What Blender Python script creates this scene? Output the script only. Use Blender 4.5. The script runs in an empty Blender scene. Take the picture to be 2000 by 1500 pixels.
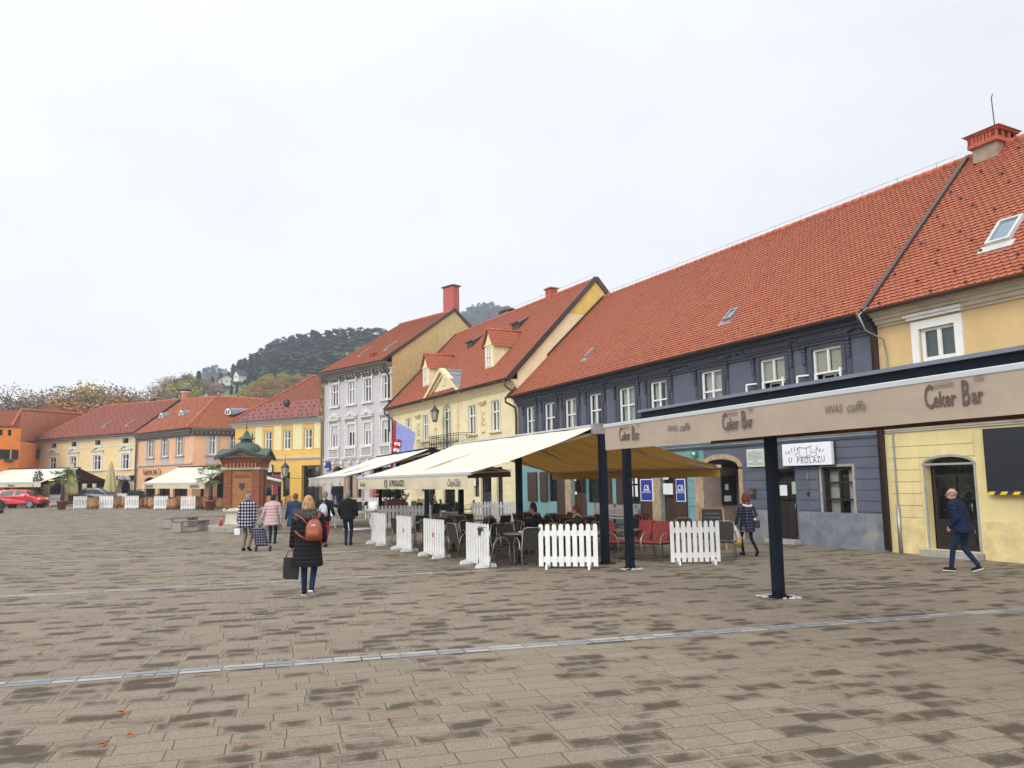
import bpy, bmesh, math, random
from math import sin, cos, radians, hypot, atan2, pi, sqrt, floor
from mathutils import Vector, Matrix
from mathutils import noise as mnoise
random.seed(7)
# ------------------------------------------------------------------ camera
FPX=1500.; PIT=radians(6.2); ROL=radians(1.0); SH=27.; CH=1.93      # focal length in photo pixels, pitch, roll, shift, height
U0=Vector((0,-sin(PIT),cos(PIT))); FW=Vector((0,cos(PIT),sin(PIT))); R0=Vector((1,0,0))
RT=cos(ROL)*R0-sin(ROL)*U0; UP=cos(ROL)*U0+sin(ROL)*R0
S=bpy.context.scene
cam=bpy.data.cameras.new('camera'); camo=bpy.data.objects.new('camera',cam); S.collection.objects.link(camo)
cam.sensor_width=36; cam.lens=36*FPX/2000; cam.shift_y=SH/2000; cam.clip_end=3000; cam.clip_start=.1
camo.matrix_world=Matrix(((RT.x,UP.x,-FW.x,0),(RT.y,UP.y,-FW.y,0),(RT.z,UP.z,-FW.z,CH),(0,0,0,1)))
S.camera=camo
# ------------------------------------------------------------------ sky: overcast, brighter overhead; veiled sun behind the camera on the left
SUN_EL=radians(33); SUN_AZ=radians(215)
w=bpy.data.worlds.new("World"); S.world=w; w.use_nodes=True
nt=w.node_tree; N=nt.nodes; L=nt.links; N.clear()
def nn(t,tree=None,**k):
    n=(tree or nt).nodes.new(t)
    for a,b in k.items(): setattr(n,a,b)
    return n
out=nn('ShaderNodeOutputWorld'); bg=nn('ShaderNodeBackground'); bg.inputs[1].default_value=.1
sky=nn('ShaderNodeTexSky'); sky.sky_type='NISHITA'; sky.sun_disc=False; sky.sun_elevation=SUN_EL; sky.sun_rotation=SUN_AZ
tc=nn('ShaderNodeTexCoord'); sep=nn('ShaderNodeSeparateXYZ'); L.new(tc.outputs['Generated'],sep.inputs[0])
rmp=nn('ShaderNodeValToRGB'); cr=rmp.color_ramp
cr.elements[0].position=.0; cr.elements[0].color=(.785,.795,.80,1)
cr.elements[1].position=1.; cr.elements[1].color=(1,1,1,1)
e=cr.elements.new(.30); e.color=(.73,.752,.78,1)
e=cr.elements.new(.55); e.color=(.73,.75,.785,1)
e=cr.elements.new(.72); e.color=(1,1,1,1)
L.new(sep.outputs[2],rmp.inputs[0])
ns=nn('ShaderNodeTexNoise'); ns.inputs['Scale'].default_value=2.2; ns.inputs['Detail'].default_value=5; ns.inputs['Roughness'].default_value=.55
mp=nn('ShaderNodeMapping'); mp.inputs['Scale'].default_value=(1,1,2.2); L.new(tc.outputs['Generated'],mp.inputs[0]); L.new(mp.outputs[0],ns.inputs['Vector'])
mr=nn('ShaderNodeMapRange'); mr.inputs[1].default_value=.25; mr.inputs[2].default_value=.75; mr.inputs[3].default_value=.89; mr.inputs[4].default_value=1.06
L.new(ns.outputs[0],mr.inputs[0])
# brighter toward the left (the veiled sun side) and a bit greyer to the right
mr2=nn('ShaderNodeMapRange'); mr2.inputs[1].default_value=-.6; mr2.inputs[2].default_value=.6; mr2.inputs[3].default_value=1.09; mr2.inputs[4].default_value=.93; L.new(sep.outputs[0],mr2.inputs[0])
mr3=nn('ShaderNodeMapRange'); mr3.inputs[1].default_value=.1; mr3.inputs[2].default_value=-.5; mr3.inputs[3].default_value=1.0; mr3.inputs[4].default_value=1.8; L.new(sep.outputs[1],mr3.inputs[0])
mr4=nn('ShaderNodeMapRange'); mr4.inputs[1].default_value=.55; mr4.inputs[2].default_value=.8; mr4.inputs[3].default_value=1.0; mr4.inputs[4].default_value=1.15; L.new(sep.outputs[2],mr4.inputs[0])
def mul(a,b):
    m=nn('ShaderNodeMath',operation='MULTIPLY'); L.new(a,m.inputs[0])
    if hasattr(b,'links'): L.new(b,m.inputs[1])
    else: m.inputs[1].default_value=b
    return m.outputs[0]
k=mul(mul(mul(mul(mr.outputs[0],mr2.outputs[0]),mr3.outputs[0]),mr4.outputs[0]),14.2)
vm=nn('ShaderNodeVectorMath',operation='SCALE'); L.new(rmp.outputs[0],vm.inputs[0]); L.new(k,vm.inputs['Scale'])
mx=nn('ShaderNodeMix',data_type='RGBA'); mx.inputs['Factor'].default_value=.95; L.new(sky.outputs[0],mx.inputs['A']); L.new(vm.outputs[0],mx.inputs['B'])
L.new(mx.outputs['Result'],bg.inputs[0]); L.new(bg.outputs[0],out.inputs[0])
sd=bpy.data.lights.new('sun','SUN'); sd.energy=1.5; sd.angle=radians(20); sd.color=(1,.965,.91)
so=bpy.data.objects.new('sun',sd); S.collection.objects.link(so)
sv=Vector((sin(SUN_AZ)*cos(SUN_EL),cos(SUN_AZ)*cos(SUN_EL),sin(SUN_EL)))
so.rotation_euler=sv.to_track_quat('Z','Y').to_euler()
S.view_settings.view_transform='Standard'; S.view_settings.look='None'; S.view_settings.exposure=.0; S.view_settings.gamma=1
# ------------------------------------------------------------------ measuring helpers: a photo pixel to a point of the place
def ray(px,py): return FW+(px-1000)/FPX*RT+(750+SH-py)/FPX*UP
def gz(x,y): return -.007*x+.006*max(0,y-28)
def G(px,py):
    d=ray(px,py); z=0
    for i in range(30):
        t=(CH-z)/-d.z; z=z*.5+.5*gz(t*d.x,t*d.y)
    return Vector((t*d.x,t*d.y,z))
def AT(px,py,Y):
    d=ray(px,py); t=Y/d.y; return Vector((t*d.x,Y,CH+t*d.z))
class Fac:
    """a facade line on the ground: local x along it, local y into the house, z up"""
    def __init__(s,A,B):
        s.A=Vector((A[0],A[1],0)); s.d=Vector((B[0]-A[0],B[1]-A[1],0)); s.L=s.d.length; s.a=atan2(s.d.y,s.d.x)
        s.u=s.d.normalized(); s.n=Vector((-s.u.y,s.u.x,0))
    def uz(s,px,py,y=0):
        d=ray(px,py); a=s.A+s.n*y; t=(a.dot(s.n))/(d.dot(s.n)); p=d*t
        return ((p-s.A).dot(s.u),CH+t*d.z)
    def yz(s,px,py,u):
        d=ray(px,py); a=s.A+s.u*u; t=(a.dot(s.u))/(d.dot(s.u)); p=d*t
        return ((p-s.A).dot(s.n),CH+t*d.z)
    def W(s,u,y,z): return s.A+s.u*u+s.n*y+Vector((0,0,z))
# ------------------------------------------------------------------ object helpers
C=S.collection
def thing(name,label,cat,loc=(0,0,0),rz=0,group=None,kind=None):
    o=bpy.data.objects.new(name,None); C.objects.link(o); o.location=loc; o.rotation_euler=(0,0,rz); o.empty_display_size=.2
    o['label']=label; o['category']=cat
    if group: o['group']=group
    return o
def dup(r,loc,rz,label=None,group=None,scale=1):
    n=r.copy(); C.objects.link(n); n.location=loc; n.rotation_euler=(0,0,rz); n.scale=(scale,)*3
    if label: n['label']=label
    if group: n['group']=group
    for c in list(KIDS.get(r.name,[])):
        m=c.copy(); C.objects.link(m); m.parent=n; KIDS.setdefault(n.name,[]).append(m)
        for g in KIDS.get(c.name,[]):
            q=g.copy(); C.objects.link(q); q.parent=m
    return n
KIDS={}
class MB:
    def __init__(s): s.v=[]; s.f=[]; s.m=[]; s.uv={}; s.sm=[]; s.xf=None
    def add(s,vs,fs,mi=0,sm=False):
        o=len(s.v); 
        if s.xf: vs=[s.xf@Vector(v) for v in vs]
        s.v+= [tuple(v) for v in vs]
        for f in fs: s.f.append(tuple(i+o for i in f)); s.m.append(mi); s.sm.append(sm)
        return s
    def box(s,x0,x1,y0,y1,z0,z1,mi=0):
        return s.add([(x0,y0,z0),(x1,y0,z0),(x1,y1,z0),(x0,y1,z0),(x0,y0,z1),(x1,y0,z1),(x1,y1,z1),(x0,y1,z1)],
          [(0,3,2,1),(4,5,6,7),(0,1,5,4),(1,2,6,5),(2,3,7,6),(3,0,4,7)],mi)
    def quad(s,a,b,c,d,mi=0): return s.add([a,b,c,d],[(0,1,2,3)],mi)
    def poly(s,ps,mi=0): return s.add(ps,[tuple(range(len(ps)))],mi)
    def prism(s,ps,off,mi=0,sm=False):
        n=len(ps); off=Vector(off); q=[Vector(p)+off for p in ps]
        fs=[tuple(range(n))[::-1],tuple(range(n,2*n))]+[(i,(i+1)%n,n+(i+1)%n,n+i) for i in range(n)]
        return s.add(list(ps)+q,fs,mi,sm)
    def bar(s,a,b,w,h=None,mi=0,up=(0,0,1)):
        a=Vector(a);b=Vector(b);h=h or w;d=(b-a).normalized();up=Vector(up)
        if abs(d.dot(up))>.97: up=Vector((0,1,0))
        x=d.cross(up).normalized()*w/2; y=x.cross(d).normalized()*h/2
        return s.add([a-x-y,a+x-y,a+x+y,a-x+y,b-x-y,b+x-y,b+x+y,b-x+y],[(0,3,2,1),(4,5,6,7),(0,1,5,4),(1,2,6,5),(2,3,7,6),(3,0,4,7)],mi)
    def tube(s,pts,r,n=6,mi=0,sm=True,cap=True):
        pts=[Vector(p) for p in pts]; rs=r if isinstance(r,(list,tuple)) else [r]*len(pts)
        vs=[];fs=[];ref=None
        for i,p in enumerate(pts):
            d=(pts[min(i+1,len(pts)-1)]-pts[max(i-1,0)]).normalized()
            if ref is None: ref=Vector((0,0,1)) if abs(d.z)<.9 else Vector((1,0,0))
            x=d.cross(ref); 
            if x.length<1e-4: x=d.cross(Vector((0,1,.1)))
            x.normalize(); y=x.cross(d).normalized(); ref=y
            for j in range(n):
                a=2*pi*j/n; vs.append(p+x*cos(a)*rs[i]+y*sin(a)*rs[i])
        for i in range(len(pts)-1):
            for j in range(n): fs.append((i*n+j,i*n+(j+1)%n,(i+1)*n+(j+1)%n,(i+1)*n+j))
        if cap: fs+= [tuple(range(n)),tuple(range((len(pts)-1)*n,len(pts)*n))[::-1]]
        return s.add(vs,fs,mi,sm)
    def lathe(s,prof,n=16,c=(0,0,0),mi=0,sm=True,ex=1,ey=1):
        vs=[];fs=[]
        for r,z in prof:
            for j in range(n):
                a=2*pi*j/n; vs.append((c[0]+r*cos(a)*ex,c[1]+r*sin(a)*ey,c[2]+z))
        for i in range(len(prof)-1):
            for j in range(n): fs.append((i*n+j,i*n+(j+1)%n,(i+1)*n+(j+1)%n,(i+1)*n+j))
        fs+= [tuple(range(n))[::-1],tuple(range((len(prof)-1)*n,len(prof)*n))]
        return s.add(vs,fs,mi,sm)
    def rings(s,secs,n=16,mi=0,sm=True,pw=2.0):
        """closed loft through (cx,cy,cz,rx,ry) horizontal rings"""
        vs=[];fs=[]
        for (cx,cy,cz,rx,ry) in secs:
            for j in range(n):
                a=2*pi*j/n; ca,sa=cos(a),sin(a)
                vs.append((cx+rx*math.copysign(abs(ca)**(2/pw),ca),cy+ry*math.copysign(abs(sa)**(2/pw),sa),cz))
        for i in range(len(secs)-1):
            for j in range(n): fs.append((i*n+j,i*n+(j+1)%n,(i+1)*n+(j+1)%n,(i+1)*n+j))
        fs+= [tuple(range(n))[::-1],tuple(range((len(secs)-1)*n,len(secs)*n))]
        return s.add(vs,fs,mi,sm)
    def sph(s,c,r,n=10,mi=0,sx=1,sy=1,sz=1):
        m=max(4,n//2); pr=[(max(1e-4,r*sin(pi*i/m)),-r*cos(pi*i/m)*sz) for i in range(m+1)]
        return s.lathe(pr,n,c,mi,True,sx,sy)
    def mesh(s,name,mats,bevel=0):
        me=bpy.data.meshes.new(name); me.from_pydata(s.v,[],s.f)
        if not isinstance(mats,(list,tuple)): mats=[mats]
        for m in mats: me.materials.append(m)
        for p,mi,sm in zip(me.polygons,s.m,s.sm): p.material_index=mi; p.use_smooth=sm
        if s.uv:
            ul=me.uv_layers.new(name='UVMap')
            for fi,uvs in s.uv.items():
                for li,q in zip(me.polygons[fi].loop_indices,uvs): ul.data[li].uv=q
        bm=bmesh.new(); bm.from_mesh(me)
        if not s.uv and not getattr(s,'nofix',0): bmesh.ops.recalc_face_normals(bm,faces=bm.faces)
        if bevel: bmesh.ops.bevel(bm,geom=[e for e in bm.edges if len(e.link_faces)==2 and e.calc_face_angle(0)>.6],offset=bevel,segments=1,affect='EDGES',clamp_overlap=True)
        bm.to_mesh(me); bm.free(); return me
    def build(s,name,mats,parent=None,label=None,bevel=0,kind=None,loc=None,rz=0):
        return obj(name,s.mesh(name,mats,bevel),parent,label,kind,loc,rz)
def obj(name,me,parent=None,label=None,kind=None,loc=None,rz=0):
    o=bpy.data.objects.new(name,me); C.objects.link(o)
    if parent: o.parent=parent; KIDS.setdefault(parent.name,[]).append(o)
    if label: o['label']=label
    if kind: o['kind']=kind
    if loc: o.location=loc
    if rz: o.rotation_euler=(0,0,rz)
    return o
def tag(o,label,cat,group=None,kind=None):
    o['label']=label; o['category']=cat
    if group: o['group']=group
    if kind: o['kind']=kind
    return o
# ------------------------------------------------------------------ materials
MATS={}
def mat(name,col,rough=.8,var=.12,scale=3.,bump=.0,bscale=40.,metal=0,dirt=0,dirtcol=(.2,.18,.14),spec=None,streak=False):
    if name in MATS: return MATS[name]
    m=bpy.data.materials.new(name); m.use_nodes=True; t=m.node_tree; b=t.nodes['Principled BSDF']; l=t.links
    b.inputs['Roughness'].default_value=rough; b.inputs['Metallic'].default_value=metal
    if spec is not None: b.inputs['Specular IOR Level'].default_value=spec
    tc=t.nodes.new('ShaderNodeTexCoord'); n=t.nodes.new('ShaderNodeTexNoise'); n.inputs['Scale'].default_value=scale; n.inputs['Detail'].default_value=6; n.inputs['Roughness'].default_value=.6
    l.new(tc.outputs['Object'],n.inputs['Vector'])
    mr=t.nodes.new('ShaderNodeMapRange'); mr.inputs[1].default_value=.3; mr.inputs[2].default_value=.7; mr.inputs[3].default_value=1-var; mr.inputs[4].default_value=1+var; l.new(n.outputs[0],mr.inputs[0])
    v=t.nodes.new('ShaderNodeVectorMath'); v.operation='SCALE'; v.inputs[0].default_value=col[:3]; l.new(mr.outputs[0],v.inputs['Scale'])
    res=v.outputs[0]
    if dirt:
        n2=t.nodes.new('ShaderNodeTexNoise'); n2.inputs['Scale'].default_value=1.1; n2.inputs['Detail'].default_value=9; n2.inputs['Roughness'].default_value=.68
        if streak:
            mp=t.nodes.new('ShaderNodeMapping'); mp.inputs['Scale'].default_value=(2.2,2.2,.35); l.new(tc.outputs['Object'],mp.inputs[0]); l.new(mp.outputs[0],n2.inputs['Vector'])
        else: l.new(tc.outputs['Object'],n2.inputs['Vector'])
        r=t.nodes.new('ShaderNodeMapRange'); r.inputs[1].default_value=.52; r.inputs[2].default_value=.78; r.inputs[3].default_value=0; r.inputs[4].default_value=dirt; l.new(n2.outputs[0],r.inputs[0])
        mx=t.nodes.new('ShaderNodeMix'); mx.data_type='RGBA'; l.new(r.outputs[0],mx.inputs['Factor']); l.new(res,mx.inputs['A']); mx.inputs['B'].default_value=(*dirtcol,1); res=mx.outputs['Result']
    l.new(res,b.inputs['Base Color'])
    if bump:
        n3=t.nodes.new('ShaderNodeTexNoise'); n3.inputs['Scale'].default_value=bscale; n3.inputs['Detail'].default_value=4; l.new(tc.outputs['Object'],n3.inputs['Vector'])
        bp=t.nodes.new('ShaderNodeBump'); bp.inputs['Strength'].default_value=bump; bp.inputs['Distance'].default_value=.02; l.new(n3.outputs[0],bp.inputs['Height']); l.new(bp.outputs[0],b.inputs['Normal'])
    MATS[name]=m; return m
def hexc(r,g,b): # srgb 0-255 to linear
    return tuple(((c/255)/12.92 if c/255<=.04045 else ((c/255+.055)/1.055)**2.4) for c in (r,g,b))
def tilemat(name,col,var=.25,old=.2,oldcol=(.12,.06,.035),th=.16,tw=.18):
    """roof tiles: every tile its own tone, old patches, from the sheet's metric UV"""
    m=bpy.data.materials.new(name); m.use_nodes=True; t=m.node_tree; b=t.nodes['Principled BSDF']; l=t.links; b.inputs['Roughness'].default_value=.75
    def q(ty,**k): 
        n=t.nodes.new(ty)
        for a,c in k.items(): setattr(n,a,c)
        return n
    uv=q('ShaderNodeUVMap'); sx=q('ShaderNodeSeparateXYZ'); l.new(uv.outputs[0],sx.inputs[0])
    def M(op,a,bb=None):
        n=q('ShaderNodeMath',operation=op)
        for i,x in enumerate((a,bb)):
            if x is None: continue
            if hasattr(x,'links'): l.new(x,n.inputs[i])
            else: n.inputs[i].default_value=x
        return n.outputs[0]
    row=M('FLOOR',sx.outputs[1]); uu=M('FLOOR',M('ADD',sx.outputs[0],M('MULTIPLY',row,.5)))
    cx=q('ShaderNodeCombineXYZ'); l.new(uu,cx.inputs[0]); l.new(row,cx.inputs[1])
    wn=q('ShaderNodeTexWhiteNoise'); l.new(cx.outputs[0],wn.inputs['Vector'])
    tc=q('ShaderNodeTexCoord'); n1=q('ShaderNodeTexNoise'); n1.inputs['Scale'].default_value=.9; n1.inputs['Detail'].default_value=8; n1.inputs['Roughness'].default_value=.65; l.new(tc.outputs['Object'],n1.inputs['Vector'])
    val=M('ADD',1-var/2,M('MULTIPLY',wn.outputs['Value'],var)); val=M('MULTIPLY',val,M('ADD',.72,M('MULTIPLY',n1.outputs[0],.56)))
    v=q('ShaderNodeVectorMath',operation='SCALE'); v.inputs[0].default_value=col; l.new(val,v.inputs['Scale'])
    r=q('ShaderNodeMapRange'); r.inputs[1].default_value=.5; r.inputs[2].default_value=.72; r.inputs[4].default_value=old
    l.new(M('ADD',M('MULTIPLY',n1.outputs[0],.8),M('MULTIPLY',wn.outputs['Value'],.2)),r.inputs[0])
    mx=q('ShaderNodeMix',data_type='RGBA'); l.new(r.outputs[0],mx.inputs['Factor']); l.new(v.outputs[0],mx.inputs['A']); mx.inputs['B'].default_value=(*oldcol,1)
    # shadow in the joint between tiles, put into the colour as a dark line
    fr=M('FRACT',M('ADD',sx.outputs[0],M('MULTIPLY',row,.5))); jt=M('LESS_THAN',fr,.07)
    mx2=q('ShaderNodeMix',data_type='RGBA'); l.new(M('MULTIPLY',jt,.55),mx2.inputs['Factor']); l.new(mx.outputs['Result'],mx2.inputs['A']); mx2.inputs['B'].default_value=(.05,.025,.015,1)
    l.new(mx2.outputs['Result'],b.inputs['Base Color'])
    n3=q('ShaderNodeTexNoise'); n3.inputs['Scale'].default_value=60; l.new(tc.outputs['Object'],n3.inputs['Vector'])
    bp=q('ShaderNodeBump'); bp.inputs['Strength'].default_value=.2; bp.inputs['Distance'].default_value=.01; l.new(n3.outputs[0],bp.inputs['Height']); l.new(bp.outputs[0],b.inputs['Normal'])
    MATS[name]=m; return m
def glassmat(name,tint=(.9,.95,.95),refl=.25,rough=.03):
    m=bpy.data.materials.new(name); m.use_nodes=True; t=m.node_tree; t.nodes.clear(); l=t.links
    o=t.nodes.new('ShaderNodeOutputMaterial'); mx=t.nodes.new('ShaderNodeMixShader'); tr=t.nodes.new('ShaderNodeBsdfTransparent'); tr.inputs[0].default_value=(*tint,1)
    gl=t.nodes.new('ShaderNodeBsdfGlossy'); gl.inputs['Roughness'].default_value=rough; lw=t.nodes.new('ShaderNodeLayerWeight'); lw.inputs[0].default_value=.35
    mr=t.nodes.new('ShaderNodeMapRange'); mr.inputs[3].default_value=refl*.35; mr.inputs[4].default_value=min(1,refl*3); l.new(lw.outputs['Fresnel'],mr.inputs[0])
    l.new(mr.outputs[0],mx.inputs[0]); l.new(tr.outputs[0],mx.inputs[1]); l.new(gl.outputs[0],mx.inputs[2]); l.new(mx.outputs[0],o.inputs[0])
    MATS[name]=m; return m
GLASS=glassmat('window_glass',refl=.16)
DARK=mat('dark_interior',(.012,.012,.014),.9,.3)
WHITE=mat('white_paint',(.70,.70,.68),.5,.08,4,.05,30,dirt=.4,dirtcol=(.35,.33,.3))
CURT=mat('curtain_cloth',(.42,.42,.38),.9,.1)
BLIND=mat('beige_blind',(.38,.35,.27),.8,.08)
METAL=mat('grey_metal',(.30,.31,.33),.4,.08,metal=.6)
IRON=mat('black_iron',(.02,.02,.022),.5,.2)
BROWNGUT=mat('brown_gutter',(.045,.022,.018),.45,.15)
GREYPLATE=mat('zinc_sheet',(.16,.17,.19),.5,.2,2)
# ------------------------------------------------------------------ text
def textmesh(s,size,sx=1,bold=0,shear=0,ext=.002):
    c=bpy.data.curves.new('t','FONT'); c.body=s; c.size=size; c.align_x='CENTER'; c.align_y='CENTER'; c.offset=bold; c.shear=shear; c.extrude=ext; c.resolution_u=2
    o=bpy.data.objects.new('t',c); C.objects.link(o); dg=bpy.context.evaluated_depsgraph_get(); me=bpy.data.meshes.new_from_object(o.evaluated_get(dg),depsgraph=dg)
    bpy.data.objects.remove(o); bpy.data.curves.remove(c)
    for v in me.vertices: v.co.x*=sx
    return me
def addtext(name,s,parent,at,size,m,sx=1,bold=0,shear=0,rot=(pi/2,0,0),ext=.002):
    me=textmesh(s,size,sx,bold,shear,ext); me.name=name; me.materials.clear(); me.materials.append(m)
    o=obj(name,me,parent); o.location=at; o.rotation_euler=rot; return o
# ------------------------------------------------------------------ the ground of the square
def pavemat():
    m=bpy.data.materials.new('paving'); m.use_nodes=True; t=m.node_tree; b=t.nodes['Principled BSDF']; l=t.links; b.inputs['Roughness'].default_value=.85
    b.inputs['Specular IOR Level'].default_value=.25
    def q(ty,**k):
        n=t.nodes.new(ty)
        for a,c in k.items(): setattr(n,a,c)
        return n
    tc=q('ShaderNodeTexCoord'); mp=q('ShaderNodeMapping'); mp.inputs['Rotation'].default_value=(0,0,-STR_A); l.new(tc.outputs['Object'],mp.inputs[0])
    def M(op,a,bb=None,cc=None):
        n=q('ShaderNodeMath',operation=op)
        for i,x in enumerate((a,bb,cc)):
            if x is None: continue
            if hasattr(x,'links'): l.new(x,n.inputs[i])
            else: n.inputs[i].default_value=x
        return n.outputs[0]
    def wn(v,w_=None):
        n=q('ShaderNodeTexWhiteNoise',noise_dimensions='2D' if w_ is not None else '1D')
        if w_ is not None: c=q('ShaderNodeCombineXYZ'); l.new(v,c.inputs[0]); l.new(w_,c.inputs[1]); l.new(c.outputs[0],n.inputs['Vector'])
        else: l.new(v,n.inputs['W'])
        return n.outputs['Value']
    # slabs laid in courses: every course has its own slab length and offset
    wob=q('ShaderNodeTexNoise'); wob.inputs['Scale'].default_value=3; l.new(mp.outputs[0],wob.inputs['Vector']); wb_=M('MULTIPLY',M('SUBTRACT',wob.outputs[0],.5),.02)
    sx=q('ShaderNodeSeparateXYZ'); l.new(mp.outputs[0],sx.inputs[0]); X_=M('ADD',sx.outputs[0],wb_); Y_=M('DIVIDE',M('ADD',sx.outputs[1],wb_),.235)
    row=M('FLOOR',Y_); fy=M('FRACT',Y_); rw=wn(row); wdt=M('ADD',.34,M('MULTIPLY',rw,.26)); U=M('ADD',M('DIVIDE',X_,wdt),M('MULTIPLY',wn(M('ADD',row,17.3)),7)); col_=M('FLOOR',U); fx=M('FRACT',U); slab=wn(col_,row); slab2=wn(row,col_)
    dx=M('MULTIPLY',M('MINIMUM',fx,M('SUBTRACT',1,fx)),wdt); dy=M('MULTIPLY',M('MINIMUM',fy,M('SUBTRACT',1,fy)),.235); dj=M('MINIMUM',dx,dy)
    jr=q('ShaderNodeMapRange',interpolation_type='SMOOTHSTEP'); jr.inputs[1].default_value=.002; jr.inputs[2].default_value=.0065; jr.inputs[3].default_value=1; jr.inputs[4].default_value=0; l.new(dj,jr.inputs[0]); JO=jr.outputs[0]
    el=q('ShaderNodeMapRange',interpolation_type='SMOOTHSTEP'); el.inputs[1].default_value=0; el.inputs[2].default_value=.07; l.new(dj,el.inputs[0])
    fine=q('ShaderNodeTexNoise'); fine.inputs['Scale'].default_value=62; fine.inputs['Detail'].default_value=3; fine.inputs['Roughness'].default_value=.85; l.new(tc.outputs['Object'],fine.inputs['Vector'])
    vor=q('ShaderNodeTexVoronoi'); vor.inputs['Scale'].default_value=120; l.new(tc.outputs['Object'],vor.inputs['Vector'])
    big=q('ShaderNodeTexNoise'); big.inputs['Scale'].default_value=.55; big.inputs['Detail'].default_value=5; l.new(tc.outputs['Object'],big.inputs['Vector'])
    mid=q('ShaderNodeTexNoise'); mid.inputs["Scale"].default_value=4.2; mid.inputs['Detail'].default_value=6; l.new(tc.outputs['Object'],mid.inputs['Vector'])
    # slab wetness: per-slab random plus soft stains
    s=M('ADD',M('ADD',M('MULTIPLY',slab,.62),M('MULTIPLY',el.outputs[0],.24)),M('ADD',M('MULTIPLY',mid.outputs[0],.9),M('MULTIPLY',big.outputs[0],.3)))
    r=q('ShaderNodeMapRange',interpolation_type='SMOOTHSTEP'); r.inputs[1].default_value=1.08; r.inputs[2].default_value=1.42; r.inputs[3].default_value=0; r.inputs[4].default_value=1; l.new(s,r.inputs[0])
    cr=q('ShaderNodeMix',data_type='RGBA'); cr.inputs['A'].default_value=(*PAVE_L,1); cr.inputs['B'].default_value=(*PAVE_D,1); l.new(r.outputs[0],cr.inputs['Factor'])
    # aggregate grain
    g=M('ADD',-.05,M('MULTIPLY',fine.outputs[0],2.1)); g=M('MULTIPLY',g,M('ADD',.86,M('MULTIPLY',vor.outputs['Color'],.28)))
    g=M('MULTIPLY',g,M('ADD',.93,M('MULTIPLY',slab2,.14)))
    v=q('ShaderNodeVectorMath',operation='SCALE'); l.new(cr.outputs['Result'],v.inputs[0]); l.new(g,v.inputs['Scale'])
    moss=q('ShaderNodeMix',data_type='RGBA'); moss.inputs['A'].default_value=(.035,.03,.022,1); moss.inputs['B'].default_value=(.045,.06,.015,1); l.new(big.outputs[0],moss.inputs['Factor'])
    f=q('ShaderNodeMix',data_type='RGBA'); l.new(M('MULTIPLY',JO,.85),f.inputs['Factor']); l.new(v.outputs[0],f.inputs['A']); l.new(moss.outputs['Result'],f.inputs['B'])
    l.new(f.outputs['Result'],b.inputs['Base Color'])
    h=M('SUBTRACT',M('MULTIPLY',fine.outputs[0],.3),JO); h=M('ADD',h,M('MULTIPLY',slab2,.3))
    bp=q('ShaderNodeBump'); bp.inputs['Strength'].default_value=.5; bp.inputs['Distance'].default_value=.006; l.new(h,bp.inputs['Height']); l.new(bp.outputs[0],b.inputs['Normal'])
    return m
g1,g2=G(0,1338),G(2000,1190)
STR_A=atan2(g2.y-g1.y,g2.x-g1.x)
PAVE_L=(.200,.166,.127); PAVE_D=(.072,.054,.038)
PM=pavemat()
xs=[-930,-600,-300,-150]+list(range(-100,101,10))+[150,300,630]; ys=[-30,-15]+list(range(0,100,7))+[110,150,300,700]
m=MB(); m.nofix=1
for y in ys:
    for x in xs: m.v.append((x,y,gz(max(-110,min(110,x)),min(y,100))))
nx=len(xs)
for j in range(len(ys)-1):
    for i in range(nx-1): m.f.append((j*nx+i,j*nx+i+1,(j+1)*nx+i+1,(j+1)*nx+i)); m.m.append(0); m.sm.append(False)
o=m.build('ground',PM,kind='structure')
# pale stone strips let into the paving
STM=mat('pale_setts',(.20,.215,.23),.7,.25,6,.3,30,dirt=.6,dirtcol=(.22,.2,.18))
def strip(a,b,w,seed):
    random.seed(seed); d=(b-a); Ln=hypot(d.x,d.y); u=Vector((d.x/Ln,d.y/Ln,0)); n=Vector((-u.y,u.x,0)); m=MB(); m.nofix=1; s=0
    while s<Ln:
        l=random.choice((.22,.3,.42)); 
        for k in range(2):
            c0=-w/2+k*w/2+.009; c1=c0+w/2-.018; p=[a+u*(s+.009)+n*c0,a+u*(s+l-.009)+n*c0,a+u*(s+l-.009)+n*c1,a+u*(s+.009)+n*c1]
            m.quad(*[(q.x,q.y,gz(q.x,q.y)+.004) for q in p],mi=(1 if random.random()<.35 else 0)); 
        s+=l
    return m.build('paving_strip',[STM,mat('light_setts',(.31,.30,.28),.7,.15,6,.2,30)],kind='structure')
for i,(p,q) in enumerate((((0,1338),(2000,1190)),((0,1166),(1000,1111)),((0,1101),(900,1070)),((0,1048),(600,1033)),((0,1025),(420,1014)))):
    a,b=G(*p),G(*q)
    if i==0: a=a+(a-b)*.1; b=b+(b-a)*.3
    else: a=a+(a-b)*.15
    strip(a,b,.24,i)
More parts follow.
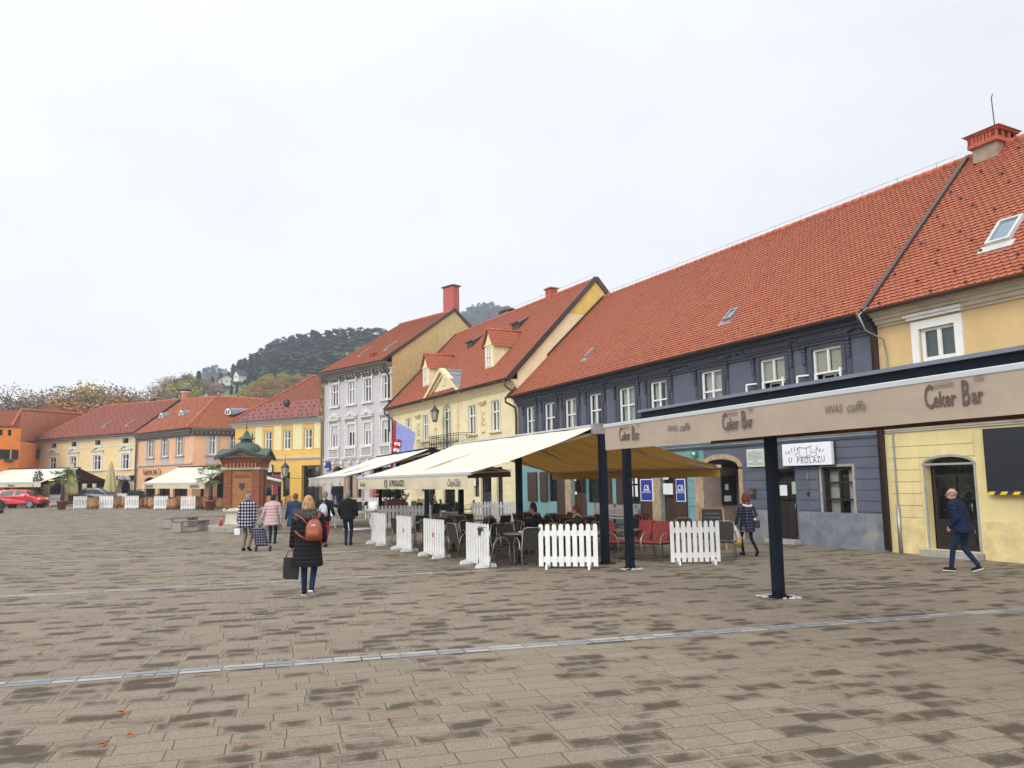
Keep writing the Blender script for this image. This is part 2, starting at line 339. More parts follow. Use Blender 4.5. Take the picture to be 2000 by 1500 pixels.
# ------------------------------------------------------------------ building kit (local frame of a facade: x along, y inward, z up)
def wall(b,L,z0,z1,ops,mats,D=8,split=None,midx=None,name='wall',top=None,gl=None,gr=None,sidem=0):
    m=MB(); m.nofix=0
    us=sorted(set([0,L]+[x for o in ops for x in o[:2]])); zs=sorted(set([z0,z1]+[x for o in ops for x in o[2:4]]+(split or [])))
    for i in range(len(us)-1):
        for j in range(len(zs)-1):
            uc=(us[i]+us[i+1])/2; zc=(zs[j]+zs[j+1])/2
            if any(o[0]<uc<o[1] and o[2]<zc<o[3] for o in ops): continue
            m.quad((us[i],0,zs[j]),(us[i+1],0,zs[j]),(us[i+1],0,zs[j+1]),(us[i],0,zs[j+1]),midx(uc,zc) if midx else 0)
    dk=len(mats)
    for o in ops:
        a,c,p,q=o[:4]; arch=o[4] if len(o)>4 else 0; d=o[5] if len(o)>5 else .2; mi=midx((a+c)/2,q+.01) if midx else 0
        if arch:
            n=12; R=[( (a+c)/2-(c-a)/2*cos(pi*k/n), q-arch+arch*sin(pi*k/n)) for k in range(n+1)]
            for k in range(n):
                (x0,h0),(x1,h1)=R[k],R[k+1]; m.quad((x0,0,h0),(x1,0,h1),(x1,0,q),(x0,0,q),mi); m.quad((x0,0,h0),(x1,0,h1),(x1,d,h1),(x0,d,h0),mi)
        m.quad((a,0,p),(a,d,p),(a,d,q),(a,0,q),mi); m.quad((c,0,p),(c,d,p),(c,d,q),(c,0,q),mi); m.quad((a,0,p),(c,0,p),(c,d,p),(a,d,p),mi); m.quad((a,0,q),(c,0,q),(c,d,q),(a,d,q),mi)
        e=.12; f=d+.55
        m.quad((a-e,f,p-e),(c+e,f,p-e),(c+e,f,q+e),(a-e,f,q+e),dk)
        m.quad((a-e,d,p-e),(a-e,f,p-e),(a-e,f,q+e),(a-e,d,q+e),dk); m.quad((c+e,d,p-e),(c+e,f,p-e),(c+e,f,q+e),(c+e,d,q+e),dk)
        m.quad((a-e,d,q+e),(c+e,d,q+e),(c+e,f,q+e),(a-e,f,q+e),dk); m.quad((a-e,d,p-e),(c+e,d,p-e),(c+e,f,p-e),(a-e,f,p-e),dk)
    # end walls and back; gable ends follow the roof
    L_=gl or [(0,z1),(D,z1)]; R_=gr or [(0,z1),(D,z1)]
    m.poly([(0,0,z0)]+[(0,y,z) for y,z in L_]+[(0,L_[-1][0],z0)],sidem); m.poly([(L,0,z0)]+[(L,y,z) for y,z in R_]+[(L,R_[-1][0],z0)],sidem)
    m.quad((0,D,z0),(L,D,z0),(L,D,z1),(0,D,z1),sidem)
    return m.build(name,list(mats)+[DARK],b)
def courses(b,L,z0,z1,h,ops,M,u0=0,gap=.025,y=.022,name='rusticated_courses'):
    m=MB(); z=z0
    while z<z1-.05:
        t=min(z+h-gap,z1); iv=[(u0,L)]
        for o in ops:
            if o[2]<t and o[3]>z:
                nv=[]
                for a,c in iv:
                    if o[1]+.12<=a or o[0]-.12>=c: nv.append((a,c)); continue
                    if o[0]-.12>a+.05: nv.append((a,o[0]-.12))
                    if o[1]+.12<c-.05: nv.append((o[1]+.12,c))
                iv=nv
        for a,c in iv: m.box(a,c,-y,.004,z,t)
        z+=h
    return m.build(name,M,b)
WN=[0]
def win(b,u0,u1,z0,z1,cols=2,tr=(.5,),y=.12,fw=.065,bw=.035,fm=None,cur='sides',arch=0,open_low=False,name='window',gm=None):
    fm=fm or WHITE; m=MB(); w=u1-u0; h=z1-z0; x=[0,w]
    m.box(0,fw,0,.07,0,h); m.box(w-fw,w,0,.07,0,h); m.box(fw,w-fw,0,.07,0,fw); m.box(fw,w-fw,0,.07,h-fw,h)
    lo=0
    if tr:
        for t in tr: m.box(fw,w-fw,-.012,.07,h*t-bw*.8,h*t+bw*.8)
        lo=h*tr[0]
    for i in range(1,cols):
        cx=w*i/cols; m.box(cx-bw/2-.012,cx+bw/2+.012,-.006,.066,(lo if open_low else fw),h-fw)
    if fw>.03 and not open_low:
        for i in range(cols):
            for (a,c) in ([(0,h*tr[0]),(h*tr[0],h)] if tr else [(0,h)]):
                p=w*i/cols+ (fw if i==0 else bw/2); q=w*(i+1)/cols-(fw if i==cols-1 else bw/2)
                for bx in ((p,p+.025,a+.05,c-.05),(q-.025,q,a+.05,c-.05)): m.box(bx[0],bx[1],.012,.05,bx[2],bx[3])
    f=m.build(name,fm,b,loc=(u0,y,z0))
    g=MB(); g.quad((fw*.5,.04,lo+fw*.5),(w-fw*.5,.04,lo+fw*.5),(w-fw*.5,.04,h-fw*.5),(fw*.5,.04,h-fw*.5)) if open_low else g.quad((fw*.5,.04,fw*.5),(w-fw*.5,.04,fw*.5),(w-fw*.5,.04,h-fw*.5),(fw*.5,.04,h-fw*.5))
    g.build('pane',gm or GLASS,f)
    WN[0]+=1; rr=random.Random(WN[0]); c=MB()
    def pleat(a,e,zb,zt,yy=.16):
        n=max(4,int((e-a)/.035)); vs=[];fs=[]
        for i in range(n+1):
            for k,zz in enumerate((zb,zt)): vs.append((a+(e-a)*i/n,yy+.018*sin(i*2.1+k*.4)*(1 if k==0 else .6),zz))
        for i in range(n): fs.append((2*i,2*i+2,2*i+3,2*i+1))
        c.add(vs,fs,0,True)
    if cur=='sides':
        k=rr.uniform(.26,.42); pleat(fw*.6,w*k,fw,h-fw); 
        k=rr.uniform(.26,.42); pleat(w*(1-k),w-fw*.6,fw,h-fw)
        c.build('curtain',CURT,f)
    elif cur=='full': pleat(fw*.6,w-fw*.6,fw,h-fw); c.build('curtain',CURT,f)
    elif cur=='half': pleat(fw*.6,w-fw*.6,fw,h*.55); c.build('curtain',CURT,f)
    elif cur=='blind':
        for i in range(cols): c.box(w*i/cols+fw*.6,w*(i+1)/cols-fw*.4,.1,.11,(lo if tr else 0)+.04,h-fw)
        c.build('blind',BLIND,f)
    if open_low:   # lower casements swung outwards, inner sash behind
        lw=w/2-.02
        for s,(ox,oy) in ((-1,(0,-1)),(1,(1,-1))):
            m=MB(); x0=0 if s<0 else w; ang=radians(195 if s<0 else -60); d=Vector((cos(ang),sin(ang),0)); 
            if s<0: d=Vector((cos(radians(205)),sin(radians(205)),0))
            else: d=Vector((cos(radians(-62)),sin(radians(-62)),0))
            a=Vector((x0,0,.02)); hh=lo-.03
            for (p,q) in ((a,a+d*lw),(a+Vector((0,0,hh)),a+d*lw+Vector((0,0,hh))),(a,a+Vector((0,0,hh))),(a+d*lw,a+d*lw+Vector((0,0,hh)))): m.bar(p,q,.05,.04)
            m.build('open_casement',fm,f)
        m=MB(); 
        for px_ in (.08,w/2-.03,w-.12): m.box(px_,px_+.05,.25,.28,0,lo)
        m.box(.08,w-.08,.25,.28,lo-.06,lo); m.box(.08,w-.08,.25,.28,0,.05); m.build('inner_sash',fm,f)
    return f
def surround(b,u0,u1,z0,z1,wd,M,pr=.04,head=None,sill=None,headw=.12,name='window_surround'):
    m=MB(); m.box(u0-wd,u0,-pr,.01,z0,z1+wd); m.box(u1,u1+wd,-pr,.01,z0,z1+wd); m.box(u0,u1,-pr,.01,z1,z1+wd)
    if head: m.box(u0-wd-headw,u1+wd+headw,-pr-.16,.01,z1+wd+head,z1+wd+head+.07); m.box(u0-wd-headw*.5,u1+wd+headw*.5,-pr-.09,.01,z1+wd+head-.07,z1+wd+head)
    if sill: m.box(u0-wd-.06,u1+wd+.06,-pr-.1,.01,z0-.09,z0)
    return m.build(name,M,b)
def cornice(b,u0,u1,z,steps,M,name='cornice',dent=None,dm=None):
    """steps: (height, projection) from the bottom up ending at z"""
    m=MB(); zz=z-sum(s[0] for s in steps)
    for i,(h,p) in enumerate(steps): m.box(u0-.003*i,u1+.003*i,-p,.02,zz,zz+h); zz+=h
    o=m.build(name,M,b)
    if dent:
        w,g,h,p,zt=dent; m=MB(); u=u0
        while u<u1-w: m.box(u,u+w,-p,0,zt-h,zt); u+=w+g
        m.build('dentils',dm or M,b)
    return o
def patch(m,P00,P10,P11,P01,th=.16,tw=.18,mi=0,detail=True,lift=.036,hooks=0,hm=1,rnd=None):
    """tiled sheet into MB m: rows from the bottom edge P00-P10 up to P01-P11"""
    P00,P10,P11,P01=[Vector(p) for p in (P00,P10,P11,P01)]
    e=(P10-P00).normalized(); up=((P01+P11)/2-(P00+P10)/2); H=(up-e*up.dot(e)).length; up=(up-e*up.dot(e)).normalized(); nrm=e.cross(up).normalized()
    if nrm.z<0: nrm=-nrm
    nr=max(1,int(round(H/th))); 
    def LR(t): 
        a=P00.lerp(P01,t); c=P10.lerp(P11,t); return a,c
    rr=random.Random(int(P00.x*77+P00.z*13))
    for j in range(nr):
        t0=j/nr; t1=(j+1)/nr; a0,c0=LR(t0); a1,c1=LR(t1); s0=(a0-P00).dot(e); s1=(c0-P00).dot(e); q0=(a1-P00).dot(e); q1=(c1-P00).dot(e)
        off=.5*tw if j%2 else 0
        if detail:
            ss=[]; k=floor((s0+off)/tw)*tw-off; fr=(0,.18,.5,.82)
            while k<s1+tw:
                for f in fr:
                    x=k+f*tw
                    if s0<x<s1: ss.append((x,f))
                k+=tw
            ss=[(s0,0)]+ss+[(s1,0)]
            vs=[];uv=[]
            for x,f in ss:
                dn={0:.0,.18:-.038,.5:-.055,.82:-.038}[f]*th/.16
                x1=min(max(x,q0),q1)
                jit=rr.uniform(-.003,.003)
                A_=a0.lerp(c0,(x-s0)/max(1e-6,s1-s0)); B_=a1.lerp(c1,(x1-q0)/(q1-q0)) if q1-q0>1e-3 else a1
                lo=A_+up*(dn-.01)+nrm*(lift+jit)
                vs+=[lo-nrm*lift*1.0+up*.03, lo, B_+nrm*.002]; uv+=[(x/tw,j+.05),(x/tw,j+.05),(x1/tw,j+.95)]
            n=len(ss); o=len(m.v); m.v+=[tuple(v) for v in vs]
            for i in range(n-1):
                b0=o+3*i
                for (r0,r1) in ((0,1),(1,2)):
                    m.f.append((b0+r0,b0+3+r0,b0+3+r1,b0+r1)); m.m.append(mi); m.sm.append(False)
                    # constant cell coordinate across a face
                    um=(uv[3*i][0]+uv[3*i+3][0])/2; m.uv[len(m.f)-1]=[(um if False else uv[3*i+r0][0]+1e-4,j+.5 - .5*0),(uv[3*i+3+r0][0]-1e-4,j+.5),(uv[3*i+3+r1][0]-1e-4,j+.5),(uv[3*i+r1][0]+1e-4,j+.5)]
        else:
            o=len(m.v); l=nrm*lift; vs=[a0,c0,c0+l,a0+l,c1,a1]; m.v+=[tuple(v) for v in vs]
            m.f.append((o,o+1,o+2,o+3)); m.f.append((o+3,o+2,o+4,o+5)); m.m+=[mi,mi]; m.sm+=[False,False]
            k=len(m.f)-2; m.uv[k]=[(s0/tw,j+.3),(s1/tw,j+.3),(s1/tw,j+.3),(s0/tw,j+.3)]; m.uv[k+1]=[(s0/tw,j+.3),(s1/tw,j+.3),(q1/tw,j+.7),(q0/tw,j+.7)]
        if hooks and j%hooks[1]==hooks[2]%hooks[1]:
            x=s0+rr.uniform(.3,.6)+(hooks[0]/2 if (j//hooks[1])%2 else 0)
            while x<s1-.2:
                p=a0.lerp(c0,(x-s0)/max(1e-6,s1-s0))+up*th*.3+nrm*(lift+.01)
                w=.035*hooks[3]; p=p+e*rr.uniform(-.2,.2)
                o=len(m.v); q=[p-e*w-up*w,p+e*w-up*w,p+e*w+up*w,p-e*w+up*w]; q+= [v+nrm*.07*hooks[3] for v in q]; m.v+=[tuple(v) for v in q]
                for f in ((4,5,6,7),(0,1,5,4),(1,2,6,5),(2,3,7,6),(3,0,4,7)): m.f.append(tuple(i+o for i in f)); m.m.append(hm); m.sm.append(False); m.uv[len(m.f)-1]=[(0,0)]*4
                x+=hooks[0]
def roofobj(b,name,mats,patches,label=None):
    m=MB(); m.nofix=1
    for p in patches: patch(m,*p[0],**p[1])
    return m.build(name,mats,b,label)
def ridge(b,a,c,M,r=.11,name='ridge_tiles'):
    a=Vector(a);c=Vector(c);n=max(1,int((c-a).length/.35)); m=MB()
    for i in range(n):
        p=a.lerp(c,i/n); q=a.lerp(c,(i+1.06)/n if i<n-1 else 1); m.tube([p,q],[r*1.06,r*.94],8)
    return m.build(name,M,b)
def soffit(b,pts,M,name='soffit'):
    m=MB(); m.poly(pts); return m.build(name,M,b)
def pipe(b,pts,M,r=.055,name='drainpipe'):
    m=MB(); m.tube(pts,r,8); return m.build(name,M,b)
def gutter(b,a,c,M,r=.08,name='gutter'):
    a=Vector(a);c=Vector(c);d=(c-a).normalized();x=Vector((d.y,-d.x,0)).normalized();n=8;m=MB();vs=[]
    for p in (a,c):
        for k in range(n+1):
            t=pi+pi*k/n; vs.append(p+x*cos(t)*r+Vector((0,0,sin(t)*r)))
        for k in range(n,-1,-1):
            t=pi+pi*k/n; vs.append(p+x*cos(t)*r*.85+Vector((0,0,sin(t)*r*.85)))
    k=2*(n+1); fs=[(i,(i+1)%k,k+(i+1)%k,k+i) for i in range(k)]+[tuple(range(k)),tuple(range(k,2*k))]
    m.add(vs,fs); return m.build(name,M,b)
def leaf_shutter(b,u0,u1,z0,z1,y,M,name='shutter',n=3,ang=0):
    m=MB(); w=u1-u0; h=z1-z0; m.box(0,w,-.02,.02,0,h)
    for i in range(n):
        p=.05+(h-.05)*i/n; q=(h-.0)*(i+1)/n-.05
        m.box(.05,w-.05,-.034,-.018,p+.02,p+.045); m.box(.05,w-.05,-.034,-.018,q-.03,q); m.box(.05,.08,-.034,-.018,p+.045,q-.03); m.box(w-.08,w-.05,-.034,-.018,p+.045,q-.03)
    return m.build(name,M,b,loc=(u0,y,z0),rz=ang)
def quadbox(m,F,pxs,y0,y1,mi=0):
    (a,z1),(c,z0)=F.uz(*pxs[0],y0),F.uz(*pxs[1],y0); m.box(a,c,y0,y1,z0,z1,mi); return a,c,z0,z1
def bldg(name,label,F,group=None): return thing(name,label,'building',F.A,F.a,group)
# ------------------------------------------------------------------ the houses
class Plane:
    def __init__(s,F,p,q,r):
        s.F=F; s.p,s.q,s.r=[Vector(x) for x in (p,q,r)]; s.e=(s.q-s.p).normalized(); s.n=(s.q-s.p).cross(s.r-s.p).normalized()
        if s.n.z<0: s.n=-s.n
        s.up=s.n.cross(s.e).normalized()
        if s.up.z<0: s.up=-s.up
    def at(s,px,py):
        d=ray(px,py); F=s.F; o=Vector((0,0,CH))-F.A; lo=Vector((o.dot(F.u),o.dot(F.n),o.z)); ld=Vector((d.dot(F.u),d.dot(F.n),d.z))
        t=(s.p-lo).dot(s.n)/ld.dot(s.n); return lo+ld*t
def skylight(b,P,pbl,ptr,name='skylight',fm=None,gm=None):
    a=P.at(*pbl); c=P.at(*ptr); w=(c-a).dot(P.e); h=(c-a).dot(P.up)
    if w<0: a=a+P.e*w; w=-w
    M=Matrix((( P.e.x,P.up.x,P.n.x,a.x),(P.e.y,P.up.y,P.n.y,a.y),(P.e.z,P.up.z,P.n.z,a.z),(0,0,0,1)))
    m=MB(); m.xf=M; t=.07; m.box(0,t,0,h,-.05,.12); m.box(w-t,w,0,h,-.05,.12); m.box(t,w-t,0,t,-.05,.12); m.box(t,w-t,h-t,h,-.05,.12); m.box(-.12,w+.12,-.25,0,.0,.04)
    f=m.build(name,fm or METAL,b); g=MB(); g.xf=M; g.quad((t,t,.08),(w-t,t,.08),(w-t,h-t,.08),(t,h-t,.08)); g.build('pane',gm or SKYG,f); return f
SKYG=mat('skylight_glass',(.10,.16,.20),.08,.05,spec=1.0)
ROOF1=tilemat('roof_tiles',(.33,.086,.036),.30,.35); ROOF2=tilemat('old_roof_tiles',(.37,.105,.04),.5,.75,(.10,.06,.03)); ROOF3=tilemat('red_roof_tiles',(.27,.07,.042),.2,.3); ROOF4=tilemat('mossy_roof_tiles',(.25,.07,.035),.5,.8,(.07,.05,.03)); ROOF5=tilemat('dark_red_tiles',(.28,.10,.09),.18,.3)
HOOK=mat('snow_hook',(.06,.025,.02),.6,.1)
RIDGE=mat('ridge_tile',(.40,.10,.045),.8,.3,4,.2,30,dirt=.5,dirtcol=(.12,.1,.06))
def wp(F,tl,br,y=0):
    a,z1=F.uz(*tl,y); c,z0=F.uz(*br,y); return (a,c,z0,z1)
# ===== the long blue house
FW_=Fac((.32,39.2),(10.02,19.9)); LB=21.1
BLUE=mat('blue_plaster',(.084,.096,.130),.85,.14,1.6,.25,60,dirt=.6,dirtcol=(.15,.16,.18),streak=True)
BLUED=mat('dark_blue_trim',(.042,.049,.070),.6,.15,4,.1)
TURQ=mat('turquoise_plaster',(.15,.29,.31),.85,.08,2,.2,60,dirt=.25,dirtcol=(.2,.3,.3))
BROWN=mat('brown_wood',(.050,.022,.014),.5,.25,9,.15,20)
STONE=mat('old_stone',(.34,.25,.16),.85,.3,5,.5,18,dirt=.6,dirtcol=(.10,.07,.05))
GREYST=mat('grey_stone',(.32,.31,.29),.85,.2,5,.4,18,dirt=.4)
PAPER=mat('white_paper',(.66,.66,.68),.8,.04)
b=bldg('blue_house','long dark blue two storey house with white windows and a huge orange tiled roof',FW_)
ze=FW_.uz(1350,691,-.45)[1]; 
uL,uR=-.15,LB
ops=[]; wins=[]
for i,(a,c) in enumerate(((1029,1046),(1065.3,1086.1),(1105.4,1127.6),(1153,1176.8),(1211.2,1242.5),(1272.6,1306),(1372.7,1414.1),(1489.4,1539.2),(1592.9,1651))):
    u0=FW_.uz(a,750,.06)[0]; u1=FW_.uz(c,740,.06)[0]; wins.append((u0,u1,3.98,5.60)); ops.append(wins[-1])
def lowop(xa,xc,z0,z1,arch=0,d=.2): 
    u0=FW_.uz(xa,960)[0]; u1=FW_.uz(xc,960)[0]; ops.append((u0,u1,z0,z1,arch,d)); return ops[-1]
zdoor=FW_.uz(1540,915)[1]; zw0=FW_.uz(1620,1011)[1]; zw1=FW_.uz(1620,912)[1]
door=lowop(1512,1554.5,.05,zdoor); bwin=lowop(1607,1668,zw0,zw1)
ar=lowop(1377,1446,0,2.55,.28,2.2)
sh=[(1070,1088),(1145,1182),(1217,1250)]
lw=[lowop(a,c,.95,2.35) for a,c in sh]; ld=[lowop(1118,1146,.05,2.5),lowop(1293,1317,.05,2.45),lowop(1184,1186,1,1.1)]
ops.pop(); ld.pop()
uT=FW_.uz(1359,960)[0]
wall(b,LB,-.4,ze+.1,ops,[BLUE,TURQ,BLUED],D=10,split=[3.0],midx=lambda u,z:(1 if (z<3.0 and u<uT) else 0),gl=[(0,ze+.1),(5.6,12.0),(10,ze)],gr=[(0,ze+.1),(4.6,11.3),(10,ze)])
courses(b,LB-.02,.95,3.0,.295,ops+[(FW_.uz(1440,900)[0]-4.9,FW_.uz(1457,900)[0]-.1,0,3.0)],BLUE,u0=FW_.uz(1457,900)[0])
courses(b,uT,.95,2.9,.3,ops,TURQ,u0=FW_.uz(1342,900)[0],name='turquoise_courses')
courses(b,FW_.uz(1204,900)[0],.95,2.9,.3,ops,TURQ,u0=FW_.uz(1195,900)[0],name='turquoise_courses')
m=MB(); m.box(FW_.uz(1455,900)[0],door[0]-.1,-.05,.01,-.3,.9); m.box(door[1]+.1,LB,-.05,.01,-.3,.9); m.build('plinth',mat('worn_blue_plinth',(.15,.165,.20),.9,.25,3,.4,30,dirt=.9,dirtcol=(.36,.32,.24)),b)
cornice(b,0,LB,3.17,((.06,.05),(.05,.1),(.05,.16)),mat('pale_ledge',(.30,.33,.38),.6,.15,3,.1,20,dirt=.4),name='string_course')
m=MB(); m.box(0,LB,-.06,.01,2.93,3.01); m.build('string_moulding',BLUED,b)
cornice(b,-.05,LB,ze-.02,((.08,.06),(.14,.12),(.1,.2),(.1,.3),(.08,.42)),BLUED,dent=(.1,.22,.07,.24,ze-.26))
for i,(u0,u1,z0,z1) in enumerate(wins):
    win(b,u0,u1,z0,z1,2,(.56,),y=.04,cur=('blind' if i>6 else ('sides' if i in(1,5,3) else 'full')),open_low=i>6)
    m=MB(); m.box(u0-.14,u0,-.05,.01,z0,z1+.1); m.box(u1,u1+.14,-.05,.01,z0,z1+.1); m.box(u0,u1,-.05,.01,z1,z1+.1)
    m.box(u0-.32,u0-.2,-.03,.01,z0,z1-.3); m.box(u1+.2,u1+.32,-.03,.01,z0,z1-.3)
    m.box(u0-.34,u1+.34,-.10,.01,z1+.12,z1+.2); m.box(u0-.4,u1+.4,-.22,.01,z1+.26,z1+.33); m.box(u0-.38,u1+.38,-.16,.01,z1+.2,z1+.26)
    hd=m.build('window_hood',BLUED,b)
    for s in (u0-.26,u1+.26):
        m=MB()
        for k in range(5):
            zz=z1+.1-k*.105; r=.075-.008*k; m.tube([(s-.065,-.09+.012*k,zz),(s+.065,-.09+.012*k,zz)],r*.8,8); 
        m.box(s-.05,s+.05,-.1,.0,z1-.4,z1+.12); m.build('console',BLUED,hd)
# ground floor of the blue house
def door2(b,u0,u1,z0,z1,y=.12,M=BROWN,name='door',arch=0,glass=.45):
    m=MB(); w=u1-u0; h=z1-z0; t=.08
    m.box(0,t,0,.06,0,h); m.box(w-t,w,0,.06,0,h); m.box(t,w-t,0,.06,h-t,h)
    m.box(t,w-t,.01,.05,0,h*(1-glass)-.1); 
    for zz in (h*(1-glass)-.1,h*.78): m.box(t,w-t,-.01,.06,zz,zz+.07)
    m.box(w/2-.03,w/2+.03,-.005,.06,h*(1-glass),h*.78); 
    for k in range(2): m.box(t+.07+(w-2*t)/2*k,t+(w-2*t)/2*(k+1)-.07,-.01,.01,.12,h*(1-glass)*.5-.05); m.box(t+.07+(w-2*t)/2*k,t+(w-2*t)/2*(k+1)-.07,-.01,.01,h*(1-glass)*.5+.03,h*(1-glass)-.16)
    d=m.build(name,M,b,loc=(u0,y,z0)); g=MB(); g.quad((t,.03,h*(1-glass)),(w-t,.03,h*(1-glass)),(w-t,.03,h-t),(t,.03,h-t)); g.build('pane',GLASS,d)
    g=MB(); g.tube([(w*.86,-.05,h*.42),(w*.86,-.05,h*.5)],.012); g.build('handle',METAL,d); return d
DBR=mat('black_brown_wood',(.016,.010,.008),.45,.2,8,.1)
d=door2(b,*door[:4],M=DBR); 
m=MB(); m.box(.12,.42,-.015,-.005,1.3,1.62); m.build('door_notice',PAPER,d); m=MB(); m.box(.62,.9,-.015,-.005,1.35,1.72); m.build('door_notice',mat('greenish_paper',(.35,.42,.30),.8),d)
w_=win(b,*bwin[:4],2,(.36,.69),y=.1,fm=DBR,fw=.09,cur='sides')
surround(b,*bwin[:4],.07,mat('raw_plaster_edge',(.28,.27,.24),.9,.3,6,.3,20),pr=.028)
m=MB(); m.box(door[0]-.15,door[1]+.15,-.35,0,-.12,.06); m.build('doorstep',GREYST,b)
# arch of the passage
m=MB(); a0,a1=ar[0],ar[1]; n=14
def archring(m,a0,a1,zs,rise,w,y0,y1,mi=0):
    cx=(a0+a1)/2; r=(a1-a0)/2
    P=[(cx-r*cos(pi*k/n),zs+rise*sin(pi*k/n)) for k in range(n+1)]; Q=[(cx-(r+w)*cos(pi*k/n),zs+(rise+w)*sin(pi*k/n)) for k in range(n+1)]
    for k in range(n):
        m.prism([(P[k][0],y0,P[k][1]),(P[k+1][0],y0,P[k+1][1]),(Q[k+1][0],y0,Q[k+1][1]),(Q[k][0],y0,Q[k][1])],(0,y1-y0,0),mi)
archring(m,a0,a1,2.27,.28,.17,-.05,.02); m.box(a0-.45,a0,-.07,.02,-.2,2.2); m.box(a1,a1+.17,-.05,.02,-.2,2.2); m.build('passage_arch',STONE,b)
m=MB(); PINK=mat('passage_plaster',(.30,.225,.19),.9,.2,2,.3,30,dirt=.7,dirtcol=(.10,.06,.045)); m.quad((a0+.01,0,0),(a0+.01,2.2,0),(a0+.01,2.2,2.6),(a0+.01,0,2.6)); m.build('passage_wall',PINK,b)
m=MB(); m.box(a0+.02,a0+.06,.7,1.35,1.0,2.0); nb=m.build('notice_board',IRON,b); m=MB(); m.box(a0+.062,a0+.066,.8,1.1,1.1,1.3); m.build('notice',PAPER,nb); m=MB(); m.box(a0+.062,a0+.066,.85,1.0,1.5,1.7); m.build('notice',PAPER,nb)
for (u0,u1,_,_2,*r) in lw: win(b,u0,u1,.95,2.35,2,(.5,),y=.12,fm=DBR,cur='none')
for d_ in ld: door2(b,*d_[:4],M=BROWN)
def X(px,y=0): return FW_.uz(px,960,y)[0]
for a,c,z0,z1 in ((1031,1049,.95,2.35),(1055,1069,.95,2.35),(1182,1195,.95,2.35),(1204,1217,.95,2.35),(1088,1106,.1,2.45),(1251,1276,.1,2.45),(1317,1341,.1,2.45)):
    leaf_shutter(b,X(a,-.05),X(c,-.05),z0,z1,-.05,BROWN,'shutter' if z0>.5 else 'door_leaf')
for a,c in ((1107,1118),(1277,1293)):
    m=MB(); m.box(X(a),X(c),-.09,.01,-.1,2.6); m.build('stone_jamb',STONE,b)
for (a,c,z0,z1,y) in ((1297,1308,1.9,2.25,-.04),(1297,1308,1.35,1.75,-.04),(1308.5,1316,1.35,1.75,-.04),(1229,1237,1.75,2.15,-.01),(1229,1237,1.25,1.68,-.01),(1241,1246,1.75,2.15,-.01),(1241,1246,1.25,1.68,-.01),(1123,1126,1.9,2.15,-.01),(1123,1127,1.3,1.42,-.01)):
    m=MB(); m.box(X(a),X(c),y,y+.01,z0,z1); m.build('window_notice',PAPER,b)
for a in (1240,): addtext('window_lettering','GS',b,((X(1229)+X(1237))/2,-.02,1.95),.3,IRON)
# roof
PL=(uL,-.5,ze-.02);PR=(uR,-.5,ze-.02); kz=ze+.75; ky=.35
rl=(uL,5.6,12.02); rr_=(uR,4.62,11.4)
roofobj(b,'roof',[ROOF1,HOOK],[((PL,PR,(uR,ky,kz),(uL,ky,kz)),dict(hooks=(.55,2,1,.5))),(((uL,ky,kz),(uR,ky,kz),rr_,rl),dict(hooks=(1.7,6,1,.42))),(((uR,10.4,ze),(uL,10.4,ze),rl,rr_),dict(detail=False))])
ridge(b,rl,rr_,RIDGE)
m=MB(); m.quad((uL,-.5,ze-.03),(uR,-.5,ze-.03),(uR,.02,ze-.03),(uL,.02,ze-.03)); 
m.bar((uL-.03,-.52,ze),(uL-.03,ky,kz+.03),.05,.22); m.bar((uL-.03,ky,kz+.03),(uL-.03,5.6,12.05),.05,.22); m.build('verge_board',BROWNGUT,b)
gutter(b,(uL-.1,-.6,ze-.0),(uR-.05,-.6,ze-.0),BROWNGUT)
pipe(b,[(uL-.1,-.6,ze-.05),(uL-.12,-.6,ze-.25),(uL+.1,-.15,ze-.55),(uL+.1,-.12,ze-1),(uL+.1,-.12,.05)],BROWNGUT,.06)
pipe(b,[(uR-.02,-.6,ze-.05),(uR,-.5,ze-.3),(uR+.02,-.13,ze-.5),(uR+.02,-.13,0)],BROWNGUT,.075)
m=MB(); m.tube([Vector(rl)+Vector((.1,0,.25)),Vector(rr_)+Vector((-.3,0,.25))],.008,4)
for i in range(15): p=Vector(rl).lerp(Vector(rr_),(i+.3)/15); m.tube([p+Vector((0,0,.05)),p+Vector((0,0,.25))],.012,4)
m.build('lightning_rod_wire',METAL,b)
RB=Plane(FW_,(uL,ky,kz),(uR,ky,kz),rl)
skylight(b,RB,(1143,700),(1163,682)); skylight(b,RB,(1413,629),(1446,604))
# things on its wall
def signbox(name,label,cat,F,tl,br,y0,y1,M,bevel=0):
    a,z1=F.uz(*tl,y0); c,z0=F.uz(*br,y0); cx=(a+c)/2; cz=(z0+z1)/2; w=c-a; h=z1-z0
    p=F.W(cx,y0,cz); t=thing(name,label,cat,p,F.a); m=MB(); m.box(-w/2,w/2,0,y1-y0,-h/2,h/2); m.build('board',M,t,bevel=bevel); return t,w,h
SIGNW=mat('sign_white',(.70,.72,.77),.5,.03); INK=mat('ink_grey',(.10,.10,.11),.7,.1)
t,w,h=signbox('cafe_sign','white sign with cup drawing and words caffe bar U PROLAZU on the blue house','sign',FW_,(1527,868),(1625,907),-.22,-.12,SIGNW)
m=MB(); m.box(-w/2-.02,w/2+.02,.1,.12,-h/2-.02,h/2+.02); m.build('backing',IRON,t)
for i,ch in enumerate('U PROLAZU'):
    if ch!=' ':
        x=(i-4)*.115*w/1.3*.95; addtext('lettering',ch,t,(x,-.004,-h*.3+.012*(i-4)**2*.16),.155*w/1.15,INK,sx=.8,rot=(pi/2,-(i-4)*.035,0))
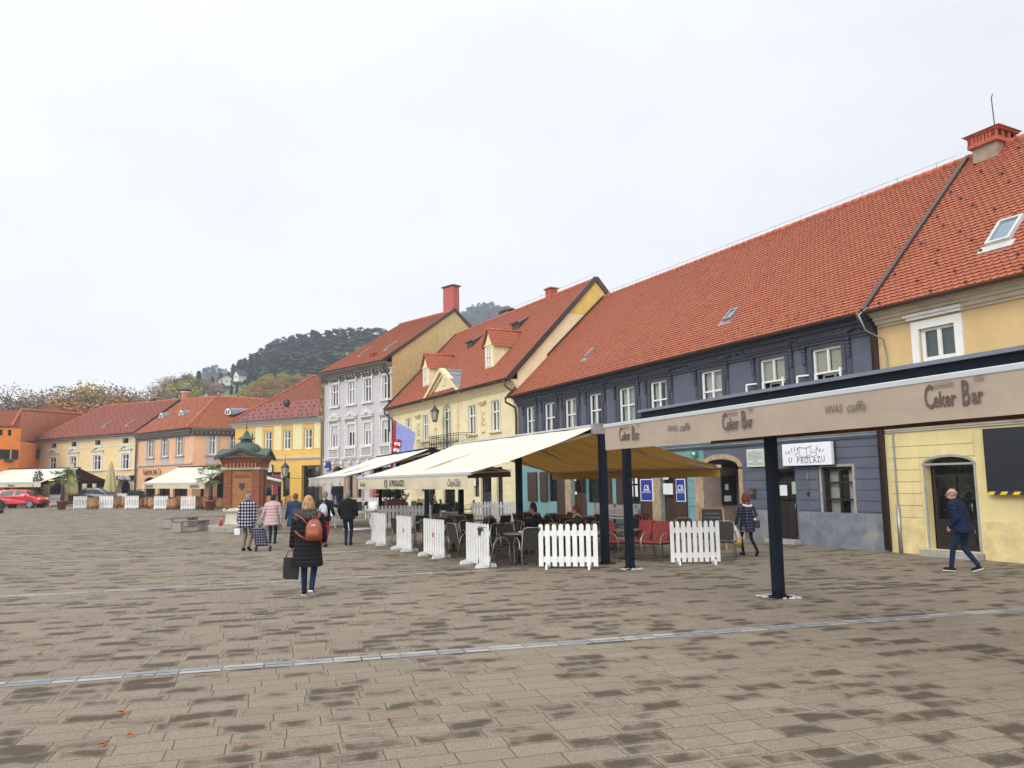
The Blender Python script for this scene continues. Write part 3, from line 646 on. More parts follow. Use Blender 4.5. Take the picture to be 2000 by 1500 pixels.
for s_,x0,sg in (('caffe',-.30,1),('bar',.28,-1)):
    for i,ch in enumerate(s_):
        k=i-(len(s_)-1)/2; addtext('lettering',ch,t,(x0*w+k*.062*w,-.004,h*.17+sg*k*.035*h-(abs(k)*.0)),.13*w/1.15,INK,sx=.75,shear=.3,rot=(pi/2,-sg*.3,0))
m=MB()
def ell(rx,rz,cz,a0,a1,n=22): return [(rx*cos(a0+(a1-a0)*i/n),-.006,cz+rz*sin(a0+(a1-a0)*i/n)) for i in range(n+1)]
m.tube(ell(.225*w,.13*h,-.02*h,pi*.72,2.32*pi),.006,4); 
m.tube([(-.14*w,-.006,.3*h),(-.13*w,-.006,-.06*h),(0.01*w,-.006,-.12*h),(.1*w,-.006,-.05*h),(.11*w,-.006,.34*h)],.005,4); m.tube([(-.15*w,-.006,.31*h),(.02*w,-.006,.26*h),(.115*w,-.006,.36*h)],.009,4); m.tube([(.015*w,-.006,.26*h),(.02*w,-.006,-.11*h)],.006,4)
m.build('cup_drawing',INK,t)
t,w,h=signbox('memorial_plaque','pale stone memorial plaque with engraved lines beside the passage arch','plaque',FW_,(1457.5,878),(1492,911),-.1,-.05,mat('plaque_stone',(.50,.54,.46),.6,.08,6))
m=MB(); rr=random.Random(3)
for k in range(11):
    x=-w*.42; z=h*.38-k*h*.075; xe=w*.42 if k not in(0,7,8) else w*.12
    if k in (0,7,8): x=-w*.12
    while x<xe: l=rr.uniform(.02,.06); m.box(x,min(x+l,xe),-.003,.0,z-.008,z+.008); x+=l+.015
m.build('engraving',INK,t)
t,w,h=signbox('relief_plaque','small dark bronze relief plaque right of the passage arch','plaque',FW_,(1463,954),(1475,972),-.08,-.04,mat('bronze',(.10,.06,.05),.5,.5,20,.8,25,metal=.5))
m=MB(); m.sph((0,-.02,.02),w*.25,8); m.sph((0,-.01,-.12*h),w*.35,8,sz=.8); m.build('relief',MATS['bronze'],t)
t,w,h=signbox('exit_sign','small green and white pictogram sign on the blue wall above the passage','sign',FW_,(1349,880),(1360,891),-.14,-.1,mat('sign_green',(.02,.22,.10),.5,.05)); m=MB(); m.prism([(-w*.3,-.006,0),(0,-.006,-h*.32),(w*.3,-.006,0),(w*.15,-.006,h*.28),(0,-.006,h*.12),(-w*.15,-.006,h*.28)],(0,.004,0)); m.build('pictogram',PAPER,t)
PB=mat('poster_blue',(.010,.028,.24),.5,.06)
for i,(a,c) in enumerate((((1250,936),(1276,979)),((1319.5,935.5),(1339,980)))):
    t,w,h=signbox('poster',['blue poster with white frame on the brown door leaf, left of the two','blue poster with white frame on the brown door leaf beside the passage arch'][i],'poster',FW_,a,c,-.12,-.09,PAPER)
    m=MB(); m.box(-w*.44,w*.44,-.004,0,-h*.465,h*.465); m.build('print',PB,t); addtext('lettering','CB',t,(0,-.007,h*.1),.28,PAPER,sx=.9,bold=.004); addtext('lettering','CREATIVE',t,(0,-.007,-.02*h),.1,PAPER,sx=.9); addtext('lettering','EDUCATIONAL',t,(0,-.007,-.1*h),.085,PAPER,sx=.9)
# lamp on a thin rod between door and window
p=FW_.W(X(1581),-.06,0); t=thing('wall_cable','thin cable with a small dark box hanging below the cafe sign','cable',p,FW_.a); m=MB(); m.tube([(0,0,2.15),(0,0,1.45)],.008,5); m.build('cable',METAL,t); m=MB(); m.box(-.03,.03,-.03,.03,1.37,1.47); m.build('box',IRON,t)
# ===== the yellow house at the right
FY=Fac(FW_.W(LB+.06,0,0),FW_.W(42,0,0)); LY=FY.L
YEL=mat('yellow_plaster',(.56,.395,.19),.88,.07,1.6,.3,60,dirt=.4,dirtcol=(.50,.42,.26),streak=True); YEL2=mat('pale_yellow_plaster',(.64,.53,.26),.88,.10,1.6,.3,60,dirt=.85,dirtcol=(.48,.38,.20),streak=True); CREAMW=mat('white_moulding',(.62,.60,.52),.7,.1,3,.1,20,dirt=.5,dirtcol=(.28,.25,.18),streak=True)
b=bldg('yellow_house','yellow house at the right edge with a brick chimney and white framed window',FY)
(ua,_),(uc,zt)=FY.uz(1812,960,.05),FY.uz(1903,897,.05)
yd=(ua,uc+.0,.08,FY.uz(1850,892,0)[1],.18,.22)
uw0,zw=FY.uz(1796,648,.0); uw1=FY.uz(1866,640,0)[0]; zwt=FY.uz(1830,637)[1]; yw=(uw0,uw1,zwt-1.55,zwt)
more=[(x,x+1.3,yw[2],yw[3]) for x in (5.4,8.6,11.8)]
wall(b,LY,-.5,ze+.05,[yd,yw]+more,[YEL,YEL2],D=10,split=[3.0],midx=lambda u,z:1 if z<3 else 0,gl=[(0,ze),(4.6,11.3),(10,ze)],gr=[(0,ze),(4.6,11.0),(10,ze)])
courses(b,LY,.85,2.95,.30,[yd,(FY.uz(1905,900)[0]+.12,6.5,1.05,2.9)],YEL2,u0=.12)
m=MB(); m.box(.12,yd[0]-.12,-.03,.01,-.3,.82); m.box(yd[1]+.12,LY,-.03,.01,-.3,.82); m.build('plinth',mat('worn_yellow_plinth',(.62,.50,.24),.9,.2,3,.4,30,dirt=.7,dirtcol=(.38,.33,.22)),b)
cornice(b,.08,LY,3.2,((.05,.05),(.06,.1),(.07,.17)),CREAMW,name='string_course')
cornice(b,.05,LY,ze+.0,((.07,.06),(.1,.14),(.09,.22),(.07,.32),(.07,.42)),mat('cornice_cream',(.50,.44,.33),.8,.12,3,.2,20,dirt=.5,dirtcol=(.2,.17,.12)))
win(b,*yw,2,(.5,),y=.06,cur='none',bw=.06); surround(b,*yw,.2,WHITE,pr=.06,head=.12,headw=.1); m=MB(); m.box(yw[0]+.05,yw[1]-.05,.16,.18,yw[2],yw[3]); m.build('shade_blind',mat('dark_blind',(.06,.075,.075),.7,.4,30),b)
for q in more: win(b,*q,2,(.5,),y=.06,cur='none'); surround(b,*q,.2,WHITE,pr=.06,head=.12,headw=.1)
d=door2(b,yd[0]+.05,yd[1]-.05,.08,yd[3]-.0,y=.2,M=DBR,glass=.66)
surround(b,yd[0],yd[1],.1,yd[3]-.2,.05,mat('grey_reveal',(.30,.30,.29),.8,.2),pr=.015,name='door_surround')
m=MB(); archring(m,yd[0],yd[1],yd[3]-.18,.18,.06,-.035,.01); m.build('door_arch',MATS['grey_reveal'],b)
m=MB(); m.box(yd[0]-.1,yd[1]+.1,-.3,.0,-.25,.07); m.build('doorstep',GREYST,b)
rr=random.Random(11); m=MB(); LEAFD=mat('hanging_leaves',(.025,.06,.02),.7,.4,8)
for i in range(260):
    x=yd[0]+.3+rr.random()*.5+(.7 if i%3==0 else 0); z=1.0+rr.random()*1.5; y=.42+rr.random()*.2; r=.04+rr.random()*.04; a=rr.random()*6; m.add([(x,y,z),(x+r*cos(a),y+.02,z+r*sin(a)),(x+r*cos(a+1.2),y-.02,z+r*sin(a+1.2))],[(0,1,2)])
m.build('plants_behind_glass',LEAFD,b)
rfL=(.0,4.62,11.4); rfR=(LY,4.62,11.4)
roofobj(b,'roof',[ROOF1,HOOK],[(((.02,-.5,ze-.02),(LY,-.5,ze-.02),rfR,rfL),dict(hooks=(1.2,4,1,.75))),(((LY,10.4,ze),(0,10.4,ze),rfL,rfR),dict(detail=False))])
ridge(b,rfL,rfR,RIDGE); gutter(b,(.0,-.6,ze),(LY,-.6,ze),BROWNGUT)
m=MB(); m.bar((0,-.5,ze+.06),(0,4.62,11.48),.14,.10); m.build('roof_seam',BROWNGUT,b)
m=MB(); m.quad((0,-.5,ze-.04),(LY,-.5,ze-.04),(LY,.02,ze-.04),(0,.02,ze-.04)); m.build('soffit',MATS['cornice_cream'],b)
m=MB(); m.tube([(.15,-.52,ze+.1),(.05,-.75,ze-.1),(.1,-.6,ze-.5),(.25,-.1,ze-.75),(.27,-.06,ze-1.2),(.3,-.06,.3),(.3,-.06,0)],.022,6); m.tube([(.3,-.07,1.1),(.3,-.07,-.1)],.05,8); m.build('cable_conduit',METAL,b)
RY=Plane(FY,(0,-.5,ze),(LY,-.5,ze),rfL); skylight(b,RY,(1926,484),(2003,423),fm=mat('pale_frame',(.45,.45,.42),.5))
# chimney on the ridge
cp=FY.yz(1890,300,1.0); u_=FY.uz(1937,270,4.6)[0]-.36; u2=u_+.72
BRICKR=mat('red_brick',(.34,.07,.035),.8,.35,12,.4,20,dirt=.3); m=MB(); cz=FY.uz(1937,243,4.6)[1]-1.55; m.box(u_,u2,4.2,5.0,cz-.6,cz+.95); ch=m.build('chimney',mat('chimney_render',(.26,.19,.15),.9,.3,5,.5,20,dirt=.6),b)
m=MB()
m.box(u_-.08,u2+.08,4.1,5.1,cz+.85,cz+.97); m.box(u_-.12,u2+.12,4.06,5.14,cz+1.18,cz+1.24)
nC=7
for i in range(nC+1): x=u_-.02+(u2-u_+.0)*i/nC; m.box(x-.03,x+.04,4.1,4.2,cz+.97,cz+1.18); m.box(x-.03,x+.04,5.0,5.1,cz+.97,cz+1.18)
for i in range(4): y=4.1+i*.3; m.box(u_-.06,u_+.04,y,y+.1,cz+.97,cz+1.18); m.box(u2-.04,u2+.06,y,y+.1,cz+.97,cz+1.18)
m.build('chimney_crown',BRICKR,ch); m=MB(); hy=(u_+u2)/2
for k,(c0,c1) in enumerate(((u_-.18,hy),(hy,u2+.18))):
    cm=(c0+c1)/2; m.prism([(c0,3.9,cz+1.3),(c1,3.9,cz+1.3),(cm,3.9,cz+1.62)],(0,1.5,0)) if False else m.add([(c0,4.0,cz+1.24),(c1,4.0,cz+1.24),(c1,5.2,cz+1.24),(c0,5.2,cz+1.24),(cm,4.6,cz+1.5)],[(0,1,4),(1,2,4),(2,3,4),(3,0,4),(3,2,1,0)])
m.build('chimney_cap',BRICKR,ch); m=MB(); m.tube([(u2-.3,4.7,cz+1.3),(u2-.33,4.7,cz+2.4),(u2-.28,4.7,cz+2.5)],.015,5); m.build('lightning_rod',IRON,ch)
# black board with warning tape
a,z1=FY.uz(1918,838,-.18); c=FY.uz(2000,833,-.18)[0]+2.2; z0=FY.uz(1925,966,-.18)[1]
t=thing('dark_board','large black panel with yellow striped tape below it on the yellow house','board',FY.W(a,-.18,z0),FY.a); m=MB(); m.box(0,c-a,0,.14,.05,z1-z0); m.build('panel',mat('black_panel',(.008,.010,.018),.5,.15),t)
m=MB(); YT=mat('warning_yellow',(.65,.50,.02),.5,.05); x=0; i=0
while x<c-a-.05:
    m.prism([(x,-.01,0),(x+.14,-.01,0),(x+.2 if x+.2<c-a else c-a,-.01,.07),(x+.06,-.01,.07)],(0,.1,0),i%2); x+=.14; i+=1
m.build('warning_tape',[YT,IRON],t)
# ===== cream house with the pediment
FC=Fac((-8.59,54.74),(.30,39.25)); LC=FC.L
CREAM=mat('cream_plaster',(.68,.60,.37),.88,.08,1.4,.2,50,dirt=.6,dirtcol=(.5,.43,.27),streak=True); CREAMT=mat('cream_moulding',(.66,.56,.33),.8,.08,3,.1,20,dirt=.35,dirtcol=(.3,.25,.14))
b=bldg('cream_house','cream house with triangular pediment, arched balcony door and two small dormers',FC)
zc=FC.uz(1005,737,-.5)[1]; 
W4=[wp(FC,a,c,.05) for a,c in (((795,818),(804,872)),((828,812),(838,858)),((916.7,795),(931.4,849)),((961.8,784),(978,841)))]
W4=[(a,c,W4[3][2],W4[3][3]) for a,c,p,q in W4]
ab=wp(FC,(866.5,790),(882,855)); ab=(ab[0],ab[1],ab[2]-.75,ab[3],.42,.2)
ops=W4+[ab]
def XC(px,y=0): return FC.uz(px,960,y)[0]
gops=[(XC(866),XC(889),.1,2.6),(XC(926),XC(936),1.1,2.5),(XC(939),XC(960),.1,2.7),(XC(970),XC(982),.1,2.7),(XC(836),XC(850),1.2,2.5)]
gr=FC.yz(1163,545,LC); gL=FC.yz(889,650,0.3)
wall(b,LC,-.4,zc,ops+gops,[CREAM,mat('yellow_gable',(.62,.44,.12),.88,.12,2,.2,40,dirt=.3)],D=10.6,gl=[(0,zc),(gr[0],gr[1]-.1),(gr[0]*2,zc)],gr=[(0,zc+(gr[1]-zc)*.5/(gr[0]+.5)),(gr[0],gr[1]-.05),(gr[0]*2,zc)])
m=MB(); zq=lambda y:zc+(gr[1]-zc)*(y+.5)/(gr[0]+.5)-.1
m.poly([(LC+.01,3.2,zq(3.2)),(LC+.01,gr[0],gr[1]-.05),(LC+.01,gr[0]*2-3.9+.6,zc+3.9)]); m.build('yellow_gable_patch',MATS['yellow_gable'],b)
courses(b,LC,.5,3.2,.34,gops,CREAM,u0=.1)
cornice(b,0,LC,zc-.0,((.1,.06),(.12,.14),(.1,.22),(.08,.34),(.06,.44)),CREAMT,dent=(.09,.16,.07,.48,zc-.0),dm=BROWNGUT)
m=MB(); m.box(0,LC,-.1,.01,3.45,3.6); m.build('string_course',CREAMT,b)
for i,q in enumerate(W4):
    win(b,*q,2,(.64,),y=.05,cur='full' if i>1 else 'half',bw=.05); surround(b,*q,.16,CREAMT,pr=.035,sill=1)
f=win(b,ab[0],ab[1],ab[2],ab[3]-.42,2,(.78,),y=.06,cur='full'); m=MB(); cx=(ab[0]+ab[1])/2; r=(ab[1]-ab[0])/2
for k in range(1,6): a=pi*k/6; m.bar((cx,.1,ab[3]-.42),(cx-r*cos(a),.1,ab[3]-.42+.42*sin(a)),.04)
archring(m,ab[0]+.06,ab[1]-.06,ab[3]-.44,.38,.08,.06,.14); m.build('fanlight',WHITE,b)
m=MB(); archring(m,ab[0],ab[1],ab[3]-.42,.42,.14,-.05,.01); m.box(ab[0]-.14,ab[0],-.05,.01,ab[2],ab[3]-.42); m.box(ab[1],ab[1]+.14,-.05,.01,ab[2],ab[3]-.42); m.build('door_surround',CREAMT,b)
for px in (852,896): m=MB(); u=XC(px); m.box(u-.14,u+.14,-.07,.01,ab[2]+.4,zc-.5); m.box(u-.2,u+.2,-.1,.01,zc-1.9,zc-1.8); m.build('pilaster',CREAMT,b)
for px,z in ((946,0),(818,0)):
    u=XC(px); z1=W4[3][3]; m=MB(); m.box(u-.42,u+.42,-.2,.01,z1+.02,z1+.12); m.box(u-.32,u+.32,-.13,.01,z1-.08,z1+.02); m.box(u-.28,u+.28,-.03,.01,z1-1.25,z1-.35); nk=MB()
    for k in range(8): m.sph((u+.12*sin(k*1.9),-.05,z1-.45-k*.1),.085,7,sy=.6)
    m.sph((u,-.04,z1-1.55),.17,8,sy=.5,sz=.8); m.build('stucco_relief',CREAMT,b)
# pediment
pa=FC.uz(863.5,722,-.3); pl=FC.uz(832,777,-.3); pr=FC.uz(900,757,-.3); zb=zc+.0; cu=(pl[0]+pr[0])/2; hw=(pr[0]-pl[0])/2; zap=pa[1]
m=MB(); m.prism([(cu-hw,-.22,zb-.1),(cu+hw,-.22,zb-.1),(cu,-.22,zap-.12)],(0,.5,0)); pd=m.build('pediment',CREAM,b)
m=MB(); m.bar((cu-hw-.15,-.32,zb-.05),(cu,-.32,zap),.34,.2); m.bar((cu+hw+.15,-.32,zb-.05),(cu,-.32,zap),.34,.2); m.bar((cu-hw+.25,-.26,zb+.02),(cu,-.26,zap-.3),.16,.1); m.bar((cu+hw-.25,-.26,zb+.02),(cu,-.26,zap-.3),.16,.1); m.box(cu-hw-.1,cu+hw+.1,-.4,.0,zb-.12,zb+.04); m.build('raking_cornice',CREAMT,pd)
m=MB(); m.box(cu-.22,cu+.22,-.27,-.2,zb+.65,zb+1.55); m.build('stucco_panel',CREAMT,pd)
RC0=(0,-.55,zc+.02); ry,rz=gr[0],gr[1]
RCp=Plane(FC,RC0,(LC,-.55,zc+.02),(LC,ry,rz))
def backto(P,u,z): # local y where the roof plane reaches height z at u
    n=P.n; return P.p.y+(-(u-P.p.x)*n.x-(z-P.p.z)*n.z)/n.y
yb=backto(RCp,cu,zap); m=MB(); ye=-.45
m.quad((cu-hw-.2,ye,zb),(cu,ye,zap+.06),(cu,yb,zap+.06),(cu-hw-.2,backto(RCp,cu-hw-.2,zb+.1),zb+.1)); m.quad((cu+hw+.2,ye,zb),(cu,ye,zap+.06),(cu,yb,zap+.06),(cu+hw+.2,backto(RCp,cu,zb+.1),zb+.1)); 
x0=cu+hw*.3
for k in range(5): t=.1+k*.2; m.bar((cu+(hw+.2)*t,ye,zap+.08-(zap-zb)*t),(cu+(hw+.2)*t,backto(RCp,cu,zap-(zap-zb)*t),zap+.08-(zap-zb)*t),.03)
m.build('pediment_roof',GREYPLATE,b)
# main roof
rA=(0,ry,rz); rB=(LC,ry,rz)
roofobj(b,'roof',[ROOF1,HOOK],[((RC0,(LC,-.55,zc+.02),rB,rA),dict(hooks=(1.5,4,1,.5))),(((LC,2*ry+.5,zc),(0,2*ry+.5,zc),rA,rB),dict(detail=False))])
ridge(b,rA,rB,RIDGE); gutter(b,(0,-.63,zc+.05),(LC,-.63,zc+.05),BROWNGUT)
m=MB(); m.bar((LC+.05,-.6,zc+.0),(LC+.05,ry,rz+.05),.14,.26); m.bar((LC+.05,ry,rz+.05),(LC+.05,2*ry+.5,zc),.14,.26); m.build('verge_board',BROWNGUT,b); m=MB(); m.bar((-.05,-.6,zc),(-.05,ry,rz),.12,.2); m.build('verge_board',BROWNGUT,b)
pipe(b,[(LC-.25,-.63,zc),(LC-.25,-.6,zc-.35),(LC-.02,-.35,zc-.6),(LC+.0,-.2,zc-.9)],BROWNGUT,.06); pipe(b,[(.1,-.63,zc),(.1,-.6,zc-.3),(.35,-.12,zc-.7),(.35,-.12,zc-3)],BROWNGUT,.06)
def dormer(b,P,pwin,pw,h,gable,dep,M,name='dormer',rm=ROOF1):
    """pwin: pixel of the window's lower left corner on roof plane, pw: width, h: wall height"""
    c=P.at(*pwin); u=c.x; y=c.y; z=c.z; w=pw; yt=backto(P,u,z+h); ya=backto(P,u,z+h+gable)
    m=MB(); m.quad((u,y,z),(u+w,y,z),(u+w,y,z+h),(u,y,z+h)); m.poly([(u,y,z+h),(u+w,y,z+h),(u+w/2,y,z+h+gable)])
    for x in (u,u+w): m.poly([(x,y,z),(x,y,z+h),(x,yt,z+h)])
    m.box(u-.03,u+w+.03,y-.06,y+.02,z+h-.04,z+h+.04); d=m.build(name,M,b)
    win(d,u+w*.2,u+w*.8,z+.12,z+h-.12,2,(.5,),y=y-.05,fw=.04,bw=.025,cur='none')
    m=MB(); m.nofix=1
    for s in (-1,1):
        e=u+w/2+s*(w/2+.12); patch(m,*(((e,y-.15,z+h-.1),(e,yt+.0,z+h-.1),(u+w/2,ya,z+h+gable+.05),(u+w/2,y-.15,z+h+gable+.05))),th=.2,tw=.2,detail=True)
    m.build('dormer_roof',[rm],d); m=MB(); m.tube([(u+w/2,y-.16,z+h+gable+.07),(u+w/2,ya,z+h+gable+.07)],.08,7); m.build('ridge_tiles',RIDGE,d); return d
dormer(b,RCp,(947.6,722),1.0,1.35,.85,1,CREAM); dormer(b,RCp,(826,757),1.0,1.3,.85,1,CREAM)
for p0,p1 in (((1000,648),(1040,616)),((912,682),(940,657))):   # raised vent hoods of dark timber
    a=RCp.at(*p0); w=.8; m=MB(); y2=backto(RCp,0,a.z+1.0)
    m.add([(a.x,a.y,a.z+.42),(a.x+w,a.y,a.z+.42),(a.x+w,a.y,a.z),(a.x,a.y,a.z),(a.x,y2,a.z+1.0),(a.x+w,y2,a.z+1.0)],[(3,2,1,0),(0,1,5,4),(0,4,3),(1,2,5)]); m.bar((a.x-.06,a.y-.08,a.z+.44),(a.x+w+.06,a.y-.08,a.z+.44),.1); m.build('vent_hood',BROWNGUT,b)
for px,py,w,h in ((1076,575,.7,.9),): 
    c=FC.uz(px,585,ry); m=MB(); m.box(c[0]-.3,c[0]+.3,ry-.2,ry+.3,rz-.4,rz+.45); m.box(c[0]-.38,c[0]+.38,ry-.28,ry+.38,rz+.45,rz+.53); m.build('chimney',MATS['red_brick'],b)
c=FC.uz(990,606,ry+.6); m=MB(); m.box(c[0]-.6,c[0]+.6,ry+.3,ry+.9,rz-.6,rz+.35); m.build('chimney',MATS['chimney_render'],b); m=MB(); m.lathe([(.95,0),(.9,.1),(.6,.22),(.05,.3)],12,(c[0],ry+.6,rz+.42),ey=.5); m.build('chimney_cowl',BROWNGUT,b)
m=MB(); m.tube([(.5,ry,rz+.3),(LC,ry,rz+.3)],.01,4); m.build('lightning_rod_wire',METAL,b)
for q in gops:
    if q[2]<.5: door2(b,*q[:4],M=mat('dark_blue_door',(.012,.014,.028),.5,.2),glass=.5)
    else: win(b,*q,1,(.5,),y=.1,fm=DBR,cur='none')
m=MB(); m.box(XC(926),XC(930),-.04,0,1.7,2.1); m.build('wall_notice',PAPER,b)
t,w,h=signbox('menu_board','red and blue picture board on the cream wall behind the long cafe awning','board',FC,(824,951),(845,959),-.12,-.06,IRON); m=MB(); m.box(-.1,.35,-.01,0,-h*.4,h*.4); m.build('picture',mat('poster_red',(.45,.02,.03),.5),t)
# balcony
bu0,bu1=XC(842,-.9),XC(900,-.9); bz=ab[2]-.05; m=MB(); m.box(bu0,bu1,-1.0,0,bz-.14,bz); bal=m.build('balcony',STONE,b)
m=MB()
def rail(m,a,c):
    a=Vector(a);c=Vector(c);d=c-a;n=max(2,int(d.length/.34)); 
    for zz in (.08,.78,.9): m.tube([a+Vector((0,0,zz)),c+Vector((0,0,zz))],.018,5)
    for i in range(n+1):
        p=a+d*i/n; m.tube([p,p+Vector((0,0,.92))],.014,5)
        if i<n:
            q=p+d/n*.5; dd=d.normalized()
            pts=[q+dd*(.12*cos(t))+Vector((0,0,.43+.24*sin(t))) for t in [k*pi/5 for k in range(11)]]; m.tube(pts,.011,4); m.tube([q+dd*(.05*cos(t))+Vector((0,0,.43+.07*sin(t))) for t in [k*pi/3 for k in range(7)]],.014,4)
for a,c in (((bu0,-1,bz),(bu1,-1,bz)),((bu0,-1,bz),(bu0,0,bz)),((bu1,-1,bz),(bu1,0,bz))): rail(m,a,c)
m.build('railing',IRON,bal)
for x in (bu0+.3,bu1-.3): m=MB(); m.prism([(x-.12,0,bz-.14),(x-.12,-.8,bz-.14),(x-.12,-.6,bz-.4),(x-.12,0,bz-.8)],(.24,0,0)); m.build('balcony_console',IRON,bal)
# flag on its pole
p0=FC.W(XC(872,-1),-1.0,bz+.5); p1=AT(774,818,p0.y-1.8) if False else None
a=AT(888,897,48.2); c=AT(770,818,48.9)
def flagobj(name,label,base,tip,P,M,parts):
    t=thing(name,label,'flag',base); m=MB(); m.tube([(0,0,0),tip-base],.03,7); m.build('flagpole',METAL,t)
    return t
bt=AT(843,884,47.5); tp=AT(769,821,49.2); t=thing('national_flag','blue flag with red striped shield on a slanted pole above the white awning','flag',bt)
m=MB(); m.tube([(0,0,0),tp-bt+(tp-bt)*.02],.035,7); m.build('flagpole',METAL,t)
FLB=mat('flag_blue',(.20,.23,.48),.8,.1,2); FLR=mat('flag_red',(.45,.01,.03),.8,.1); 
def flagsheet(m,cs,mi,off=0):
    A,B,Cc,D=[Vector(x)-bt for x in cs]; nU,nV=14,16; vs=[]
    for i in range(nU+1):
        for j in range(nV+1):
            u=i/nU; v=j/nV; p=A.lerp(B,u).lerp(D.lerp(Cc,u),v); p.y+= .07*sin(u*9+v*2.2)*(.3+v)+off; vs.append(p)
    k=nV+1; m.add(vs,[(i*k+j,i*k+j+1,(i+1)*k+j+1,(i+1)*k+j) for i in range(nU) for j in range(nV)],mi,True)
Y1,Y2=49.0,48.2
m=MB(); flagsheet(m,(AT(774,823,Y1),AT(812,846,Y2),AT(800,925,Y2),AT(764,925,Y1)),0); m.build('flag_cloth',FLB,t)
m=MB(); flagsheet(m,(AT(769,820,Y1),AT(775,823,Y1),AT(765,925,Y1),AT(761,925,Y1)),0,-.02); m.build('flag_cloth',FLR,t)
m=MB(); 
for k in range(4): flagsheet(m,(AT(772-k*.9+.0,857+k*6,Y1),AT(784-k*.9,859+k*6,Y1-.2),AT(783-k*.9,865+k*6,Y1-.2),AT(771-k*.9,863+k*6,Y1)),k%2,-.16)
m.build('shield',[FLR,PAPER],t)
# lantern hanging in front
def lantern(name,label,top,s=1.0,hang=True,arm=None):
    t=thing(name,label,'lamp',top); m=MB(); m.lathe([(.02*s,0),(.05*s,-.1*s),(.1*s,-.16*s),(.26*s,-.34*s),(.28*s,-.38*s),(.24*s,-.38*s)],6,sm=False); m.lathe([(.13*s,-.95*s),(.15*s,-.9*s),(.1*s,-.99*s)],6,sm=False)
    for k in range(6): a=pi/3*k; m.tube([(.24*s*cos(a),.24*s*sin(a),-.38*s),(.14*s*cos(a),.14*s*sin(a),-.92*s)],.012*s,4)
    m.tube([(0,0,0),(0,0,.4*s)],.015,5); m.build('lamp_frame',IRON,t); m=MB(); m.lathe([(.23*s,-.385*s),(.135*s,-.91*s)],6,sm=False); m.build('lamp_glass',mat('lamp_glass',(.35,.34,.30),.25,.1),t); m=MB(); m.tube(arm,.022,6); 
    m.build('bracket',IRON,t); return t
tp=AT(849,791,46.5); lantern('street_lantern','black hexagonal lantern hanging from a scrolled bracket in front of the pediment house',tp,1.05,arm=[(0,0,.4),(.3,.2,.72),(1.2,.9,.78),(1.35,2.0,.75)])
# ===== lilac house
FL=Fac((-15.04,61.19),(-8.62,54.77)); LL=FL.L; zl=10.75
LIL=mat('lilac_plaster',(.45,.435,.455),.88,.07,1.5,.2,50,dirt=.35,dirtcol=(.33,.30,.32),streak=True); STUC=mat('pale_stucco',(.58,.56,.54),.8,.10,4,.25,20,dirt=.55,dirtcol=(.22,.20,.18)); SOOT=mat('sooty_cornice',(.15,.13,.11),.85,.4,6,.4,15,dirt=.5)
b=bldg('lilac_house','tall lilac three storey house with rich white stucco windows and a tall brick chimney',FL)
zl=FL.uz(765,703,-.6)[1]
U1=[]; 
for (a,ya,c,yc) in ((648.6,752,661,793),(680.3,748,693.8,788),(712,741.5,725.5,783.5),(748,732,761.5,778)): U1.append(wp(FL,(a,ya),(c,yc)))
zt=sum(q[3] for q in U1)/4; zb_=sum(q[2] for q in U1)/4; U1=[(q[0],q[1],zb_,zt) for q in U1]
L1=[(q[0],q[1],FL.uz(755,866)[1],FL.uz(755,821)[1]) for q in U1]
def XL(px,y=0): return FL.uz(px,960,y)[0]
go=[(XL(651),XL(673),0,FL.uz(660,911)[1],.5,.3),(XL(698),XL(707),.9,3.0),(XL(727),XL(765),.1,3.1),(XL(681),XL(690),.9,3.0)]
gyz=FL.yz(888,606,LL); hr=gyz[0]
wall(b,LL,-.3,zl,U1+L1+go,[LIL,mat('roughcast_gable',(.50,.37,.17),.95,.15,5,.8,14,dirt=.4,dirtcol=(.3,.22,.12))],D=hr*2,gl=[(0,zl),(2*hr,zl)],gr=[(0,zl+.1+(gyz[1]-zl)*.7/(hr+.7)),(hr,gyz[1]-.03),(2*hr,zl)],sidem=1)
cornice(b,0,LL,zl,((.12,.08),(.28,.14),(.14,.42),(.1,.55),(.08,.66)),SOOT,dent=(.14,.3,.22,.38,zl-.32))
m=MB(); m.box(-.02,LL,-.7,-.5,zl,zl+.1); m.build('eaves_board',STUC,b)
def stuc(b,q,kind):
    a,c,p,z=q; m=MB(); wd=.16; m.box(a-wd,a,-.06,.01,p,z+wd); m.box(c,c+wd,-.06,.01,p,z+wd); m.box(a,c,-.06,.01,z,z+wd); m.box(a-.26,c+.26,-.16,.01,p-.14,p)
    m.box(a-.34,c+.34,-.26,.01,z+.42,z+.5); m.box(a-.26,c+.26,-.15,.01,z+.34,z+.42)
    for x in (a-.24,c+.24): m.box(x-.07,x+.07,-.14,.01,z-.0,z+.34)
    if kind:
        for x in (a-.26,c+.26):
            m.box(x-.09,x+.09,-.1,.01,p,z)
            for k in range(6): m.sph((x,-.11,p+.25+k*(z-p-.3)/6),.06,6)
        for k in range(9): 
            x=a-.3+(c-a+.6)*k/8; h=.16+.26*sin(pi*k/8); m.sph((x,-.12,z+.56+h*.5),.09,7,sz=h/.12,sy=.6)
        m.sph(((a+c)/2,-.16,z+.78),.14,8)
    f=m.build('window_surround',STUC,b)
    if kind:
        m=MB(); n=7
        for k in range(n): m.lathe([(.035,p-.72),(.06,p-.6),(.03,p-.42),(.06,p-.28),(.035,p-.2)],7,((a-.1)+(c-a+.2)*k/(n-1),-.1,0))
        m.box(a-.3,c+.3,-.2,.0,p-.86,p-.73); m.box(a-.3,c+.3,-.2,.0,p-.2,p-.1); m.box(a-.3,a-.14,-.17,0,p-.73,p-.2); m.box(c+.14,c+.3,-.17,0,p-.73,p-.2); m.build('balustrade',STUC,b)
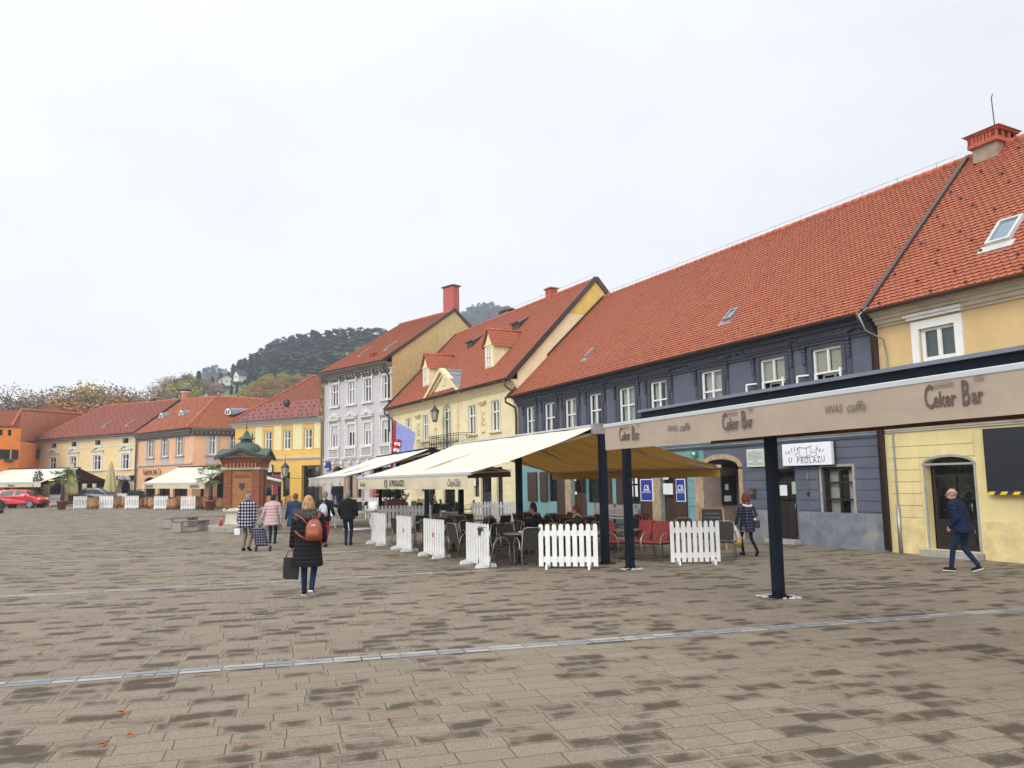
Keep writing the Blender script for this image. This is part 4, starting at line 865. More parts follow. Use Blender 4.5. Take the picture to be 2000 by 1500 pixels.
for q in U1: win(b,*q,2,(.66,),y=.06,cur='sides',bw=.045); stuc(b,q,0)
for i,q in enumerate(L1): 
    f=win(b,*q,2,(.66,),y=.06,cur='none',bw=.045); stuc(b,q,1); m=MB(); m.box(.07,q[1]-q[0]-.07,-.02,.0,(q[3]-q[2])*(.68 if i else .6),q[3]-q[2]-.06); m.build('roller_blind',mat('pale_blind',(.42,.43,.42),.7,.1,20),f)
zm=FL.uz(700,893)[1]; cornice(b,0,LL,zm,((.08,.06),(.08,.14)),STUC,name='string_course')
zb2=FL.uz(700,897)[1]
for i in range(8): x=.5+i*(LL-1)/7; m=MB(); m.box(x-.09,x+.09,-.2,.01,zm-.75,zm-.16); m.sph((x,-.2,zm-.42),.14,7); m.build('console_mask',STUC,b)
cc=go[0]; m=MB(); archring(m,cc[0],cc[1],cc[3]-.5,.5,.25,-.09,.01); m.box(cc[0]-.25,cc[0],-.09,.01,-.1,cc[3]-.5); m.box(cc[1],cc[1]+.25,-.09,.01,-.1,cc[3]-.5); m.build('portal',STONE,b)
for q in go[1:]: 
    m=MB(); m.box(q[0]-.3,q[0],-.06,.01,-.1,3.2); m.build('stone_pier',STONE,b); m=MB(); m.box(q[1],q[1]+.3,-.06,.01,-.1,3.2); m.build('stone_pier',STONE,b); win(b,*q[:4],2 if q[1]-q[0]>1.2 else 1,(.7,),y=.1,fm=DBR,cur='none')
m=MB(); m.box(go[0][1]+.3,go[1][0]-.35,-.05,.01,-.2,.9); m.build('plinth',GREYST,b)
sp=gyz[1]; eL=(0,-.7,zl+.1); eR=(LL,-.7,zl+.1); rt1=FL.uz(781,627,hr)
roofobj(b,'roof',[ROOF1,HOOK],[((eL,eR,(LL,hr,sp),(max(0.02,rt1[0]),hr,sp)),dict(detail=True,hooks=(1.8,5,1,.5))),(((LL,2*hr+.5,zl),(0,2*hr+.5,zl),(max(0.02,rt1[0]),hr,sp),(LL,hr,sp)),dict(detail=False)),(((0,2*hr+.5,zl),eL,(max(.02,rt1[0]),hr,sp),(max(.02,rt1[0]),hr,sp)),dict(detail=False))])
ridge(b,(max(0,rt1[0]),hr,sp),(LL,hr,sp),RIDGE)
m=MB(); m.bar((LL+.04,-.75,zl+.1),(LL+.04,hr,sp+.06),.12,.24); m.bar((LL+.04,hr,sp+.06),(LL+.04,2*hr+.4,zl+.1),.12,.24); m.build('verge_board',BROWNGUT,b)
pipe(b,[(LL-.12,-.72,zl),(LL-.15,-.6,zl-.5),(LL-.2,-.1,zl-1),(LL-.2,-.1,zl-5)],BROWNGUT,.07); gutter(b,(0,-.78,zl+.12),(LL,-.78,zl+.12),BROWNGUT,.09)
RLp=Plane(FL,eL,eR,(LL,hr,sp)); skylight(b,RLp,(704,694),(728,678)); skylight(b,RLp,(753,683),(778,668))
a=RLp.at(727,697); m=MB(); m.box(a.x-.25,a.x+.25,a.y-.1,a.y+.5,a.z,a.z+.3); m.build('roof_vent',ROOF3 if False else mat('vent_red',(.2,.03,.02),.6,.1),b)
c0,c1=FL.uz(872,580,hr+.5)[0],FL.uz(893,580,hr+.5)[0]; zt_=FL.uz(882,557,hr)[1]
m=MB(); c1=min(c1-.1,LL-.1); c0=min(c0,c1-.7); m.box(c0,c1,hr+.15,hr+.8,sp-1.2,zt_); ch=m.build('chimney',mat('new_brick',(.36,.085,.07),.8,.2,30,.2,20),b); m=MB(); m.box(c0-.1,c1+.1,hr+.05,hr+.9,zt_,zt_+.1); m.build('chimney_cap',BROWNGUT,ch)
t,w,h=signbox('bank_sign','small blue sign with pale lower strip at the left corner of the lilac house','sign',FL,(634,902.5),(643,918),-.2,-.1,PB); m=MB(); m.box(-w/2,w/2,-.01,0,-h/2,-h*.25); m.build('strip',mat('sign_cyan',(.15,.42,.65),.5),t)
t,w,h=signbox('bank_poster','tall blue and cyan light panel in the stone doorway of the lilac house','poster',FL,(700,928),(708,952),-.2,-.12,PB); m=MB(); m.box(-w/2,w/2,-.01,0,h*.2,h/2); m.build('strip',mat('sign_cyan',(.15,.42,.65),.5),t)
# ===== bright yellow house with dark red roof
F2=Fac((-23.87,66.0),(-15.1,61.25)); L2=F2.L
YB=mat('bright_yellow_plaster',(.62,.39,.085),.85,.06,2,.15,40,dirt=.15,dirtcol=(.5,.32,.08)); YP=mat('cream_field',(.66,.58,.33),.88,.06,2,.15,40)
b=bldg('bright_yellow_house','bright yellow house with pale panels and a dark red and brown tiled roof',F2)
z2=F2.uz(632,812,-.5)[1]
V=[wp(F2,a,c) for a,c in (((483,845),(495,872)),((517.5,843),(531,880.5)),((554,840),(568.5,878)),((595,836),(610,875)))]; zt=sum(q[3] for q in V[1:])/3; zb_=sum(q[2] for q in V[1:])/3; V=[(q[0],q[1],zb_,zt) for q in V]
def X2(px,y=0): return F2.uz(px,960,y)[0]
g2=[(X2(590),X2(626),.1,F2.uz(600,909)[1],0,.4),(X2(552),X2(566),1.0,F2.uz(560,922)[1]),(X2(532),X2(548),1.0,F2.uz(540,922)[1]),(X2(515),X2(531),.9,F2.uz(520,909)[1])]
y2z=F2.yz(630,731,L2)
wall(b,L2,-.3,z2,V+g2,[YB],D=9,gl=[(0,z2),(9,z2)])
m=MB()
for a,c in ((X2(497),X2(511)),(X2(533.5),X2(549)),(X2(571),X2(590)),(X2(613),X2(625))): m=MB(); m.box(a,c,-.03,.01,zb_-.0,zt+.5); m.build('wall_panel',YP,b)

for i in range(9): m=MB(); m.box(L2-.28-(.12 if i%2 else 0),L2,-.04,.01,4.0+i*.4,4.36+i*.4); m.build('quoin',YB,b)
for q in V:
    f=win(b,*q,2,(.56,),y=.05,cur='sides',fw=.1); surround(b,*q,.12,YB,pr=.05); m=MB(); m.box(q[0]-.25,q[1]+.25,-.18,.01,q[3]+.62,q[3]+.76); m.build('window_hood',mat('hood_white',(.55,.5,.38),.8),b)
cornice(b,-.2,L2,z2+.02,((.14,.08),(.14,.2),(.12,.38),(.1,.52)),mat('cornice_pale',(.50,.46,.38),.8,.1,dirt=.3))
zs=F2.uz(560,893)[1]; cornice(b,0,L2,zs,((.1,.08),(.12,.16)),MATS['cornice_pale'],name='string_course')
surround(b,*g2[0][:4],.35,YB,pr=.08); win(b,g2[0][0],g2[0][1],.1,g2[0][3],2,(.35,.7),y=.2,fm=DBR,cur='none')
for q in g2[1:]: win(b,*q,1,None,y=.1,fm=DBR,cur='none')
m=MB(); q=g2[2]; m.box(q[0]+.1,q[1]-.1,.05,.07,1.2,q[3]-.2); m.build('window_poster',mat('poster_magenta',(.30,.02,.12),.5,.9,3),b)
yl=backto
hyp=(L2,y2z[0],y2z[1]); midz=z2+(y2z[1]-z2)*.42; midy=-.55+(y2z[0]+.55)*.42
apx=F2.uz(616,733,y2z[0])[0]
eL=(-.25,-.55,z2+.04); eR=(L2,-.55,z2+.04); A2=(min(apx,L2-.1),y2z[0],y2z[1])
mL=tuple(Vector(eL).lerp(Vector(A2),.42)); mR=tuple(Vector(eR).lerp(Vector(hyp),.42))
roofobj(b,'roof',[ROOF4,HOOK],[((mL,mR,hyp,A2),dict(detail=True,hooks=(1.5,5,1,.6))),((eL,(-.25,9.5,z2),A2,A2),dict(detail=False))])
roofobj(b,'lower_roof',[ROOF5,HOOK],[((eL,eR,mR,mL),dict(detail=True,hooks=(.55,2,1,1.0)))])
gutter(b,(-.3,-.64,z2+.05),(L2,-.64,z2+.05),GREYPLATE,.09); ridge(b,eL,A2,MATS['ridge_tile'],.09)
m=MB(); a=Plane(F2,eL,eR,hyp).at(561,790); m.sph((a.x,a.y,a.z+.1),.35,10,sz=.9); m.build('roof_vent',IRON,b)
pipe(b,[(L2-.06,-.6,z2),(L2-.06,-.15,z2-.5),(L2-.06,-.15,0)],METAL,.07)
lp=AT(557,901,57.5); t=lantern('wall_lantern','grey iron street lantern on a scrolled wall bracket in front of the bright yellow house',lp,1.25,arm=[(0,0,-1.2),(.3,.5,-1.25),(.9,2.5,-1.3),(1.0,4.6,-1.2),(1.0,4.9,-1.7)])
t,w,h=signbox('round_logo_sign','small dark sign with a white ring over the big door of the bright yellow house','sign',F2,(615,910),(626,927),-.16,-.1,BROWNGUT); m=MB(); m.tube([(.13*cos(k*pi/6),-.02,.1+.13*sin(k*pi/6)) for k in range(13)],.02,4); m.build('ring',PAPER,t)
t,w,h=signbox('cafe_letter_sign','dark sign with large white curly lettering right of the brick well house','sign',F2,(513,908),(531,924),-.2,-.1,IRON); addtext('lettering','OB',t,(0,-.01,0),.8,PAPER,bold=.02)
# ===== peach corner house
F3=Fac((-36.48,74.91),(-28.32,68.0)); L3=F3.L; F3b=Fac((-28.32,68.0),(-25.0,71.2)); zp=F3.uz(374,835,-.5)[1]
PEA=mat('peach_plaster',(.66,.38,.22),.88,.07,1.6,.2,40,dirt=.2,dirtcol=(.45,.25,.15)); MAUVE=mat('mauve_stucco',(.42,.36,.34),.8,.12,3,.2,15,dirt=.4)
b=bldg('peach_house','peach orange corner house with mauve window frames and arched roof windows',F3)
F3c=Fac((-28.32,68.0),(-17.5,72.6)); L3b=F3c.L
V=[wp(F3,a,c) for a,c in (((289,854),(300,893)),((317,852),(327.5,892)),((345.5,850),(357.5,890)))]; zt=sum(q[3] for q in V)/3; zb_=sum(q[2] for q in V)/3; V=[(q[0],q[1],zb_,zt) for q in V]
g3=[(F3.uz(281,960)[0],F3.uz(303,960)[0],.3,2.9,.4,.3),(F3.uz(308,960)[0],F3.uz(332,960)[0],.3,2.9,.4,.3),(F3.uz(337,960)[0],F3.uz(366,960)[0],.3,2.9,.4,.3)]
wall(b,L3,-.3,zp,V+g3,[PEA],D=9)
for q in V: win(b,*q,2,(.66,),y=.05,cur='full',fw=.09); surround(b,*q,.2,MAUVE,pr=.06,head=.05,sill=1); m=MB(); m.box(q[0]-.15,q[1]+.15,-.05,.01,q[2]-.85,q[2]-.15); m.build('apron_panel',MAUVE,b)
for q in g3: win(b,*q[:4],2,(.75,),y=.2,fm=DBR,cur='none')
cornice(b,0,L3+.1,zp,((.12,.06),(.3,.12),(.16,.4),(.1,.5)),SOOT,dent=(.16,.2,.2,.38,zp-.3)); m=MB(); m.box(0,L3,-.12,.01,3.95,4.1); m.build('string_course',MAUVE,b)
# second wing turned to the right, built in its own frame under the same house
w2=bpy.data.objects.new('right_wing',None); C.objects.link(w2); w2.parent=b; KIDS.setdefault(b.name,[]).append(w2)
w2.matrix_local=Matrix.Translation((L3,0,0))@Matrix.Rotation(F3c.a-F3.a,4,'Z')
V=[wp(F3c,a,c) for a,c in (((407,856),(422,888)),((448.5,857),(463,889)))]; V=[(q[0],q[1],zb_,zt) for q in V]
wall(w2,L3b,-.3,zp,V+[(F3c.uz(424,960)[0],F3c.uz(438,960)[0],.2,2.8)],[PEA],D=8)
for q in V: win(w2,*q,2,(.66,),y=.05,cur='sides',fw=.09); surround(w2,*q,.2,MAUVE,pr=.06,head=.05,sill=1); m=MB(); m.box(q[0]-.15,q[1]+.15,-.05,.01,q[2]-.85,q[2]-.15); m.build('apron_panel',MAUVE,w2)
cornice(w2,-.1,L3b,zp,((.12,.06),(.3,.12),(.16,.4),(.1,.5)),SOOT,dent=(.16,.2,.2,.38,zp-.3))
def loc3(F,p): d=Vector(p)-F.A; return Vector((d.dot(F.u),d.dot(F.n),d.z))
ec=Vector((L3+.1,-.65,zp+.03)); eLw=Vector((0,-.6,zp+.03)); apY=74.0; ap=loc3(F3,AT(422,775,apY)); rl3=loc3(F3,AT(350,781.5,apY+6.5)); eRw=loc3(F3,F3c.W(L3b,-.6,zp+.03)); rr3=loc3(F3,AT(523,780.5,apY+2.6))
def lift_to(p,q,r,s): return [tuple(x) for x in (p,q,r,s)]
roofobj(b,'roof',[ROOF2,HOOK],[(lift_to(eLw,ec,ap,rl3),dict(detail=True,hooks=(1.6,5,1,.9))),(lift_to(ec,eRw,rr3,ap),dict(detail=True,hooks=(1.6,5,1,.9))),(lift_to(Vector((L3,9,zp)),Vector((0,9,zp)),rl3,ap),dict(detail=False))])
ridge(b,ec,ap,RIDGE,.12); ridge(b,rl3,ap,RIDGE,.12); ridge(b,ap,rr3,RIDGE,.12)
def eyebrow(b,P,px,s,M):
    a=P.at(*px); m=MB(); n=10; vs=[]
    for k in range(n+1):
        t=pi*k/n; vs.append((a.x-cos(t)*.55*s,a.y,a.z+sin(t)*.6*s))
    o=[(v[0],v[1]+1.7*s*(.15+.85*sin(pi*i/n)),v[2]+.02) for i,v in enumerate(vs)]; m.add(vs+o,[(i,i+1,n+2+i,n+1+i) for i in range(n)],0,True); d=m.build('roof_window',GREYPLATE,b)
    m=MB(); m.poly([(v[0]*.9+a.x*.1,v[1]-.03,(v[2]-a.z)*.85+a.z+.05) for v in vs]); m.build('window_face',WHITE,d)
    for sx in (-.17,.17): m=MB(); m.poly([(a.x+sx*s-.1*s,a.y-.05,a.z+.1*s),(a.x+sx*s+.1*s,a.y-.05,a.z+.1*s),(a.x+sx*s+.1*s,a.y-.05,a.z+.38*s),(a.x+sx*s-.1*s,a.y-.05,a.z+.38*s)]); m.build('pane',DARK,d)
P3=Plane(F3,eLw,ec,ap); eyebrow(b,P3,(315,817),.95,0); eyebrow(b,P3,(354,812),.95,0)
P3b=Plane(F3,ec,eRw,ap); eyebrow(b,P3b,(445,811),1.2,0)
pc=loc3(F3,AT(362,781,apY+6)); m=MB(); m.lathe([(.45,pc.z-1),(.42,pc.z+.7),(.55,pc.z+.75),(.55,pc.z+.85)],12,(pc.x,pc.y,0)); ch=m.build('chimney',PEA,b); m=MB(); m.lathe([(.55,0),(.6,.15),(.4,.42),(.02,.5)],12,(pc.x,pc.y,pc.z+.95)); m.tube([(pc.x,pc.y,pc.z+.7),(pc.x,pc.y,pc.z+1)],.4); m.build('chimney_cowl',mat('copper_cowl',(.07,.08,.06),.5,.3),ch)
t,w,h=signbox('shop_lettering','dark curly shop lettering on the peach wall above the awning','sign',F3,(279,917),(312,925),-.12,-.1,PEA); addtext('lettering','Kapitola hala 7',t,(0,-.01,0),.62,DBR,bold=.012,sx=.9)
# ===== hotel
F4=Fac((-51.84,83.76),(-36.52,74.95)); L4=F4.L; z4=F4.uz(264,846,-.5)[1]
HOT=mat('hotel_plaster',(.70,.54,.28),.88,.06,1.5,.15,40,dirt=.2,dirtcol=(.5,.4,.22))
b=bldg('hotel_building','long pale yellow hotel with small square attic windows and red roof',F4)
V=[];S4=[]
for (a,c,yt,yb_) in ((97.5,109.5,894,914),(137,149,892,912),(183,196.5,888.5,918),(238.5,251.5,887,914.5)): V.append(wp(F4,(a,yt),(c,yb_)))
for (a,c,yt,yb_) in ((100,111,862,871),(141,150,860.5,869.5),(187,197,857.5,867),(240.5,252,854,863)): S4.append(wp(F4,(a,yt),(c,yb_)))
zt=sum(q[3] for q in V)/4; zb_=V[3][2]-.1; V=[(q[0],q[1],zb_,zt) for q in V]; za=sum(q[3] for q in S4)/4+.05; zb2=sum(q[2] for q in S4)/4-.12; S4=[(q[0],q[1],zb2,za) for q in S4]
def X4(px,y=0): return F4.uz(px,960,y)[0]
g4=[(X4(230),X4(256),.2,F4.uz(243,937)[1],.8,.4),(X4(95),X4(125),.3,2.6),(X4(140),X4(160),.3,2.6),(X4(168),X4(180),.3,2.6),(X4(186),X4(205),.3,2.6)]
wall(b,L4,-.3,z4,V+S4+g4,[HOT],D=9.5)
for q in V:
    win(b,*q,2,(.64,),y=.05,cur='sides',fw=.1); surround(b,*q,.3,WHITE if False else mat('white_stone',(.60,.58,.52),.8,.08),pr=.05,sill=1)
    m=MB(); cx=(q[0]+q[1])/2; w=(q[1]-q[0])/2+.5; z=q[3]+.42; m.bar((cx-w,-.1,z),(cx+w,-.1,z),.1,.09); m.bar((cx-w,-.1,z),(cx,-.1,z+.42),.1,.09); m.bar((cx+w,-.1,z),(cx,-.1,z+.42),.1,.09); m.build('window_pediment',MATS['white_stone'],b)
for q in S4:
    m=MB(); m.box(q[0]-.25,q[1]+.25,-.05,.01,q[3],q[3]+.25); m.box(q[0]-.25,q[1]+.25,-.05,.01,q[2]-.25,q[2]); m.box(q[0]-.25,q[0],-.05,.01,q[2],q[3]); m.box(q[1],q[1]+.25,-.05,.01,q[2],q[3]); m.build('window_surround',MATS['white_stone'],b)
    m=MB(); cx=(q[0]+q[1])/2; cz=(q[2]+q[3])/2
    for k in range(5): m.tube([(q[0]+(q[1]-q[0])*k/4,.02,q[2]),(q[1]-(q[1]-q[0])*k/4,.02,q[3])],.025,4)
    m.build('window_grille',IRON,b)
m=MB(); zz=F4.uz(200,874)[1]; m.box(0,L4,-.04,.01,zz,zz+.08); m.box(0,L4,-.08,.01,3.7,3.85); m.build('string_course',MATS['white_stone'],b)
courses(b,L4,.5,3.6,.42,g4,HOT,u0=X4(210))
cornice(b,-.1,L4,z4+.05,((.12,.06),(.12,.2),(.1,.36),(.1,.5)),MATS['white_stone'],dent=(.14,.26,.1,.38,z4-.1),dm=SOOT)
m=MB(); q=g4[0]; archring(m,q[0],q[1],q[3]-.8,.8,.3,-.1,.01); m.box(q[0]-.3,q[0],-.1,.01,-.1,q[3]-.8); m.box(q[1],q[1]+.3,-.1,.01,-.1,q[3]-.8); m.build('portal',GREYST,b)
for q in g4[1:]: win(b,*q,2,None,y=.1,fm=DBR,cur='none')
t,w,h=signbox('hotel_sign','black sign with white letters HOTEL above the arched hotel door','sign',F4,(227,929),(258,937),-.3,-.12,IRON); addtext('lettering','HOTEL',t,(0,-.01,0),.55,PAPER,bold=.015,sx=1.15)
eL=Vector((-.35,-.6,z4+.05)); eR=Vector((L4,-.6,z4+.05)); 
rR=loc3(F4,AT(350,781,79.5)); P4=Plane(F4,eL,eR,rR); rL=P4.at(203,793.5)
roofobj(b,'roof',[ROOF3,HOOK],[((eL,eR,rR,rL),dict(detail=True,hooks=(.9,4,1,1.0))),((eL,(-.35,10,z4),rL,rL),dict(detail=False)),(((L4,2*rR.y,z4),(-.35,2*rR.y,z4),rL,rR),dict(detail=False))])
ridge(b,rL,rR,MATS['ridge_tile'],.12); ridge(b,eL,rL,MATS['ridge_tile'],.1); m=MB(); m.bar(eR,rR,.15,.15); m.build('roof_seam',BROWNGUT,b)
skylight(b,P4,(201,834),(220,824)); skylight(b,P4,(247,831),(265,821)); pipe(b,[(L4-.1,-.6,z4),(L4-.15,-.15,z4-.6),(L4-.15,-.15,0)],GREYPLATE,.09)
gutter(b,(-.4,-.7,z4+.06),(L4,-.7,z4+.06),BROWNGUT,.1)
# ===== orange house at the left edge
p0=AT(35,960,77.5); p1=AT(78,960,84.5); pl_=AT(-75,960,73.5)
F5=Fac((pl_.x,pl_.y),(p0.x,p0.y)); F5b=Fac((p0.x,p0.y),(p1.x,p1.y)); L5=F5.L; zo=F5.uz(2,834,-.4)[1]
ORG=mat('orange_plaster',(.72,.22,.035),.88,.1,1.6,.2,40,dirt=.2,dirtcol=(.45,.14,.03))
b=bldg('orange_house','bright orange house with dark shutters and a broken hipped tile roof at the left edge',F5)
V=[wp(F5,a,c) for a,c in (((0,878),(4,898)),((13,878),(21,897)))]; S5=[wp(F5,(-5,841),(5,854)),wp(F5,(16,839),(22,851))]; V=[(q[0],q[1],V[1][2],V[1][3]) for q in V]; S5=[(q[0],q[1],S5[1][2],S5[1][3]) for q in S5]
wall(b,L5,-.3,zo-.05,V+S5+[(F5.uz(10,960)[0],F5.uz(20,960)[0],.3,2.6)],[ORG],D=9)
for q in V: win(b,*q,2,(.5,),y=.05,cur='half',fw=.1); leaf_shutter(b,q[0]-.65,q[0]-.05,q[2],q[3],-.05,DBR); leaf_shutter(b,q[1]+.05,q[1]+.65,q[2],q[3],-.05,DBR)
for q in S5: win(b,*q,1,None,y=.05,fm=DBR,cur='none')
q=V[1]; m=MB(); rr=random.Random(5); m.box(q[0]-.1,q[1]+.1,-.3,-.08,q[2]-.25,q[2]-.05); fbx=m.build('flower_box',DBR,b)
m=MB()
for k in range(50): x=q[0]-.2+rr.random()*(q[1]-q[0]+.4); m.sph((x,-.25+rr.uniform(-.1,.1),q[2]-.1+rr.uniform(-.15,.12)),.07,4,mi=int(rr.random()<.35))
m.build('flowers',[LEAFD,mat('flower_mauve',(.25,.08,.15),.7)],b)
w5=bpy.data.objects.new('right_wing',None); C.objects.link(w5); w5.parent=b; KIDS.setdefault(b.name,[]).append(w5); w5.matrix_local=Matrix.Translation((L5,0,0))@Matrix.Rotation(F5b.a-F5.a,4,'Z')
zr=F5b.uz(50,862,-.3)[1]; sw=wp(F5b,(70,877),(77,897)); wall(w5,F5b.L+3,-.3,zr,[],[ORG],D=8); leaf_shutter(w5,sw[0],sw[1],sw[2],sw[3],-.05,DBR)
e0=loc3(F5,F5.W(0,-.4,zo)); e1=loc3(F5,AT(23,832,77.3)); e2=loc3(F5,AT(36,861,77.2)); e3=loc3(F5,AT(79,862,84.3)); r1=loc3(F5,AT(42,800,82)); r2=loc3(F5,AT(165,809,95)); r0=loc3(F5,AT(-75,812,79)); r3=loc3(F5,AT(160,820,93))
roofobj(b,'roof',[ROOF2],[((e0,e1,r1,r0),dict(detail=False)),((e2,e3,r2,r1),dict(detail=False)),((e1,e2,r1,r1),dict(detail=False))])
t0=loc3(F5,AT(99,789,90)); ta=loc3(F5,AT(70,806,86)); tb=loc3(F5,AT(128,806,93)); m=MB(); m.nofix=1; patch(m,ta,tb,t0,t0,detail=False); tb2=loc3(F5,AT(165,809,97)); patch(m,tb,tb2,t0,t0,detail=False); m.build('upper_roof',[ROOF2],b)
ridge(b,r1,r2,RIDGE,.15); ridge(b,e1,r1,RIDGE,.12); skylight(b,Plane(F5,e2,e3,r1),(71,842),(82,831),fm=METAL)
m=MB(); ant=loc3(F5,AT(88,800,86)); m.tube([ant,ant+Vector((0,0,2.6))],.04,5); m.tube([ant+Vector((-1,0,1.1)),ant+Vector((0.3,0,1.1))],.025,4)
for k in range(5): m.tube([ant+Vector((-1+k*.25,-.3,1.1)),ant+Vector((-1+k*.25,.3,1.1))],.015,4)
m.tube([ant+Vector((-1,0,1.1)),ant+Vector((-1,0,-.3))],.03,4); m.build('antenna',METAL,b)
# ------------------------------------------------------------------ hills behind the town
DI=[60,95,130,220,350,520,700,900]
TT=[(-2,(0,0,3,9,14,16,20,30)),(-.62,(0,0,3,10,16,18,20,30)),(-.50,(0,0,3,19,24,28,40,50)),(-.45,(0,0,4,24,30,32,40,60)),(-.38,(0,0,5,27,42,44,60,80)),(-.33,(0,0,5,26,52,55,70,80)),(-.27,(0,0,5,29,60,60,60,60)),(-.2,(0,0,5,29,64,64,60,60)),(-.1,(0,0,5,28,62,80,120,60)),(0,(0,0,5,28,55,100,160,120)),(.3,(0,0,3,15,40,80,100,100)),(2,(0,0,0,5,15,30,40,40))]
def hh(x,y):
    y=max(y,1); t=x/y
    def prof(p):
        if y<=DI[0]: return 0
        for i in range(len(DI)-1):
            if y<DI[i+1]: f=(y-DI[i])/(DI[i+1]-DI[i]); f=f*f*(3-2*f); return p[i]+(p[i+1]-p[i])*f
        return p[-1]
    for i in range(len(TT)-1):
        if t<TT[i+1][0]: f=max(0,min(1,(t-TT[i][0])/(TT[i+1][0]-TT[i][0]))); return gz(max(-110,min(110,x)),min(y,100))+prof(TT[i][1])*(1-f)+prof(TT[i+1][1])*f
    return 0
m=MB(); m.nofix=1; ys=[100,108,116,125,135]+[150+15*i for i in range(28)]+[600,650,700]; n=90
for j,y in enumerate(ys):
    for i in range(n+1):
        t=-1.3+2.2*i/n; x=t*y; z=hh(x,y)+(1.2*mnoise.noise(Vector((x*.03,y*.03,0))) if y>115 else 0)-(.4 if y<=100 else 0); m.v.append((x,y,z))
for j in range(len(ys)-1):
    for i in range(n): k=j*(n+1)+i; m.f.append((k,k+1,k+n+2,k+n+1)); m.m.append(0); m.sm.append(True)
m.build('hillside',mat('hill_grass',(.10,.155,.035),.95,.35,.05,.3,2,dirt=.5,dirtcol=(.10,.08,.04)),kind='structure')
def leafmat(name,c1,c2):
    m=bpy.data.materials.new(name); m.use_nodes=True; t=m.node_tree; b=t.nodes['Principled BSDF']; b.inputs['Roughness'].default_value=.8; b.inputs['Specular IOR Level'].default_value=.2
    tc=t.nodes.new('ShaderNodeTexCoord'); n=t.nodes.new('ShaderNodeTexNoise'); n.inputs['Scale'].default_value=.6; n.inputs['Detail'].default_value=6; n.inputs['Roughness'].default_value=.75; t.links.new(tc.outputs['Object'],n.inputs['Vector'])
    r=t.nodes.new('ShaderNodeMapRange'); r.inputs[1].default_value=.35; r.inputs[2].default_value=.65; t.links.new(n.outputs[0],r.inputs[0])
    mx=t.nodes.new('ShaderNodeMix'); mx.data_type='RGBA'; t.links.new(r.outputs[0],mx.inputs['Factor']); mx.inputs['A'].default_value=(*c1,1); mx.inputs['B'].default_value=(*c2,1); t.links.new(mx.outputs['Result'],b.inputs['Base Color']); MATS[name]=m; return m
BARK=mat('bark',(.07,.055,.045),.9,.3,6,.3,20)
def treeproto(name,label,kind,LM,H,seed,W=.45,leaf=.28,n=2600,bare=0.3,hide=True):
    rr=random.Random(seed); t=thing(name,label,'tree',(0,0,-500)); tk=MB(); tips=[]
    def branch(p,d,l,r,lev):
        q=p+d*l; mid=p.lerp(q,.5)+Vector((rr.uniform(-1,1),rr.uniform(-1,1),0))*l*.05; tk.tube([p,mid,q],[r,r*.85,r*.65],5 if lev<2 else 3,cap=False)
        if lev>=(3 if kind!='bare' else 4): tips.append((q,l)); return
        k=3 if lev else 5
        for i in range(k):
            a=2*pi*(i+rr.random()*.6)/k; tilt=rr.uniform(.35,.85); x=d.orthogonal().normalized(); y=d.cross(x)
            nd=(d*cos(tilt)+(x*cos(a)+y*sin(a))*sin(tilt)+Vector((0,0,.15))).normalized(); branch(p.lerp(q,rr.uniform(.6,1)),nd,l*rr.uniform(.62,.82),r*.6,lev+1)
        tips.append((q,l))
    if kind=='conifer':
        tk.tube([(0,0,0),(0,0,H*.95)],[H*.018,H*.004],6); lf=MB()
        for j in range(int(n/16)):
            z=H*(.22+.78*(j/(n/16))); R=H*.17*(1-(z/H-.22)/.80)**.8*rr.uniform(.65,1.15)+.1
            for i in range(16):
                a=rr.random()*2*pi; r=R*rr.uniform(.35,1); c=Vector((r*cos(a),r*sin(a),z-r*.25+rr.uniform(-.3,.3))); s=leaf*rr.uniform(.7,1.6); u=Vector((cos(a),sin(a),-.35)); v=Vector((-sin(a),cos(a),rr.uniform(-.3,.3)))
                lf.add([c-u*s-v*s*.5,c+u*s-v*s*.3,c+u*s*.9+v*s*.4,c-u*s*.8+v*s*.5],[(0,1,2,3)])
    else:
        branch(Vector((0,0,0)),Vector((0,0,1)),H*.30,H*.022,0); lf=MB(); per=max(1,int(n/len(tips)))
        for p,l in tips:
            for i in range(per):
                if mnoise.noise(p*.25+Vector((seed,0,0)))<-.25 and rr.random()<.7: continue
                c=p+Vector((rr.gauss(0,1),rr.gauss(0,1),rr.gauss(0,.8)))*H*.040; a=Vector((rr.uniform(-1,1),rr.uniform(-1,1),rr.uniform(-.6,.6))).normalized(); bb=a.cross(Vector((rr.uniform(-1,1),rr.uniform(-1,1),rr.uniform(-1,1)))).normalized(); s=leaf*rr.uniform(.5,1.3)
                lf.add([c-a*s,c+bb*s*.7,c+a*s,c-bb*s*.7],[(0,1,2,3)])
    zt=max(v[2] for v in lf.v); 
    tk.build('trunk',BARK,t); lf.nofix=1; lf.build('crown',LM,t); return t,zt
LMS={'rust':leafmat('rust_leaves',(.28,.13,.05),(.38,.20,.07)),'gold':leafmat('gold_leaves',(.36,.24,.07),(.46,.32,.09)),'brown':leafmat('brown_leaves',(.20,.145,.11),(.28,.20,.14)),'olive':leafmat('olive_leaves',(.13,.14,.05),(.20,.19,.07)),'pine':leafmat('pine_needles',(.028,.055,.050),(.045,.080,.062)),'yg':leafmat('yellow_green_leaves',(.26,.26,.06),(.36,.32,.08))}
T={}
for i,(k,H,n,lf) in enumerate((('rust',11,6500,.15),('gold',12,7500,.15),('brown',13,4200,.12),('olive',11,7500,.15),('yg',10,7500,.15))):
    T[k]=treeproto('autumn_tree','x','leafy',LMS[k],H,i+3,n=n,leaf=lf)
